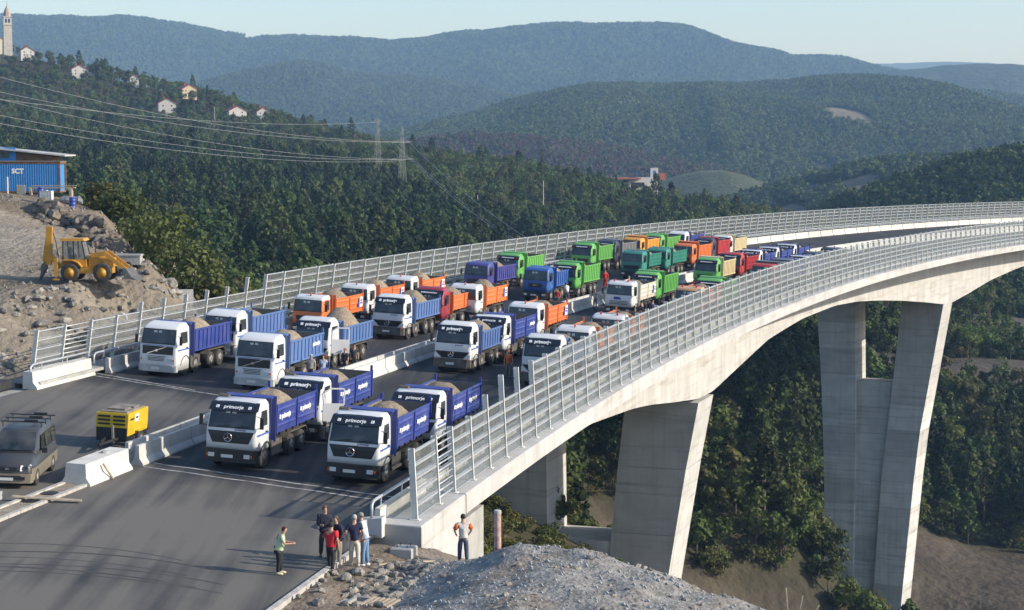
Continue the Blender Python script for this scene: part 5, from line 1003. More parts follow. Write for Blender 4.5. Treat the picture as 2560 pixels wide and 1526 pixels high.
fleet = [
 (-0.55, 11.3, V(SK, label='white cab tipper with deep blue bed, leading the file beside the median barrier')),
 (-1.5, 5.15, V(SK, label='white cab tipper with deep blue bed, leading the file beside the near fence', seed=1, peak=1.2)),
 (7.8, 11.15, V(SK, label='white and deep blue tipper with its door open, second from the median block', visor='bold', door=True, seed=2)),
 (6.5, 4.75, V(SK, label='white and deep blue tipper second in the file beside the near fence', seed=3)),
 (36.7, 11.6, V(AC, label='white four-axle tipper with pale blue ribbed bed, third beside the median barrier', seed=1)),
 (33.2, 4.8, V(AC, label='white tipper with dark lettered visor, third beside the near fence, half hidden by louvres', seed=2)),
 (43.5, 11.28, V(SK, label='white cab and dull blue tipper between a pale blue and an orange bed, near carriageway', seed=4, peak=.7, side_logo='one')),
 (54.1, 11.8, V(IV, label='white cab orange bed tipper on the near carriageway, just ahead of the bare median stretch', seed=0)),
 (40.8, 4.65, V(IV, label='white roofed orange tipper fourth beside the near fence, only its roof above the louvres', seed=1)),
 (50.4, 4.55, V(IV, label='white roofed orange tipper with two red beacons, fifth beside the near fence', beacons=2, beacon_m=M_redlens, visor='marks', seed=2)),
 (79.3, 10.8, V(IV, label='white cab tipper with white bed and violet badge, men standing at its side', bedc='cream', beacons=2, beacon_m=M_redlens, visor='marks', logo=True, seed=3)),
 (89.2, 11.1, V(GR, label='green tipper right behind the white one with the violet badge', seed=1, peak=.5)),
 (79.2, 4.75, V(IV, label='tan roofed tipper with two red beacons behind the near fence', style='old', cabc='tan', roofc='tan', bedc='orange', beacons=2, beacon_m=M_redlens, front='plain', side_logo=None, seed=1)),
 (87.0, 4.75, V(GR, label='green tipper beside the near fence, only its roof and visor above the louvres', seed=2, peak=.5)),
 (113.7, 11.3, V(GR, label='green tipper with beige ribbed bed on the near carriageway past the median gap', bedc='beige', seed=3, **F)),
 (124.8, 11.5, V(GR, label='red tipper with red gridded bed behind the green and beige one', cabc='red', bedc='red', bed='grid', visor='marks', seed=4, top=2.8, **F)),
 (112.8, 5.1, V(GR, label='red cab tipper beside the near fence with a rounded dark windscreen', style='man', cabc='red', bedc='steelgrey', visor=None, seed=1, **F)),
 (133.6, 11.6, V(SK, label='white cab blue bed tipper, first of the last three near the bare deck', front='plain', side_logo=None, seed=1, **F)),
 (122.1, 5.3, V(SK, label='dark visored tipper beside the near fence behind the red cab', cabc='steelgrey', front='plain', side_logo=None, seed=2, **F)),
 (141.1, 11.5, V(SK, label='white cab blue bed tipper, middle one of the last three near the bare deck', front='plain', side_logo=None, seed=3, **F)),
 (129.6, 5.0, V(SK, label='white roofed dark visored tipper by the fence, third from the tail of its file', front='plain', side_logo=None, seed=4, **F)),
 (149.2, 11.4, V(SK, label='white cab blue bed tipper at the tail of the near carriageway files', front='plain', side_logo='one', seed=0, **F)),
 (136.8, 5.2, V(SK, label='dark topped tipper by the fence, last but one of its file', cabc='ink', bedc='steelgrey', front='plain', side_logo=None, seed=1, **F)),
 (147.8, 5.5, V(SK, label='dark topped tipper by the fence, the last of its file', cabc='ink', bedc='steelgrey', front='plain', side_logo=None, seed=2, **F)),
 (25.2, 26.8, V(VO, label='white tipper with bright blue ribbed bed, leading the far file beside the end block', bedc='navy', seed=1)),
 (33.9, 26.7, V(VO, label='white tipper with dull blue bed, second in the far file behind the leading one', seed=2, peak=1.1)),
 (23.0, 19.6, V(VO, label='white tipper with pale blue ribbed bed and people sitting by its bumper', seed=3, side_logo='one')),
 (33.2, 20.0, V(AC, label='white and pale blue tipper with open door and high gravel heap, far carriageway', door=True, seed=4, peak=1.75)),
 (48.9, 26.7, V(IV, label='orange cab tipper with white roof, head of the orange trucks by the far fence', style='old', cabc='orange', roofc='white', front='plain', seed=1, peak=1.35, axles=(1.3, 4.9, 6.3))),
 (59.0, 27.1, V(IV, label='white cab orange bed tipper behind the orange cab one by the far fence', seed=2, peak=1.4)),
 (68.7, 27.1, V(IV, label='white cab orange bed tipper, last of the orange three by the far fence', seed=3, peak=1.4)),
 (51.4, 21.3, V(AC, label='white four-axle tipper with pale blue bed, ahead of the maroon cab', seed=0, peak=1.5)),
 (59.5, 21.1, V(AC, label='maroon cab tipper with orange bed in the middle of the far carriageway', cabc='maroon', bedc='orange', front='plain', visor='marks', side_logo='tile', seed=1, bed='drop', bumper='black')),
 (65.5, 20.3, V(IV, label='white cab orange bed tipper right behind the maroon cab', seed=4, peak=1.4)),
 (88.5, 27.2, V(MN, label='violet blue tipper with dark headboard next to the far fence', cabc='manviolet', bedc='manviolet', front='plain', seed=1, top=2.7)),
 (100.3, 28.3, V(GR, label='green tipper behind the violet blue one by the far fence', seed=2)),
 (87.5, 21.0, V(MN, label='bright blue tipper with a man crouching by its bumper', cabc='manblue', bedc='manblue', seed=3)),
 (93.7, 20.2, V(GR, label='green tipper right behind the bright blue one, man in red at its tail', seed=4)),
 (123.4, 28.2, V(GR, label='green tipper standing alone ahead of the dark one by the far fence', seed=0, **F)),
 (130.9, 27.9, V(GR, label='black cab tipper with grey bed behind the lone green one', cabc='ink', bedc='steelgrey', visor='marks', seed=1, **F)),
 (119.0, 20.9, V(TL, label='teal tipper with gridded bed, first of the two teal ones', seed=2, **F)),
 (141.2, 28.2, V(GR, label='amber yellow tipper between the black cab and a green one', cabc='amber', bedc='amber', visor=None, style='man', seed=3, **F)),
 (126.1, 20.3, V(TL, label='teal tipper with gridded bed, second of the two teal ones', seed=4, **F)),
 (148.3, 28.0, V(GR, label='green tipper with beige green bed behind the amber one', seed=0, **F)),
 (136.9, 20.4, V(GR, label='orange red tipper behind the second teal one', cabc='orange', bedc='orange', style='man', visor=None, seed=1, **F)),
 (159.8, 28.6, V(VO, label='white cab dark blue bed tipper at the tail of the far fence file', bedc='navy', seed=2, **F)),
 (148.4, 21.4, V(GR, label='dark visored tipper with red ribbed bed behind the orange red one', cabc='ink', bedc='red', seed=3, **F)),
 (156.0, 21.5, V(GR, label='white cab tipper with cream bed at the tail of the middle file', cabc='white', bedc='beige', visor='marks', seed=4, **F))]
for s, t, q in fleet: truck(s, t, **q)

# ------------------------------------------------------------------ parked van
def wheel_pair(parent, ax, hw, R_, w_):
    for sg in (-1, 1):
        wh = obj('wheel', cached(('vt', R_, w_), lambda: tyre_mesh(R_, w_, M_rubber)), parent, T(ax, sg*(hw-w_/2), R_) @ (Matrix.Identity(4) if sg < 0 else Matrix.Rotation(math.pi, 4, 'Z')))
        obj('rim', cached(('vr', R_, w_), lambda: rim_mesh(R_, w_)), wh)
def ring_z(x, hw, z0, z1, r_, tum):   # body cross-section at x
    return [(x, -hw, z0), (x, -hw-.02, z0+.25), (x, -hw-.02, z0+.55), (x, -hw+.02, z0+.6), (x, -hw+tum, z1-r_), (x, -hw+tum+r_, z1), (x, hw-tum-r_, z1), (x, hw-tum, z1-r_), (x, hw-.02, z0+.6), (x, hw+.02, z0+.55), (x, hw+.02, z0+.25), (x, hw, z0)]
van = empty('parked_van', frame(-8.9, 18.1) @ RZ(R(15)) @ Matrix.Scale(1.1, 4), 'dark grey van with beige lower body and roof rack, parked by the central strip', 'van')
M_vgrey = mat('van_grey', (0.045, 0.045, 0.046), 0.4, var=.08, scale=2, coat=.2); M_vbeige = mat('van_beige', (0.20, 0.175, 0.13), 0.4, var=.08, scale=2, coat=.2)
secs = [(0.0, .78, .35, .78, .05, .06), (.12, .88, .28, .95, .06, .06), (.7, .93, .25, 1.10, .08, .08), (1.15, .94, .25, 1.22, .08, .1)]
up = [(1.15, .94, .25, 1.24, .08, .1), (1.95, .94, .25, 1.92, .1, .16), (2.5, .94, .25, 2.02, .12, .17), (4.6, .94, .25, 2.0, .12, .17), (5.0, .90, .35, 1.75, .12, .15)]
b = MB().loft([ring_z(*q) for q in secs], 0, True, False).loft([ring_z(*q) for q in up], 0, False, True); obj('body', b.mesh('body', M_vgrey, True), van)
b = MB(); lo = secs+up[1:]
for sg in (-1, 1): b.loft([[(x, sg*(hw+.028), .30), (x, sg*(hw+.034), .78)] for x, hw, *_ in lo[1:]], closed=False, cap0=False, cap1=False)
obj('lower_panel', b.mesh('lower_panel', M_vbeige), van); obj('bumper', MB().loft([[(.25, -.96, z), (-.02, -.9, z), (-.1, -.5, z), (-.12, .5, z), (-.02, .9, z), (.25, .96, z)][::1] for z in (.25, .35, .60)]).mesh('bumper', M_vbeige), van)
obj('windscreen', MB().add([(1.20, -.80, 1.28), (1.20, .80, 1.28), (1.93, .70, 1.89), (1.93, -.70, 1.89)], [(0, 3, 2, 1)]).mesh('windscreen', M_glass), van, T(-.05, 0, .04))
for sg in (-1, 1):
    for x0, x1 in ((1.75, 2.55), (2.7, 3.75), (3.85, 4.75)):
        obj('side_window', MB().add([(x0, sg*.935, 1.22), (x1, sg*.935, 1.22), (x1, sg*.835, 1.78), (x0+(.35 if x0 < 2 else 0), sg*.835, 1.78)], [(0, 1, 2, 3)]).mesh('side_window', M_glass), van)
    obj('headlight', MB().hexa([(.02, sg*.5, .72), (.25, sg*.86, .72), (.28, sg*.86, .92), (.10, sg*.5, .88), (.06, sg*.5, .76), (.29, sg*.87, .76), (.32, sg*.87, .94), (.14, sg*.5, .92)]).mesh('headlight', M_lamp), van, T(-.07, 0, 0)); obj('door_mirror', MB().cbox((1.75, sg*1.06, 1.25), (.14, .2, .2)).mesh('door_mirror', M_black), van)
    obj('fog_light', MB().cbox((-.11, sg*.62, .45), (.05, .16, .12)).mesh('fog_light', M_black), van)
obj('grille', MB().box(-.05, .02, -.38, .38, .72, .86).box(-.14, -.08, -.55, .55, .40, .54).mesh('grille', M_black), van); obj('number_plate', MB().box(-.15, -.13, -.26, .26, .36, .47).mesh('number_plate', M_plate), van)
obj('emblem', MB().cbox((-.06, 0, .79), (.02, .14, .07)).mesh('emblem', M_chrome), van)
rk = obj('roof_rack', MB().tube([(2.4, -.75, 2.2), (4.6, -.75, 2.2)], .02, 6).tube([(2.4, .75, 2.2), (4.6, .75, 2.2)], .02, 6).mesh('roof_rack', M_black), van)
for x in (2.5, 3.4, 4.3): obj('rack_bar', MB().tube([(x, -.95, 2.22), (x, .85, 2.22)], .025, 6).beam((x, -.75, 2.0), (x, -.75, 2.22), .03, .03).beam((x, .75, 2.0), (x, .75, 2.22), .03, .03).box(x-.06, x+.06, -.62, -.1, 2.24, 2.32).mesh('rack_bar', M_black), rk)
wheel_pair(van, .95, .98, .35, .24); wheel_pair(van, 3.95, .98, .35, .24)

# ------------------------------------------------------------------ yellow compressor trailer
cpz = empty('compressor_trailer', frame(1.5, 18.25) @ RZ(R(4)) @ Matrix.Scale(1.08, 4), 'yellow compressor trailer with louvred end and dusty open top', 'trailer')
M_cy = mat('compressor_yellow', (0.55, 0.38, 0.015), 0.5, var=.12, scale=2); M_cdust = mat('dusty_lid', (0.12, 0.105, 0.085), 0.9, scale=3, col2=(.27, .24, .2))
obj('body', MB().loft([[(0, -.72, .62), (0, .72, .62), (2.5, .72, .62), (2.5, -.72, .62)], [(-.02, -.74, 1.0), (-.02, .74, 1.0), (2.52, .74, 1.0), (2.52, -.74, 1.0)], [(.04, -.74, 1.62), (.04, .74, 1.62), (2.52, .74, 1.62), (2.52, -.74, 1.62)]]).mesh('body', M_cy), cpz)
obj('lid', MB().box(.15, 2.4, -.62, .62, 1.62, 1.68).box(.5, 1.2, -.4, .4, 1.68, 1.76).box(1.4, 2.1, -.5, .2, 1.68, 1.74).mesh('lid', M_cdust), cpz)
for k in range(3):
    for y in (-.34, .36): obj('louvre', cached(('louv',), lambda: MB().box(-.03, .02, -.28, .28, -.04, .04).mesh('louvre', M_black)), cpz, T(0, y, 1.48-k*.17))
obj('engine_panel', MB().box(-.03, .03, -.70, .70, .36, .98).box(.03, .85, -.72, -.68, .36, .64).box(1.85, 2.5, -.72, -.68, .36, .64).mesh('engine_panel', M_black), cpz); obj('chassis', MB().box(.1, 2.6, -.5, .5, .42, .62).box(2.5, 2.75, -.75, .75, .55, .66).mesh('chassis', M_dark), cpz)
obj('drawbar', MB().beam((.1, .3, .5), (-1.5, 0, .45), .08, .1).beam((.1, -.3, .5), (-1.5, 0, .45), .08, .1).beam((-1.3, 0, 0), (-1.3, 0, .6), .06, .06).mesh('drawbar', M_dark), cpz)
obj('maker_plate', MB().box(.85, 1.35, -.752, -.742, 1.15, 1.5).mesh('maker_plate', M_plate), cpz); obj('side_marks', MB().box(.3, .75, -.752, -.744, 1.28, 1.36).box(.95, 1.25, -.756, -.75, 1.3, 1.38).mesh('side_marks', M_black), cpz)
obj('timber_prop', MB().beam((-.06, -.1, .3), (-.06, -.05, 1.1), .1, .05).mesh('timber_prop', M_wood), cpz); wheel_pair(cpz, 1.35, .88, .34, .2)
for sg in (-1, 1): obj('mudguard', MB().box(.95, 1.75, *sorted((sg*.66, sg*.9)), .72, .76).mesh('mudguard', M_cy), cpz)

# ------------------------------------------------------------------ backhoe loader on the terrace
def gz(x, y): return float(terrace_z(np.array([x]), np.array([y]))[0])
bx_, by_ = -28.9, 128.6; zb = gz(bx_, by_)
bh = empty('backhoe_loader', T(bx_-2.1, by_, max(gz(bx_-1, by_-.9), gz(bx_+1.3, by_-.9), gz(bx_-1, by_+.9), gz(bx_+1.3, by_+.9))-.06) @ RZ(R(-2)), 'yellow backhoe loader with raised boom standing on the site terrace', 'excavator')
M_by = mat('machine_yellow', (0.45, 0.225, 0.025), 0.5, var=.15, scale=2); M_bgrey = mat('bucket_steel', (0.12, 0.115, 0.11), 0.7, .3, var=.3, scale=3)
def bhw(x, R_, w_):
    for sg in (-1, 1):
        wh = obj('wheel', cached(('bt', R_), lambda: tyre_mesh(R_, w_, M_rubber)), bh, T(x, sg*.85, R_) @ (Matrix.Identity(4) if sg < 0 else Matrix.Rotation(math.pi, 4, 'Z'))); obj('rim', cached(('br', R_), lambda: MB().wheelprof([(R_*.61, -w_*.46), (R_*.58, -w_*.4), (R_*.5, -w_*.15), (R_*.2, -w_*.25), (R_*.05, -w_*.25)], (0, 0, 0), 16).mesh('rim', M_by, True)), wh)
bhw(1.15, .64, .42); bhw(3.35, .64, .42)
obj('chassis', MB().box(.4, 3.9, -.4, .4, .55, 1.05).box(1.8, 2.7, -.75, .75, .55, .95).mesh('chassis', M_by), bh)
obj('bonnet', MB().loft([[(2.3, y, z) for y, z in ((-.45, 1.0), (-.45, 1.75), (-.38, 1.82), (.38, 1.82), (.45, 1.75), (.45, 1.0))], [(4.0, y, z) for y, z in ((-.42, 1.0), (-.42, 1.5), (-.35, 1.58), (.35, 1.58), (.42, 1.5), (.42, 1.0))]]).mesh('bonnet', M_by), bh)
for sg in (-1, 1):
    obj('mudguard', MB().loft([[(x, sg*y, z) for y in (.62, 1.05)] + [(x, sg*y, z-.06) for y in (1.05, .62)] for x, z in ((.35, 1.35), (.75, 1.48), (1.3, 1.50), (1.7, 1.35), (1.95, 1.05))]).mesh('mudguard', M_by), bh)
cabb = obj('cab', MB().box(.55, 2.2, -.68, .68, 1.0, 1.5).mesh('cab', M_by), bh)
for x, y in ((.62, -.66), (.62, .66), (1.35, -.66), (1.35, .66), (2.15, -.66), (2.15, .66)): obj('cab_post', MB().beam((x, y, 1.5), (x-.02 if x < 2 else x-.25, y*.95, 2.75), .07, .07).mesh('cab_post', M_black), cabb)
obj('cab_glass', MB().loft([[(.6, -.64, 1.5), (2.14, -.64, 1.5), (2.14, .64, 1.5), (.6, .64, 1.5)], [(.6, -.6, 2.72), (1.9, -.6, 2.72), (1.9, .6, 2.72), (.6, .6, 2.72)]], cap0=False, cap1=False).mesh('cab_glass', M_pane), cabb)
obj('driver_seat', MB().box(.9, 1.35, -.25, .25, 1.5, 1.75).box(.85, .97, -.25, .25, 1.75, 2.3).mesh('driver_seat', M_black), cabb)
obj('cab_roof', MB().loft([[(.42, -.72, 2.75), (2.1, -.72, 2.75), (2.1, .72, 2.75), (.42, .72, 2.75)], [(.5, -.68, 2.92), (2.0, -.68, 2.92), (2.0, .68, 2.92), (.5, .68, 2.92)]]).mesh('cab_roof', M_by), cabb)
for sg in (-1, 1): obj('loader_arm', MB().beam((2.5, sg*.55, 1.75), (3.5, sg*.6, 1.9), .12, .3).beam((3.4, sg*.6, 1.95), (4.95, sg*.6, .75), .12, .28).beam((3.2, sg*.55, 1.5), (4.6, sg*.6, 1.25), .08, .08).mesh('loader_arm', M_by), bh)
obj('bucket', MB().prism([(4.75, .95), (4.85, .25), (5.75, .12), (5.35, .35), (5.05, .85)], -1.1, 1.1).mesh('bucket', M_bgrey), bh); obj('exhaust', MB().tube([(2.75, -.3, 1.75), (2.75, -.3, 2.75)], .04, 6).mesh('exhaust', M_black), bh)
boom = obj('boom', MB().beam((.25, 0, .9), (-.55, 0, 2.0), .25, .3).beam((-.55, 0, 1.1), (-.45, 0, 3.7), .28, .42).mesh('boom', M_by), bh)
obj('dipper', MB().beam((-.50, 0, 3.65), (-.85, 0, 1.3), .2, .22).mesh('dipper', M_by), boom); obj('hose', MB().tube([(-.3, .1, 3.5), (-.05, .1, 2.6), (.1, .1, 1.6)], .03, 6).mesh('hose', M_black), boom); obj('digging_bucket', MB().prism([(-.75, 1.35), (-1.0, 1.1), (-1.05, .55), (-1.15, .05), (-.9, .45), (-.65, .9)], -.25, .25).mesh('digging_bucket', M_bgrey), boom)
for sg in (-1, 1): obj('stabiliser', MB().box(.1, .32, *sorted((sg*.85, sg*1.05)), .35, 1.6).box(.02, .42, *sorted((sg*.8, sg*1.15)), .12, .2).beam((.2, sg*.95, .15), (.2, sg*.95, .5), .08, .08).mesh('stabiliser', M_by), bh)

# ------------------------------------------------------------------ site yard: container, shed, drums, tank and rubble
def put_at(name, me, x, y, rz, label, cat, dz=0.0, group=None): return obj(name, me, None, T(x, y, gz(x, y)+dz) @ RZ(rz), label, cat, group)
M_cblue = mat('container_blue', (0.045, 0.22, 0.50), 0.55, var=.1, scale=.8)
zc_ = gz(-45.5, 176); ct = empty('site_container', T(-52.6, 176.5, zc_+.25), 'blue corrugated site container with white lettering at the edge of the pinewood', 'container')
obj('frame', MB().box(-.05, 10.55, -.05, 2.4, 2.55, 2.72).box(10.4, 10.55, -.06, .1, 0, 2.6).box(10.4, 10.55, 2.25, 2.4, 0, 2.6).box(-.05, 10.5, -.04, 2.38, -.12, .0).mesh('frame', M_rust), ct)
obj('roof', MB().box(-.1, 10.6, -.1, 2.45, 2.72, 2.80).mesh('roof', mat('container_roof', (.16, .13, .11), .9, var=.3, scale=1.5)), ct)
sh = MB().box(0, 10.4, .02, 2.3, 0, 2.55).mesh('wall', M_cblue); wl = obj('wall', sh, ct)
rb = cached(('corr',), lambda: MB().hexa([(0, .02, 0), (.14, .02, 0), (.11, .02, 0), (.03, .02, 0), (0, .02, 2.5), (.14, .02, 2.5), (.11, .02, 2.5), (.03, .02, 2.5)]).mesh('corrugation', M_cblue))
MC[('corr',)] = MB().hexa([(.03, -.03, .02), (.11, -.03, .02), (.14, .02, .02), (0, .02, .02), (.03, -.03, 2.53), (.11, -.03, 2.53), (.14, .02, 2.53), (0, .02, 2.53)]).mesh('corrugation', M_cblue)
for i in range(47): obj('corrugation', MC[('corr',)], wl, T(.03+i*.22, 0, 0))
obj('lettering', text_mesh('SCT', .62, M_white, .03), ct, T(6.6, -.05, 1.85) @ SIDE)
shd = empty('site_shed', T(-56.5, 181, zc_+.4), 'timber and blue site shed with sloping roof behind the container', 'shed'); M_plank = mat('brown_boards', (.17, .10, .055), .85, var=.3, scale=2)
obj('wall', MB().prism([(0, 0), (12.6, 0), (12.6, 3.1), (0, 4.4)], 0, 3.5).mesh('wall', M_plank), shd); obj('blue_wall', MB().box(0, 9.2, -.06, 0, 0, 3.9).mesh('blue_wall', M_cblue), shd); obj('roof', MB().hexa([(-.5, -.6, 4.55), (14.0, -.6, 3.05), (14.0, 4, 3.05), (-.5, 4, 4.55), (-.5, -.6, 4.68), (14.0, -.6, 3.18), (14.0, 4, 3.18), (-.5, 4, 4.68)]).mesh('roof', mat('sheet_roof', (.42, .41, .39), .7, var=.15, scale=1)), shd)
for x in (5.2, 7.4): obj('window', MB().box(x, x+1.2, -.09, -.05, 2.9, 3.7).mesh('window', M_glass), shd)
M_drum = mat('drum_blue', (.03, .05, .30), .4, var=.12, scale=2)
def drum(x, y, label):
    r_ = empty('steel_drum', T(x, y, gz(x, y)), label, 'drum'); obj('body', cached(('drum',), lambda: MB().lathe([(.30, 0), (.31, .02), (.29, .04), (.29, .30), (.31, .32), (.29, .34), (.29, .62), (.31, .64), (.29, .66), (.29, .90), (.31, .93)], (0, 0, 0), 16).mesh('body', M_drum, True)), r_); obj('lid', cached(('druml',), lambda: MB().lathe([(.28, .93), (.28, .94), (.05, .945)], (0, 0, 0), 16).mesh('lid', M_galv)), r_)
drum(-43.4, 174.6, 'blue steel drum standing against the container wall'); drum(-38.9, 167.6, 'blue steel drum standing alone at the edge of the yard')
ib = empty('liquid_tank', T(-41.2, 167.8, gz(-41.2, 167.8)), 'white plastic liquid tank in a steel cage on a pallet', 'tank')
obj('bottle', MB().box(-.48, .48, -.48, .48, .16, 1.12).lathe([(.12, 1.12), (.12, 1.18), (.02, 1.18)], (0, 0, 0), 10).mesh('bottle', mat('milky_plastic', (.62, .62, .55), .5)), ib); obj('pallet', MB().box(-.55, .55, -.55, .55, .1, .15).box(-.55, -.4, -.55, .55, 0, .1).box(.4, .55, -.55, .55, 0, .1).box(-.07, .07, -.55, .55, 0, .1).mesh('pallet', M_wood), ib)
for x in (-.5, -.25, 0, .25, .5): obj('cage_bar', MB().box(x-.02, x+.02, -.52, -.48, .15, 1.15).mesh('cage_bar', M_galv), ib)
for z in (.4, .75, 1.12): obj('cage_bar', MB().box(-.52, .52, -.53, -.49, z-.02, z+.02).mesh('cage_bar', M_galv), ib)
obj('concrete_slab', MB().box(-.4, .4, -.06, .06, 0, .9).mesh('concrete_slab', M_concgrey), None, T(-45.3, 174.9, gz(-45.3, 174.9)) @ Matrix.Rotation(.15, 4, 'X'), 'grey slab leaning against the blue container', 'slab')
obj('tarpaulin_bundle', MB().loft([[(x, .45*math.cos(a)*w_, .1+.42*(1+math.sin(a))*w_*(.9+.1*math.sin(5*a+x*3))) for a in [2*math.pi*k/10 for k in range(10)]] for x, w_ in ((-1.1, .5), (-.9, .9), (-.3, 1), (.3, .85), (.8, 1.0), (1.1, .6))]).mesh('tarpaulin_bundle', mat('grey_tarpaulin', (.17, .18, .19), .45, var=.3, scale=3, bump=.5)), None, T(-40.6, 174.2, gz(-40.6, 174.2)), 'crumpled grey tarpaulin bundle beside the container', 'tarpaulin')
obj('steel_beam_stack', MB().box(-2.2, 2.2, -.2, .2, .95, 1.05).box(-1.8, 2.3, -.2, .1, 1.15, 1.22).box(-2, -1.8, -.3, .3, 0, .95).box(1.7, 1.9, -.3, .3, 0, .95).mesh('steel_beam_stack', M_wood), None, T(-42.6, 175.4, gz(-42.6, 175.4)), 'timber boards on trestles in front of the container', 'timber')
obj('white_post', MB().box(-.05, .05, -.05, .05, 0, 1.5).mesh('white_post', M_white), None, T(-46.3, 174, gz(-46.3, 174)), 'thin white post at the picture edge before the container', 'post')
pr = MB(); n = 18
for k in range(n): a0, a1 = 2*math.pi*k/n, 2*math.pi*(k+1)/n; pr.loft([[(r_*math.cos(a), y, .42+r_*math.sin(a)) for r_, y in ((.33, -.25), (.42, -.25), (.42, .25), (.33, .25))] for a in (a0, a1)], cap0=False, cap1=False)
obj('concrete_pipe_ring', pr.mesh('concrete_pipe_ring', M_concrete), None, T(-26.4, 127.2, gz(-26.4, 127.2)), 'pale concrete pipe ring standing before the loader bucket', 'pipe')
obj('concrete_block', MB().box(-.6, .6, -.4, .4, -.3, .75).mesh('concrete_block', M_concrete), None, T(-23.6, 136, gz(-23.6, 136)+.3) @ RZ(.2), 'pale concrete block on the crest right of the loader', 'block')
obj('concrete_block', MB().box(-.22, .22, -.2, .2, -.3, .6).mesh('concrete_block', M_concgrey), None, T(*deck(33, 34.0))@T(0, 0, .8), 'small stone stub by the far fence below the pit', 'block')
trl = empty('site_trailer', T(-26.9, 133.0, gz(-26.9, 133.0)), 'pale grey box trailer half hidden behind the loader', 'trailer'); obj('body', MB().box(-1.0, .8, -.5, .5, .4, 1.0).box(-1.05, .85, -.55, .55, 1.0, 1.12).mesh('body', M_concgrey), trl); wheel_pair(trl, 0, .8, .32, .2)
obj('drainage_chute', MB().prism([(0, 0), (6, 1.6), (6, 1.9), (0, .35)], -.5, .5).mesh('drainage_chute', M_concgrey), None, T(*deck(13.5, 33.6, -.1)) @ RZ(R(160)), 'grey concrete drainage chute climbing the riprap at the fence end', 'chute')
obj('steel_plate_box', MB().box(0, 1.8, -.4, .4, 0, .45).mesh('steel_plate_box', M_dark), None, frame(14.3, 31.9, .05), 'dark steel guard rail stub beside the pale end block', 'guardrail')

# ------------------------------------------------------------------ near-side bits
pl = deck(-10.6, 15.7, .16); obj('plank', MB().box(-1.4, 1.4, -.14, .14, 0, .05).mesh('plank', M_wood), None, frame(-10.6, 15.4, .13) @ RZ(R(-72)) @ Matrix.Rotation(.04, 4, 'Y'), 'weathered plank lying across the kerb of the central strip', 'plank')
gr_ = empty('guard_rail', frame(-14.2, 16.2, .05), 'galvanised guard rail end on a short post at the picture edge', 'guardrail'); obj('rail', MB().prism([(-6, .45), (1.3, .45), (1.3, .55), (1.25, .62), (1.3, .70), (1.3, .78), (-6, .78)], -.02, .05).mesh('rail', M_galv), gr_); obj('post', MB().box(.9, 1.0, .05, .15, -.1, .8).mesh('post', M_galv), gr_)
def gm(x, y): return float(mound_z(np.array([x]), np.array([y]))[0])
px, py = -.52, 67.0; pp = empty('marker_pole', T(px, py, gm(px, py)-.1), 'concrete marker pole with faded red paint on the gravel mound', 'pole'); obj('shaft', MB().lathe([(.13, 0), (.13, 1.62), (.12, 1.65)], (0, 0, 0), 12).mesh('shaft', mat('faded_red_paint', (.30, .12, .09), .85, scale=4, col2=(.50, .40, .36))), pp); obj('cap', MB().lathe([(.135, 1.62), (.135, 1.72), (.11, 1.74)], (0, 0, 0), 12).mesh('cap', M_concrete), pp)
q = deck(-12.4, 0.0, 0); cbk = empty('concrete_footing', T(q.x+.35, q.y-.6, gm(q.x+.35, q.y-.6)) @ RZ(-.25), 'grey concrete footing block with bolts by the abutment', 'footing'); obj('block', MB().loft([[(-.42, -.42, -.1), (.42, -.42, -.1), (.42, .42, -.1), (-.42, .42, -.1)], [(-.42, -.42, .30), (.42, -.42, .30), (.42, .42, .30), (-.42, .42, .30)], [(-.38, -.38, .34), (.38, -.38, .34), (.38, .38, .34), (-.38, .38, .34)]]).mesh('block', M_concgrey), cbk)
for x, y in ((-.2, -.2), (.2, -.2), (.2, .2), (-.2, .2)): obj('bolt', MB().lathe([(.02, .34), (.02, .44), (.01, .44)], (x, y, 0), 6).mesh('bolt', M_dark), cbk)
for x0, y0, x1, y1, lb in ((-4.9, 68.4, -3.9, 69.6, 'thin timber batten lying behind the men by the kerb'), (-3.3, 68.6, -2.7, 69.3, 'short pale stake lying near the concrete footing')): obj('timber_batten', MB().beam((x0, y0, gm(x0, y0)+.06), (x1, y1, gm(x1, y1)+.06), .09, .05).mesh('timber_batten', M_wood), None, None, lb, 'timber')
dr = empty('drain_chamber', T(-4.75, 63.2, gm(-4.75, 63.2)-.05) @ RZ(-.35), 'concrete drain chamber with a timber grid at the bottom edge', 'drain'); obj('box', MB().box(-.9, .9, -.6, -.5, 0, .22).box(-.9, .9, .5, .6, 0, .22).box(-.9, -.8, -.5, .5, 0, .22).box(.8, .9, -.5, .5, 0, .22).mesh('box', M_concgrey), dr); obj('floor', MB().box(-.8, .8, -.5, .5, 0, .03).mesh('floor', M_black), dr)
for k in range(6): obj('timber_slat', cached(('slat',), lambda: MB().box(-.05, .05, -.58, .58, .22, .27).mesh('timber_slat', M_wood)), dr, T(-.2+k*.19, 0, 0))
obj('drain_apron', MB().hexa([(-1.9, -.9, -.15), (-.95, -.9, -.15), (-.95, .7, -.15), (-1.9, .5, -.15), (-1.9, -.9, .06), (-.95, -.9, .12), (-.95, .7, .12), (-1.9, .5, .06)]).mesh('drain_apron', M_concgrey), dr)
obj('painted_mark', MB().box(0, .35, -.004, .004, 0, .06).box(.02, .3, -.004, .004, .1, .15).box(.1, .4, -.004, .004, .2, .24).mesh('painted_mark', M_redlens), via, frame(-10.2, -.455, -.35))

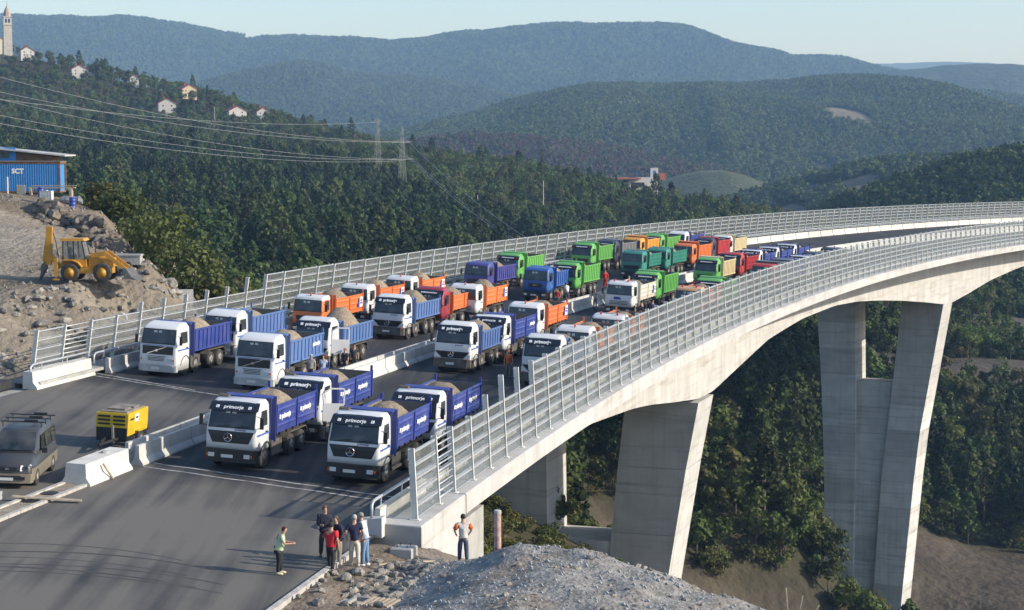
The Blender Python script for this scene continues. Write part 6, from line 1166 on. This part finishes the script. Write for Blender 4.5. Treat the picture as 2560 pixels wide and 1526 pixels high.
# ------------------------------------------------------------------ bushes and single trees near the site
def bush(x, y, z, h, r_, mi, seed, label, cat='bush', per=70, size=.17, ncl=26, group=None): make_tree('bush' if cat == 'bush' else 'broadleaf_tree', broad_mesh(seed, h, r_, per, size, ncl, BROAD_L[mi], base=.02), x, y, z, 1.0, seed, label, cat, group)
bush(-36.3, 176, gz(-36.3, 176)-1.5, 4.6, 3.4, 2, 501, 'yellowing bush right of the blue container'); bush(-39.3, 181, gz(-39.3, 181)-1.5, 4.2, 2.6, 1, 502, 'brown tinted bush touching the container corner')
bush(-30.6, 160, 3.6, 5.6, 3.0, 2, 503, 'bright green bush above the rock face by the drums'); bush(-28.0, 153.5, 1.6, 8.4, 3.7, 2, 504, 'large green bush on the slope beyond the loader'); bush(-25.0, 149, .4, 6.4, 2.9, 2, 505, 'green bush lowest on the slope beyond the loader')
bush(-33.2, 166, 3.5, 4.2, 2.6, 2, 506, 'small green bush behind the lone steel drum')
bush(-22.9, 142.5, .6, 4.4, 2.3, 1, 507, 'dry brownish bush below the pale concrete block'); bush(-20.9, 140.5, -.6, 4.4, 2.3, 1, 508, 'dry scrub bush behind the far fence posts', per=50)
bush(-23.2, 147, -.6, 5.0, 2.4, 0, 509, 'dark green bush at the foot of the slope')
for i in range(16): s_ = 40+i*3.6+random.uniform(-1, 1); p = deck(s_, random.uniform(36, 44)); z = float(min(terrace_z(np.array([p.x]), np.array([p.y]))[0], p.z-2)) if p.x < -13 else p.z-5; bush(p.x, p.y, z-1.6, random.uniform(2.8, 4.2), random.uniform(1.5, 2.3), random.choice((0, 2, 1)), 520+i, 'scrub bush growing along the outside of the far fence', per=34, ncl=14, group='scrub along the far fence')
for i, (x, y, h, r_) in enumerate(((1.2, 85.5, 3.6, 1.5), (0.4, 79.5, 1.6, 1.1), (3.3, 84, 1.4, 1.0), (-.5, 77.5, 1.3, .9))): bush(x, y, gm(x, y)-.2, h, r_, (0, 2, 2, 1)[i], 550+i, ('slender leafy bush beside the marker pole, in front of the short pier', 'low grassy shrub behind the man in the white vest', 'low shrub at the lip of the gravel mound', 'dry shrub under the abutment edge')[i], per=46, size=.09, ncl=16)
for i, (x, y, h) in enumerate(((10.5, 62, 1.4), (9.4, 62.6, 1.0), (11.6, 63.5, 1.2))): bush(x, y, gm(x, y)-.3, h, .5, 2, 570+i, 'small weed shrub at the right foot of the gravel mound', per=26, size=.07, ncl=9, group='weeds by the mound')
for i in range(3): 
    x, y = 9.3+i*.32, 62.3+i*.4; obj('dry_stalk', MB().tube([(x, y, gm(x, y)-.2), (x+.12*(i-.5), y, gm(x, y)+.55), (x+.3*(i-.4), y, gm(x, y)+1.25)], [.02, .016, .03], 5).mesh('dry_stalk', mat('dry_grass', (.35, .31, .22), .9)), None, None, 'tall dry grass stalk at the foot of the gravel mound', 'plant', 'dry stalks by the mound')
def vz(x, y): return float(valley_z(np.array([x]), np.array([y]))[0])
for i in range(16):
    x = random.uniform(3, 12); y = random.uniform(178, 205); make_tree('bush', BROADS[i % 6], x, y, vz(x, y)-.5, random.uniform(.35, .6), i, 'rough shrub on the slope between the pier legs', 'bush', 'shrubs under the viaduct')
for i in range(40):
    x = random.uniform(16, 50); y = 263+random.uniform(-3, 6)+(x-20)*.15; make_tree('bush', BROADS[i % 6], x, y, vz(x, y)-.5, random.uniform(.35, .7), i, 'shrub along the top of the earth bank below the viaduct', 'bush', 'shrubs above the earth bank')

sx = rng.uniform(-2.5, 14, 330); sy = rng.uniform(78, 172, 330); sz = np.array([max(vz(a, b), gm(a, b) if b < 111 else -99) for a, b in zip(sx, sy)]); s_, t_ = st(sx, sy)
k_ = ~((t_ > -1) & (s_ < 4)) & ~((np.abs(s_-90.5) < 6) & (t_ > 4) & (t_ < 28))
scatter('dry_scrub', np.stack([sx, sy, sz-.1], 1)[k_], rng.uniform(.18, .5, int(k_.sum())), rng.choice(3, int(k_.sum()), p=[.2, .3, .5]), proto(SHRUBS), 'dry low scrub on the slope falling away under the abutment', 'scrub')
pts = [(random.uniform(-2, 8), random.uniform(76, 108)) for _ in range(60)]
rocks(roadside, pts, mound_z, 0.15, 0.5, 0.1)

# ------------------------------------------------------------------ village, church tower, masts and lines
M_wallw = mat('house_render', (.44, .43, .405), .85, var=.06, scale=.5); M_tile = mat('roof_tiles', (.28, .085, .05), .85, var=.25, scale=1.5); M_stone = mat('tower_stone', (.42, .39, .34), .9, var=.15, scale=.6)
def house(x, y, w, d, h, rz, label, wm=None, rh=2.4, win=4, z=None, chim=True):
    z = (vz(x, y) if z is None else z); r_ = empty('house', T(x, y, z) @ RZ(rz), label, 'house')
    obj('wall', MB().prism([(-w/2, -2), (w/2, -2), (w/2, h), (0, h+rh), (-w/2, h)], -d/2, d/2).mesh('wall', wm or M_wallw), r_)
    rf = obj('roof', MB().hexa([(-w/2-.6, -d/2-.5, h-.45), (0, -d/2-.5, h+rh), (0, d/2+.5, h+rh), (-w/2-.6, d/2+.5, h-.45), (-w/2-.6, -d/2-.5, h-.2), (0, -d/2-.5, h+rh+.25), (0, d/2+.5, h+rh+.25), (-w/2-.6, d/2+.5, h-.2)]).hexa([(0, -d/2-.5, h+rh), (w/2+.6, -d/2-.5, h-.45), (w/2+.6, d/2+.5, h-.45), (0, d/2+.5, h+rh), (0, -d/2-.5, h+rh+.25), (w/2+.6, -d/2-.5, h-.2), (w/2+.6, d/2+.5, h-.2), (0, d/2+.5, h+rh+.25)]).mesh('roof', M_tile), r_)
    if chim: obj('chimney', MB().box(-1.6, -.9, -.5, .2, h+rh-1, h+rh+1.2).mesh('chimney', M_tile), rf)
    for i in range(win): xx = -w/2+w*(i % 2*2+1)/4; zz = h*.25+(i//2)*h*.42; obj('window', MB().box(xx-.35, xx+.35, -d/2-.05, -d/2+.02, zz, zz+.9).mesh('window', M_glass), r_)
    return r_
house(-190, 1046, 9.5, 8, 6.0, .3, 'tall white gabled house, leftmost of the bright ones on the slope', z=vz(-190, 1046)+.6); house(-152, 1046, 10, 8, 4.2, .45, 'white house with red roof, lower one of the close pair', z=vz(-152, 1046)+.8); house(-139.5, 1062, 7.5, 7, 4.0, .35, 'white house with red roof, upper one of the close pair', z=vz(-139.5, 1062)+1)
house(-186, 1088, 9, 8, 4.5, .6, 'tan stone house with red roof beside the cypress', wm=mat('tan_render', (.42, .34, .24), .9), z=vz(-186, 1088)+.5); house(-253, 1112, 9, 7, 4, .4, 'white house with red roofs half hidden on the ridge', z=vz(-253, 1112)+1); house(-218, 1098, 5, 5, 3.2, .3, 'small white house showing only its gable on the ridge', z=vz(-218, 1098)+1.5, chim=False); house(-290, 1138, 8, 7, 4, .5, 'red roofed house just below the church tower', z=vz(-290, 1138)+2); house(-80, 985, 5, 5, 3, .2, 'small pale house at the right end of the village ridge', z=vz(-80, 985)+1.5)
tz = vz(-304, 1150)+6; tw = empty('church_tower', T(-304, 1150, tz) @ RZ(.35), 'tall stone church bell tower on the hilltop at the picture corner', 'tower')
obj('shaft', MB().loft([[(-2.6, -2.6, -8), (2.6, -2.6, -8), (2.6, 2.6, -8), (-2.6, 2.6, -8)], [(-2.4, -2.4, 11.5), (2.4, -2.4, 11.5), (2.4, 2.4, 11.5), (-2.4, 2.4, 11.5)]]).box(-2.8, 2.8, -2.8, 2.8, 11.5, 12).mesh('shaft', M_stone), tw)
bf_ = obj('belfry', MB().box(-2.4, 2.4, -2.4, 2.4, 12, 16.2).box(-2.75, 2.75, -2.75, 2.75, 16.2, 16.7).mesh('belfry', M_wallw), tw)
for sx in (-.9, .9): obj('opening', MB().box(sx-.55, sx+.55, -2.46, -2.3, 12.9, 15.2).mesh('opening', M_black), bf_); obj('opening', MB().box(2.3, 2.46, sx-.55, sx+.55, 12.9, 15.2).mesh('opening', M_black), bf_)
obj('spire', MB().loft([[(r_*math.cos(math.pi/8+k*math.pi/4), r_*math.sin(math.pi/8+k*math.pi/4), z) for k in range(8)] for r_, z in ((2.2, 16.7), (2.2, 19.2), (1.9, 19.6), (1.7, 20.4), (.7, 22.2), (.35, 22.8), (.08, 26))]).mesh('spire', mat('spire_stone', (.36, .27, .23), .9)), tw)
ch = empty('church', T(-316, 1152, tz-4) @ RZ(.35), 'cream church nave cut by the picture edge beside its tower', 'church'); obj('wall', MB().prism([(-8, -2), (8, -2), (8, 7), (0, 11), (-8, 7)], -8, 8).mesh('wall', mat('cream_render', (.60, .53, .40), .85)), ch); obj('roof', MB().hexa([(-8.5, -8.4, 6.8), (0, -8.4, 11), (0, 8.4, 11), (-8.5, 8.4, 6.8), (-8.5, -8.4, 7.1), (0, -8.4, 11.3), (0, 8.4, 11.3), (-8.5, 8.4, 7.1)]).hexa([(0, -8.4, 11), (8.5, -8.4, 6.8), (8.5, 8.4, 6.8), (0, 8.4, 11), (0, -8.4, 11.3), (8.5, -8.4, 7.1), (8.5, 8.4, 7.1), (0, 8.4, 11.3)]).mesh('roof', M_tile), ch)
for i, (x, y, h) in enumerate(((-170, 1062, 11), (-168.6, 1063, 8.5))):
    cy = empty('cypress', T(x, y, vz(x, y)+2), ('tall dark cypress beside the tan stone house', 'shorter dark cypress touching the tall one')[i], 'tree'); obj('crown', leaf_cloud([(0, 0, h*(.15+.1*k), .9*math.sin(math.pi*(.18+.08*k))*1.1, h*.09) for k in range(9)], PINE_L[0], 600+i, 24, .4), cy); obj('trunk', MB().tube([(0, 0, -2), (0, 0, h*.5)], .15, 6).mesh('trunk', M_bark), cy)
st_ = empty('petrol_station', T(58, 818, -4.6) @ RZ(.2), 'white roadside building with red canopy among the trees', 'building'); obj('wall', MB().box(-9, 4, -4, 4, -6, 3).mesh('wall', M_wallw), st_); obj('canopy', MB().box(-16, -4, -6, 2, 2.4, 3.0).mesh('canopy', M_tile), st_); obj('sign_tower', MB().box(1, 4.4, -3, -2.6, 3, 7.2).mesh('sign_tower', M_wallw), st_); obj('sign_panel', MB().box(4.9, 7.6, -3, -2.7, 2, 5.0).mesh('sign_panel', M_tile), st_); obj('sign_mark', MB().box(2.0, 3.4, -3.04, -3.0, 4.2, 6.0).mesh('sign_mark', M_bluestripe), st_)
for x in (-14, -10, -6): obj('window', MB().box(x*.5-1, x*.5+1, -4.05, -4, -1, 1).mesh('window', M_glass), st_)
M_pyl = mat('pylon_steel', (.20, .21, .20), .6, .2)
def pylon(x, y, h, wb, label, arms):
    z = vz(x, y); r_ = empty('pylon', T(x, y, z) @ RZ(.5), label, 'pylon'); b = MB(); n = 8
    def w(u): return wb*(1-u*.86)/2
    for sx, sy in ((-1, -1), (1, -1), (1, 1), (-1, 1)): obj('leg', MB().beam((sx*w(0), sy*w(0), -1), (sx*w(1), sy*w(1), h), .08, .08).mesh('leg', M_pyl), r_)
    for i in range(n):
        u0, u1 = i/n, (i+1)/n
        for (ax, ay), (bx2, by2) in (((-1, -1), (1, -1)), ((1, -1), (1, 1)), ((1, 1), (-1, 1)), ((-1, 1), (-1, -1))): b.beam((ax*w(u0), ay*w(u0), h*u0), (bx2*w(u1), by2*w(u1), h*u1), .05, .05); b.beam((bx2*w(u0), by2*w(u0), h*u0), (ax*w(u1), ay*w(u1), h*u1), .05, .05)
    obj('bracing', b.mesh('bracing', M_pyl), r_)
    for u, L in arms: obj('cross_arm', MB().beam((-L, 0, h*u), (L, 0, h*u), .14, .2).beam((-L, 0, h*u), (0, 0, h*u+1), .08, .08).beam((L, 0, h*u), (0, 0, h*u+1), .08, .08).beam((-L, 0, h*u-1), (-L, 0, h*u), .1, .1).beam((L, 0, h*u-1), (L, 0, h*u), .1, .1).mesh('cross_arm', M_pyl), r_)
    return z
zp1 = pylon(-52, 735, 22.8-vz(-52, 735), 3.4, 'taller lattice pylon on the left of the pair above the pinewood', ((.97, 1.5),)); zp2 = pylon(-38.5, 665, 19.3-vz(-38.5, 665), 3.4, 'lattice pylon on the right of the pair, carrying the line on its cross arms', ((1-5.3/(19.3-vz(-38.5, 665)), 3.5), (1-11.3/(19.3-vz(-38.5, 665)), 4.2)))
zp2 = -.5
for x, y, h, lb in ((-11.6, 640, 9, 'thin wooden pole in the clearing right of the pylons'), (11.6, 700, 10, 'thin wooden pole before the tall yellow poplar'), (-158, 1010, 8, 'thin wooden pole right of the tall white house')): obj('utility_pole', MB().tube([(x, y, vz(x, y)-1), (x, y, vz(x, y)+h+4)], [.16, .12], 6).mesh('utility_pole', M_galv), None, None, lb, 'pole')
make_tree('poplar_tree', (leaf_cloud([(0, 0, 3+2*k, 1.5-.12*k, 1.6) for k in range(7)], BROAD_L[1], 640, 40, .3), BROADS[0][1]), 12.5, 790, vz(12.5, 790), 1.0, 0, 'tall slim yellow green poplar above the broadleaf belt', 'tree', None)
M_wire = mat('line_wire', (.40, .41, .40), .5, .5)
def wire(a, b_, sag, label):
    a = Vector(a); b_ = Vector(b_); pts = [a.lerp(b_, i/24)-Vector((0, 0, sag*4*(i/24)*(1-i/24))) for i in range(25)]; obj('power_line', MB().tube(pts, .045, 5).mesh('power_line', M_wire), None, None, label, 'power line', 'power lines across the pinewood')
# line endpoints: a support out of the picture to the left, the right pylon's arms, and on down the valley
wl_ = [((-130, 440, 32.5), (-41, 665, zp2+14.5), 4, 'topmost power line crossing the pinewood to the right pylon'), ((-122, 425, 27.2), (-36, 664, zp2+14.4), 3.5, 'second power line from the top crossing the pinewood'), ((-119, 415, 25.6), (-42, 665, zp2+8.5), 3.5, 'middle power line crossing the pinewood'), ((-117, 405, 24.6), (-52, 735, 21.5), 3, 'power line ending at the taller left pylon'), ((-112, 390, 21.3), (-35, 664, zp2+8.5), 3.5, 'lowest power line crossing the pinewood but one'), ((-110, 380, 19.6), (-38, 665, zp2+8.0), 3.5, 'lowest power line crossing the pinewood')]
for a, b_, sg, lb in wl_: wire(a, b_, sg, lb)
for i, (dx, zz) in enumerate(((-3, 14.4), (2.5, 14.4), (3, 9.2))): wire((-38.5+dx, 665, zp2+zz), (22+dx*1.3, 470, -20-1.6*i), 4, ('upper', 'middle', 'lower')[i]+' power line running from the right pylon down behind the far fence')
for i, (x, y, r_) in enumerate(()): pass

# ------------------------------------------------------------------ people
M_skin = mat('skin', (.42, .25, .17), .6)
def skin_mesh(V_, E_, Rr, m, name, root=0):
    me = bpy.data.meshes.new(name); me.from_pydata([tuple(v) for v in V_], E_, []); o = bpy.data.objects.new(name, me)
    md = o.modifiers.new('s', 'SKIN'); md.use_smooth_shade = True; sb = o.modifiers.new('d', 'SUBSURF'); sb.levels = 1; sb.render_levels = 1
    for i, r_ in enumerate(Rr): me.skin_vertices[0].data[i].radius = (r_, r_) if not isinstance(r_, tuple) else r_
    for i in range(len(Rr)): me.skin_vertices[0].data[i].use_root = (i == root)
    out_ = bake(o); out_.materials.clear(); out_.materials.append(m); return out_
def person(pos, face, H, label, shirt, trousers, hair=(.05, .035, .025), shoes=(.05, .045, .04), lean=0.0, arms=None, legs=0.10, sleeves='short', jacket=0.0, bag=False, vest=None, group=None, sit=None, headturn=0.0, hat=None, girth=1.0, sleevecol=None):
    """standing figure: local +x is where the person faces; arms: ((elbow),(hand)) offsets from the shoulder for left and right"""
    k = H/1.75*1.04; r_ = empty('person', T(*pos) @ RZ(face) @ Matrix.Scale(k, 4), label, 'person', group)
    lx = lean
    P = dict(pel=(0, 0, .93), wai=(lx*.3, 0, 1.08), che=(lx*.75, 0, 1.32), nec=(lx*1.05, 0, 1.46), hb=(lx*1.25+.01, 0, 1.55), hm=(lx*1.35+.03, 0, 1.65), ht=(lx*1.4+.02, 0, 1.72), nose=(lx*1.35+.105, 0, 1.64))
    hipz = .93
    if sit is not None:
        dz = sit
        P = {q: (a, b_, c-dz) for q, (a, b_, c) in P.items()}; hipz -= dz
    ar = arms or [((.02, .08, -.28), (.10, .07, -.52)), ((.02, -.08, -.28), (.10, -.07, -.52))]
    V_ = [P['pel'], P['wai'], P['che'], P['nec'], P['hb'], P['hm'], P['ht'], P['nose']]; E_ = [(0, 1), (1, 2), (2, 3), (3, 4), (4, 5), (5, 6), (5, 7)]; Rr = [(.15, .105), (.135, .10), (.155, .11), .058, .07, (.088, .102), .068, .02]
    sh = [(P['che'][0], .175, P['che'][2]+.085), (P['che'][0], -.175, P['che'][2]+.085)]
    idx = {}
    for i in (0, 1):
        s0 = len(V_); sg = 1 if i == 0 else -1; el = tuple(np.add(sh[i], ar[i][0])); ha = tuple(np.add(sh[i], ar[i][1]))
        V_ += [sh[i], el, ha]; E_ += [(2, s0), (s0, s0+1), (s0+1, s0+2)]; Rr += [.058, .043, .03]
        d = Vector(ha)-Vector(el); d.normalize(); side = Vector((0, -sg, 0)) if abs(d.y) < .8 else Vector((1, 0, 0)); up_ = d.cross(side).normalized(); side = up_.cross(d)
        pm_ = Vector(ha)+d*.06; V_.append(tuple(pm_)); E_.append((s0+2, s0+3)); Rr.append(.034)
        for f_, (o_, L) in enumerate(((-.03, .07), (-.01, .08), (.01, .075), (.03, .06))): V_.append(tuple(pm_+up_*o_+d*L*.9+side*.02)); E_.append((s0+3, len(V_)-1)); Rr.append(.0095)
        V_.append(tuple(Vector(ha)+up_*-.045+d*.05+side*.02)); E_.append((s0+2, len(V_)-1)); Rr.append(.011)
        idx[i] = s0
    lg = []
    for i in (0, 1):
        sg = 1 if i == 0 else -1; s0 = len(V_); st2 = legs*(1 if i == 0 else -1)
        if sit is None: pts = [(0, sg*.095, .86), (st2*.5+.02, sg*.11, .48), (st2, sg*.12, .08), (st2+.14, sg*.13, .035)]
        else: pts = [(.02, sg*.1, hipz-.05), (.40, sg*.14, hipz+.02), (.42, sg*.15, .09), (.56, sg*.16, .035)]
        V_ += pts; E_ += [(0, s0), (s0, s0+1), (s0+1, s0+2), (s0+2, s0+3)]; Rr += [.085, .058, .04, .032]; lg.append(pts)
    obj('body', skin_mesh(V_, E_, Rr, M_skin, 'body'), r_)
    def cm(c, nm): return mat('cloth_%s_%.3f_%.3f_%.3f' % (nm, *c), c, .85, var=.12, scale=6)
    low = hipz-.06-jacket
    tv = [(0, 0, low), P['pel'] if jacket else (0, 0, hipz), P['wai'], P['che'], (P['nec'][0], 0, P['nec'][2]+.01)]; te = [(0, 1), (1, 2), (2, 3), (3, 4)]; trr = [tuple(girth*q for q in w_) for w_ in ((.185, .145), (.185, .145), (.178, .145), (.205, .16))]+[.078]
    for i in (0, 1):
        s0 = len(tv); el = tuple(np.add(sh[i], ar[i][0])); ha = tuple(np.add(sh[i], ar[i][1])); mid = tuple((Vector(sh[i])*.25+Vector(el)*.75))
        tv += [sh[i], mid]; te += [(3, s0), (s0, s0+1)]; trr += [.085, .072]
        if sleeves == 'long': tv += [el, tuple(Vector(el)*.1+Vector(ha)*.9)]; te += [(s0+1, s0+2), (s0+2, s0+3)]; trr += [.058, .046]
    obj('jacket' if jacket else 'shirt', skin_mesh(tv, te, trr, cm(shirt, 's'), 'shirt', 2), r_)
    if sleevecol:
        for i in (0, 1): el = Vector(np.add(sh[i], ar[i][0])); p0 = Vector(sh[i]); obj('sleeve', MB().tube([p0.lerp(el, .12), p0.lerp(el, .5), p0.lerp(el, .92)], [.088, .086, .078], 10).mesh('sleeve', cm(sleevecol, 'sl'), True), r_)
    if vest: obj('vest', skin_mesh(tv[:4]+[(P['nec'][0], 0, P['nec'][2]-.02)], te[:4], [(.205, .17), (.205, .17), (.20, .17), (.25, .195), .10], cm(vest, 'v'), 'vest', 2), r_)
    uv = [(0, 0, hipz+.05), (0, 0, hipz-.02)]; ue = [(0, 1)]; ur = [(.175*girth, .135*girth), (.178*girth, .14*girth)]
    for i in (0, 1): s0 = len(uv); p = lg[i]; uv += [p[0], p[1], (p[2][0], p[2][1], p[2][2]+.01)]; ue += [(1, s0), (s0, s0+1), (s0+1, s0+2)]; ur += [.115*girth, .085, .07]
    obj('trousers', skin_mesh(uv, ue, ur, cm(trousers, 't'), 'trousers', 1), r_)
    for i in (0, 1): a, b_ = Vector(lg[i][2]), Vector(lg[i][3]); obj('shoe', MB().tube([(a.x-.07, a.y, .045), (a.x, a.y, .06), (b_.x-.03, b_.y, .045), (b_.x+.06, b_.y, .03)], [.035, .055, .05, .028], 7).mesh('shoe', cm(shoes, 'h'), True), r_)
    hb = P['hm']; hm_ = MB(); rings = []
    for v in range(5): a = math.pi/2*v/4.4; rings.append([(hb[0]-.022+.108*math.cos(a)*math.cos(t_)*.95, hb[1]+.092*math.cos(a)*math.sin(t_), hb[2]+.005+.10*math.sin(a)+(.05 if math.cos(t_) > .5 and v == 0 else (-.06 if v == 0 else 0))) for t_ in [2*math.pi*q/12 for q in range(12)]])
    obj('hat' if hat else 'hair', hm_.loft(rings).mesh('hair', cm(hat or hair, 'hair'), True), r_)
    if bag: obj('shoulder_bag', MB().loft([[(x, y, z) for x, y in ((-.19, .13), (.06, .13), (.06, .25), (-.19, .25))] for z in (.72, .75, .98, 1.0)]).tube([(-.06, .2, 1.0), (-.08, .17, 1.3), (0, -.02, 1.47)], .012, 5).mesh('shoulder_bag', cm((.01, .01, .012), 'bag')), r_)
    return r_
def on_road(s, t): return tuple(deck(s, t, 0))
def on_gnd(x, y): return (x, y, gm(x, y)+.0)
def bent(sg, x=.24, z=-.26): return ((.03, sg*.06, -.27), (x, sg*-.02, z))
person(on_road(-18.4, 2.6), R(5), 1.66, 'woman in pale green top and black trousers with shoulder bag, standing apart', (.42, .50, .33), (.012, .012, .014), hair=(.06, .02, .015), shoes=(.5, .45, .3), lean=.14, arms=[((.10, .07, -.25), (.36, -.02, -.27)), ((.10, -.07, -.25), (.38, .02, -.25))], legs=.05, bag=True, girth=1.2)
q = deck(-17.2, 1.05); person(on_gnd(q.x, q.y), R(70), 1.76, 'person in bright red shirt and dark trousers seen from behind', (.55, .02, .03), (.02, .02, .025), hair=(.03, .02, .015), arms=[bent(1), ((-.06, -.10, -.27), (-.02, -.12, -.52))], legs=.16, lean=.02)
q = deck(-16.1, 1.15); person(on_gnd(q.x, q.y), R(-115), 1.80, 'man in dark jacket, pale collar and grey trousers facing the red shirt', (.012, .016, .04), (.22, .20, .17), hair=(.10, .07, .05), sleeves='long', jacket=.14, arms=[bent(1, .12, -.5), bent(-1, .12, -.5)], lean=.08)
q = deck(-15.3, 1.85); person(on_road(-15.3, 1.9), R(-75), 1.90, 'man in dark jacket with pale shirt, tallest at the back of the group', (.012, .014, .03), (.03, .03, .035), hair=(.12, .07, .04), sleeves='long', jacket=.12, arms=[bent(1), bent(-1)], lean=.06)
q = deck(-16.6, .35); person(on_gnd(q.x, q.y), R(95), 1.84, 'grey haired man in navy shirt and pale trousers seen from behind', (.012, .016, .045), (.48, .44, .35), hair=(.36, .35, .34), shoes=(.4, .38, .33), arms=[((-.08, .12, -.25), (.06, .08, -.46)), ((-.08, -.12, -.25), (.06, -.08, -.46))], legs=.08)
q = deck(-15.6, .25); person(on_gnd(q.x, q.y), R(165), 1.94, 'man in pale blue shirt and jeans with white shoes, end of the group', (.50, .58, .68), (.13, .22, .36), hair=(.22, .20, .17), shoes=(.75, .75, .72), lean=.1, arms=[bent(1, .2, -.3), bent(-1, .2, -.3)], legs=.04)
person((-1.85, 70.6, gm(-1.85, 70.6)), R(100), 1.82, 'man in white vest with orange sleeves standing by the abutment', (.50, .48, .44), (.04, .06, .11), sleevecol=(.58, .12, .03), hair=(.03, .02, .015), sleeves='short', arms=[((-.02, .14, -.22), (.14, .06, -.40)), ((-.02, -.14, -.22), (.14, -.06, -.40))], legs=.1)
person(on_road(36.6, 7.8), R(-100), 1.75, 'man in orange shirt standing behind the pale blue tipper on the near carriageway', (.60, .12, .02), (.16, .15, .14), hat=(.45, .08, .03))
person(on_road(107.1, 20.1), R(-90), 1.8, 'worker in red overalls beside the tail of the green tipper', (.50, .03, .02), (.45, .03, .02), sleeves='long')
person(on_road(84.2, 14.3), R(-110), 1.8, 'man in pale shirt and jeans standing by the median barrier', (.42, .40, .36), (.12, .18, .28), arms=[((-.04, .18, -.2), (.08, .08, -.42)), ((-.04, -.18, -.2), (.08, -.08, -.42))])
for i, (s_, t_, f_, lb) in enumerate(((77.2, 8.2, 150, 'man in dark clothes at the door of the white tipper with the badge'), (78.6, 7.6, -60, 'man in navy shirt between two others beside the white tipper'), (80.4, 7.2, 170, 'man in dark jacket nearest the fence beside the white tipper'))): person(on_road(s_, t_), R(f_), 1.78, lb, ((.02, .02, .025), (.02, .025, .07), (.015, .015, .02))[i], (.03, .03, .035), sleeves='long')
person(on_road(22.4, 17.2), R(-100), 1.75, 'man in striped blue shirt sitting at the bumper of the white tipper', (.16, .22, .36), (.05, .06, .10), sit=.45); person(on_road(22.0, 16.6), R(-70), 1.75, 'person in dark top crouching next to the man in blue', (.03, .03, .04), (.3, .28, .25), sit=.5); person(on_road(29.8, 17.9), R(-90), 1.75, 'man in pale blue shirt resting by the truck wheels', (.36, .44, .60), (.1, .1, .12), sit=.35)
person(on_road(33.5, 17.2), R(-80), 1.75, 'man in dark top standing near the open door tipper', (.025, .03, .035), (.06, .06, .07)); person(on_road(31.0, 16.9), R(-120), 1.75, 'man with red cap beside the median barrier', (.03, .03, .04), (.05, .05, .06), hat=(.35, .03, .02)); person(on_road(27.0, 17.6), R(-100), 1.75, 'man in pale hat leaning by the wheel of the tipper', (.30, .30, .28), (.12, .12, .12), hat=(.5, .5, .45))
person(on_road(88.0, 19.0), R(-110), 1.75, 'man in red top crouching at the bumper of the bright blue tipper', (.50, .04, .03), (.05, .05, .07), sit=.45); person(on_road(89.4, 18.5), R(120), 1.75, 'man in white shirt standing by the bright blue tipper', (.6, .6, .58), (.08, .09, .12), lean=.15)

bpy.data.scenes.remove(BENCH)
# the massed woods are switched on last: their instances would slow every mesh evaluation above
for o, ng in DEFER: o.modifiers.new('trees', 'NODES').node_group = ng
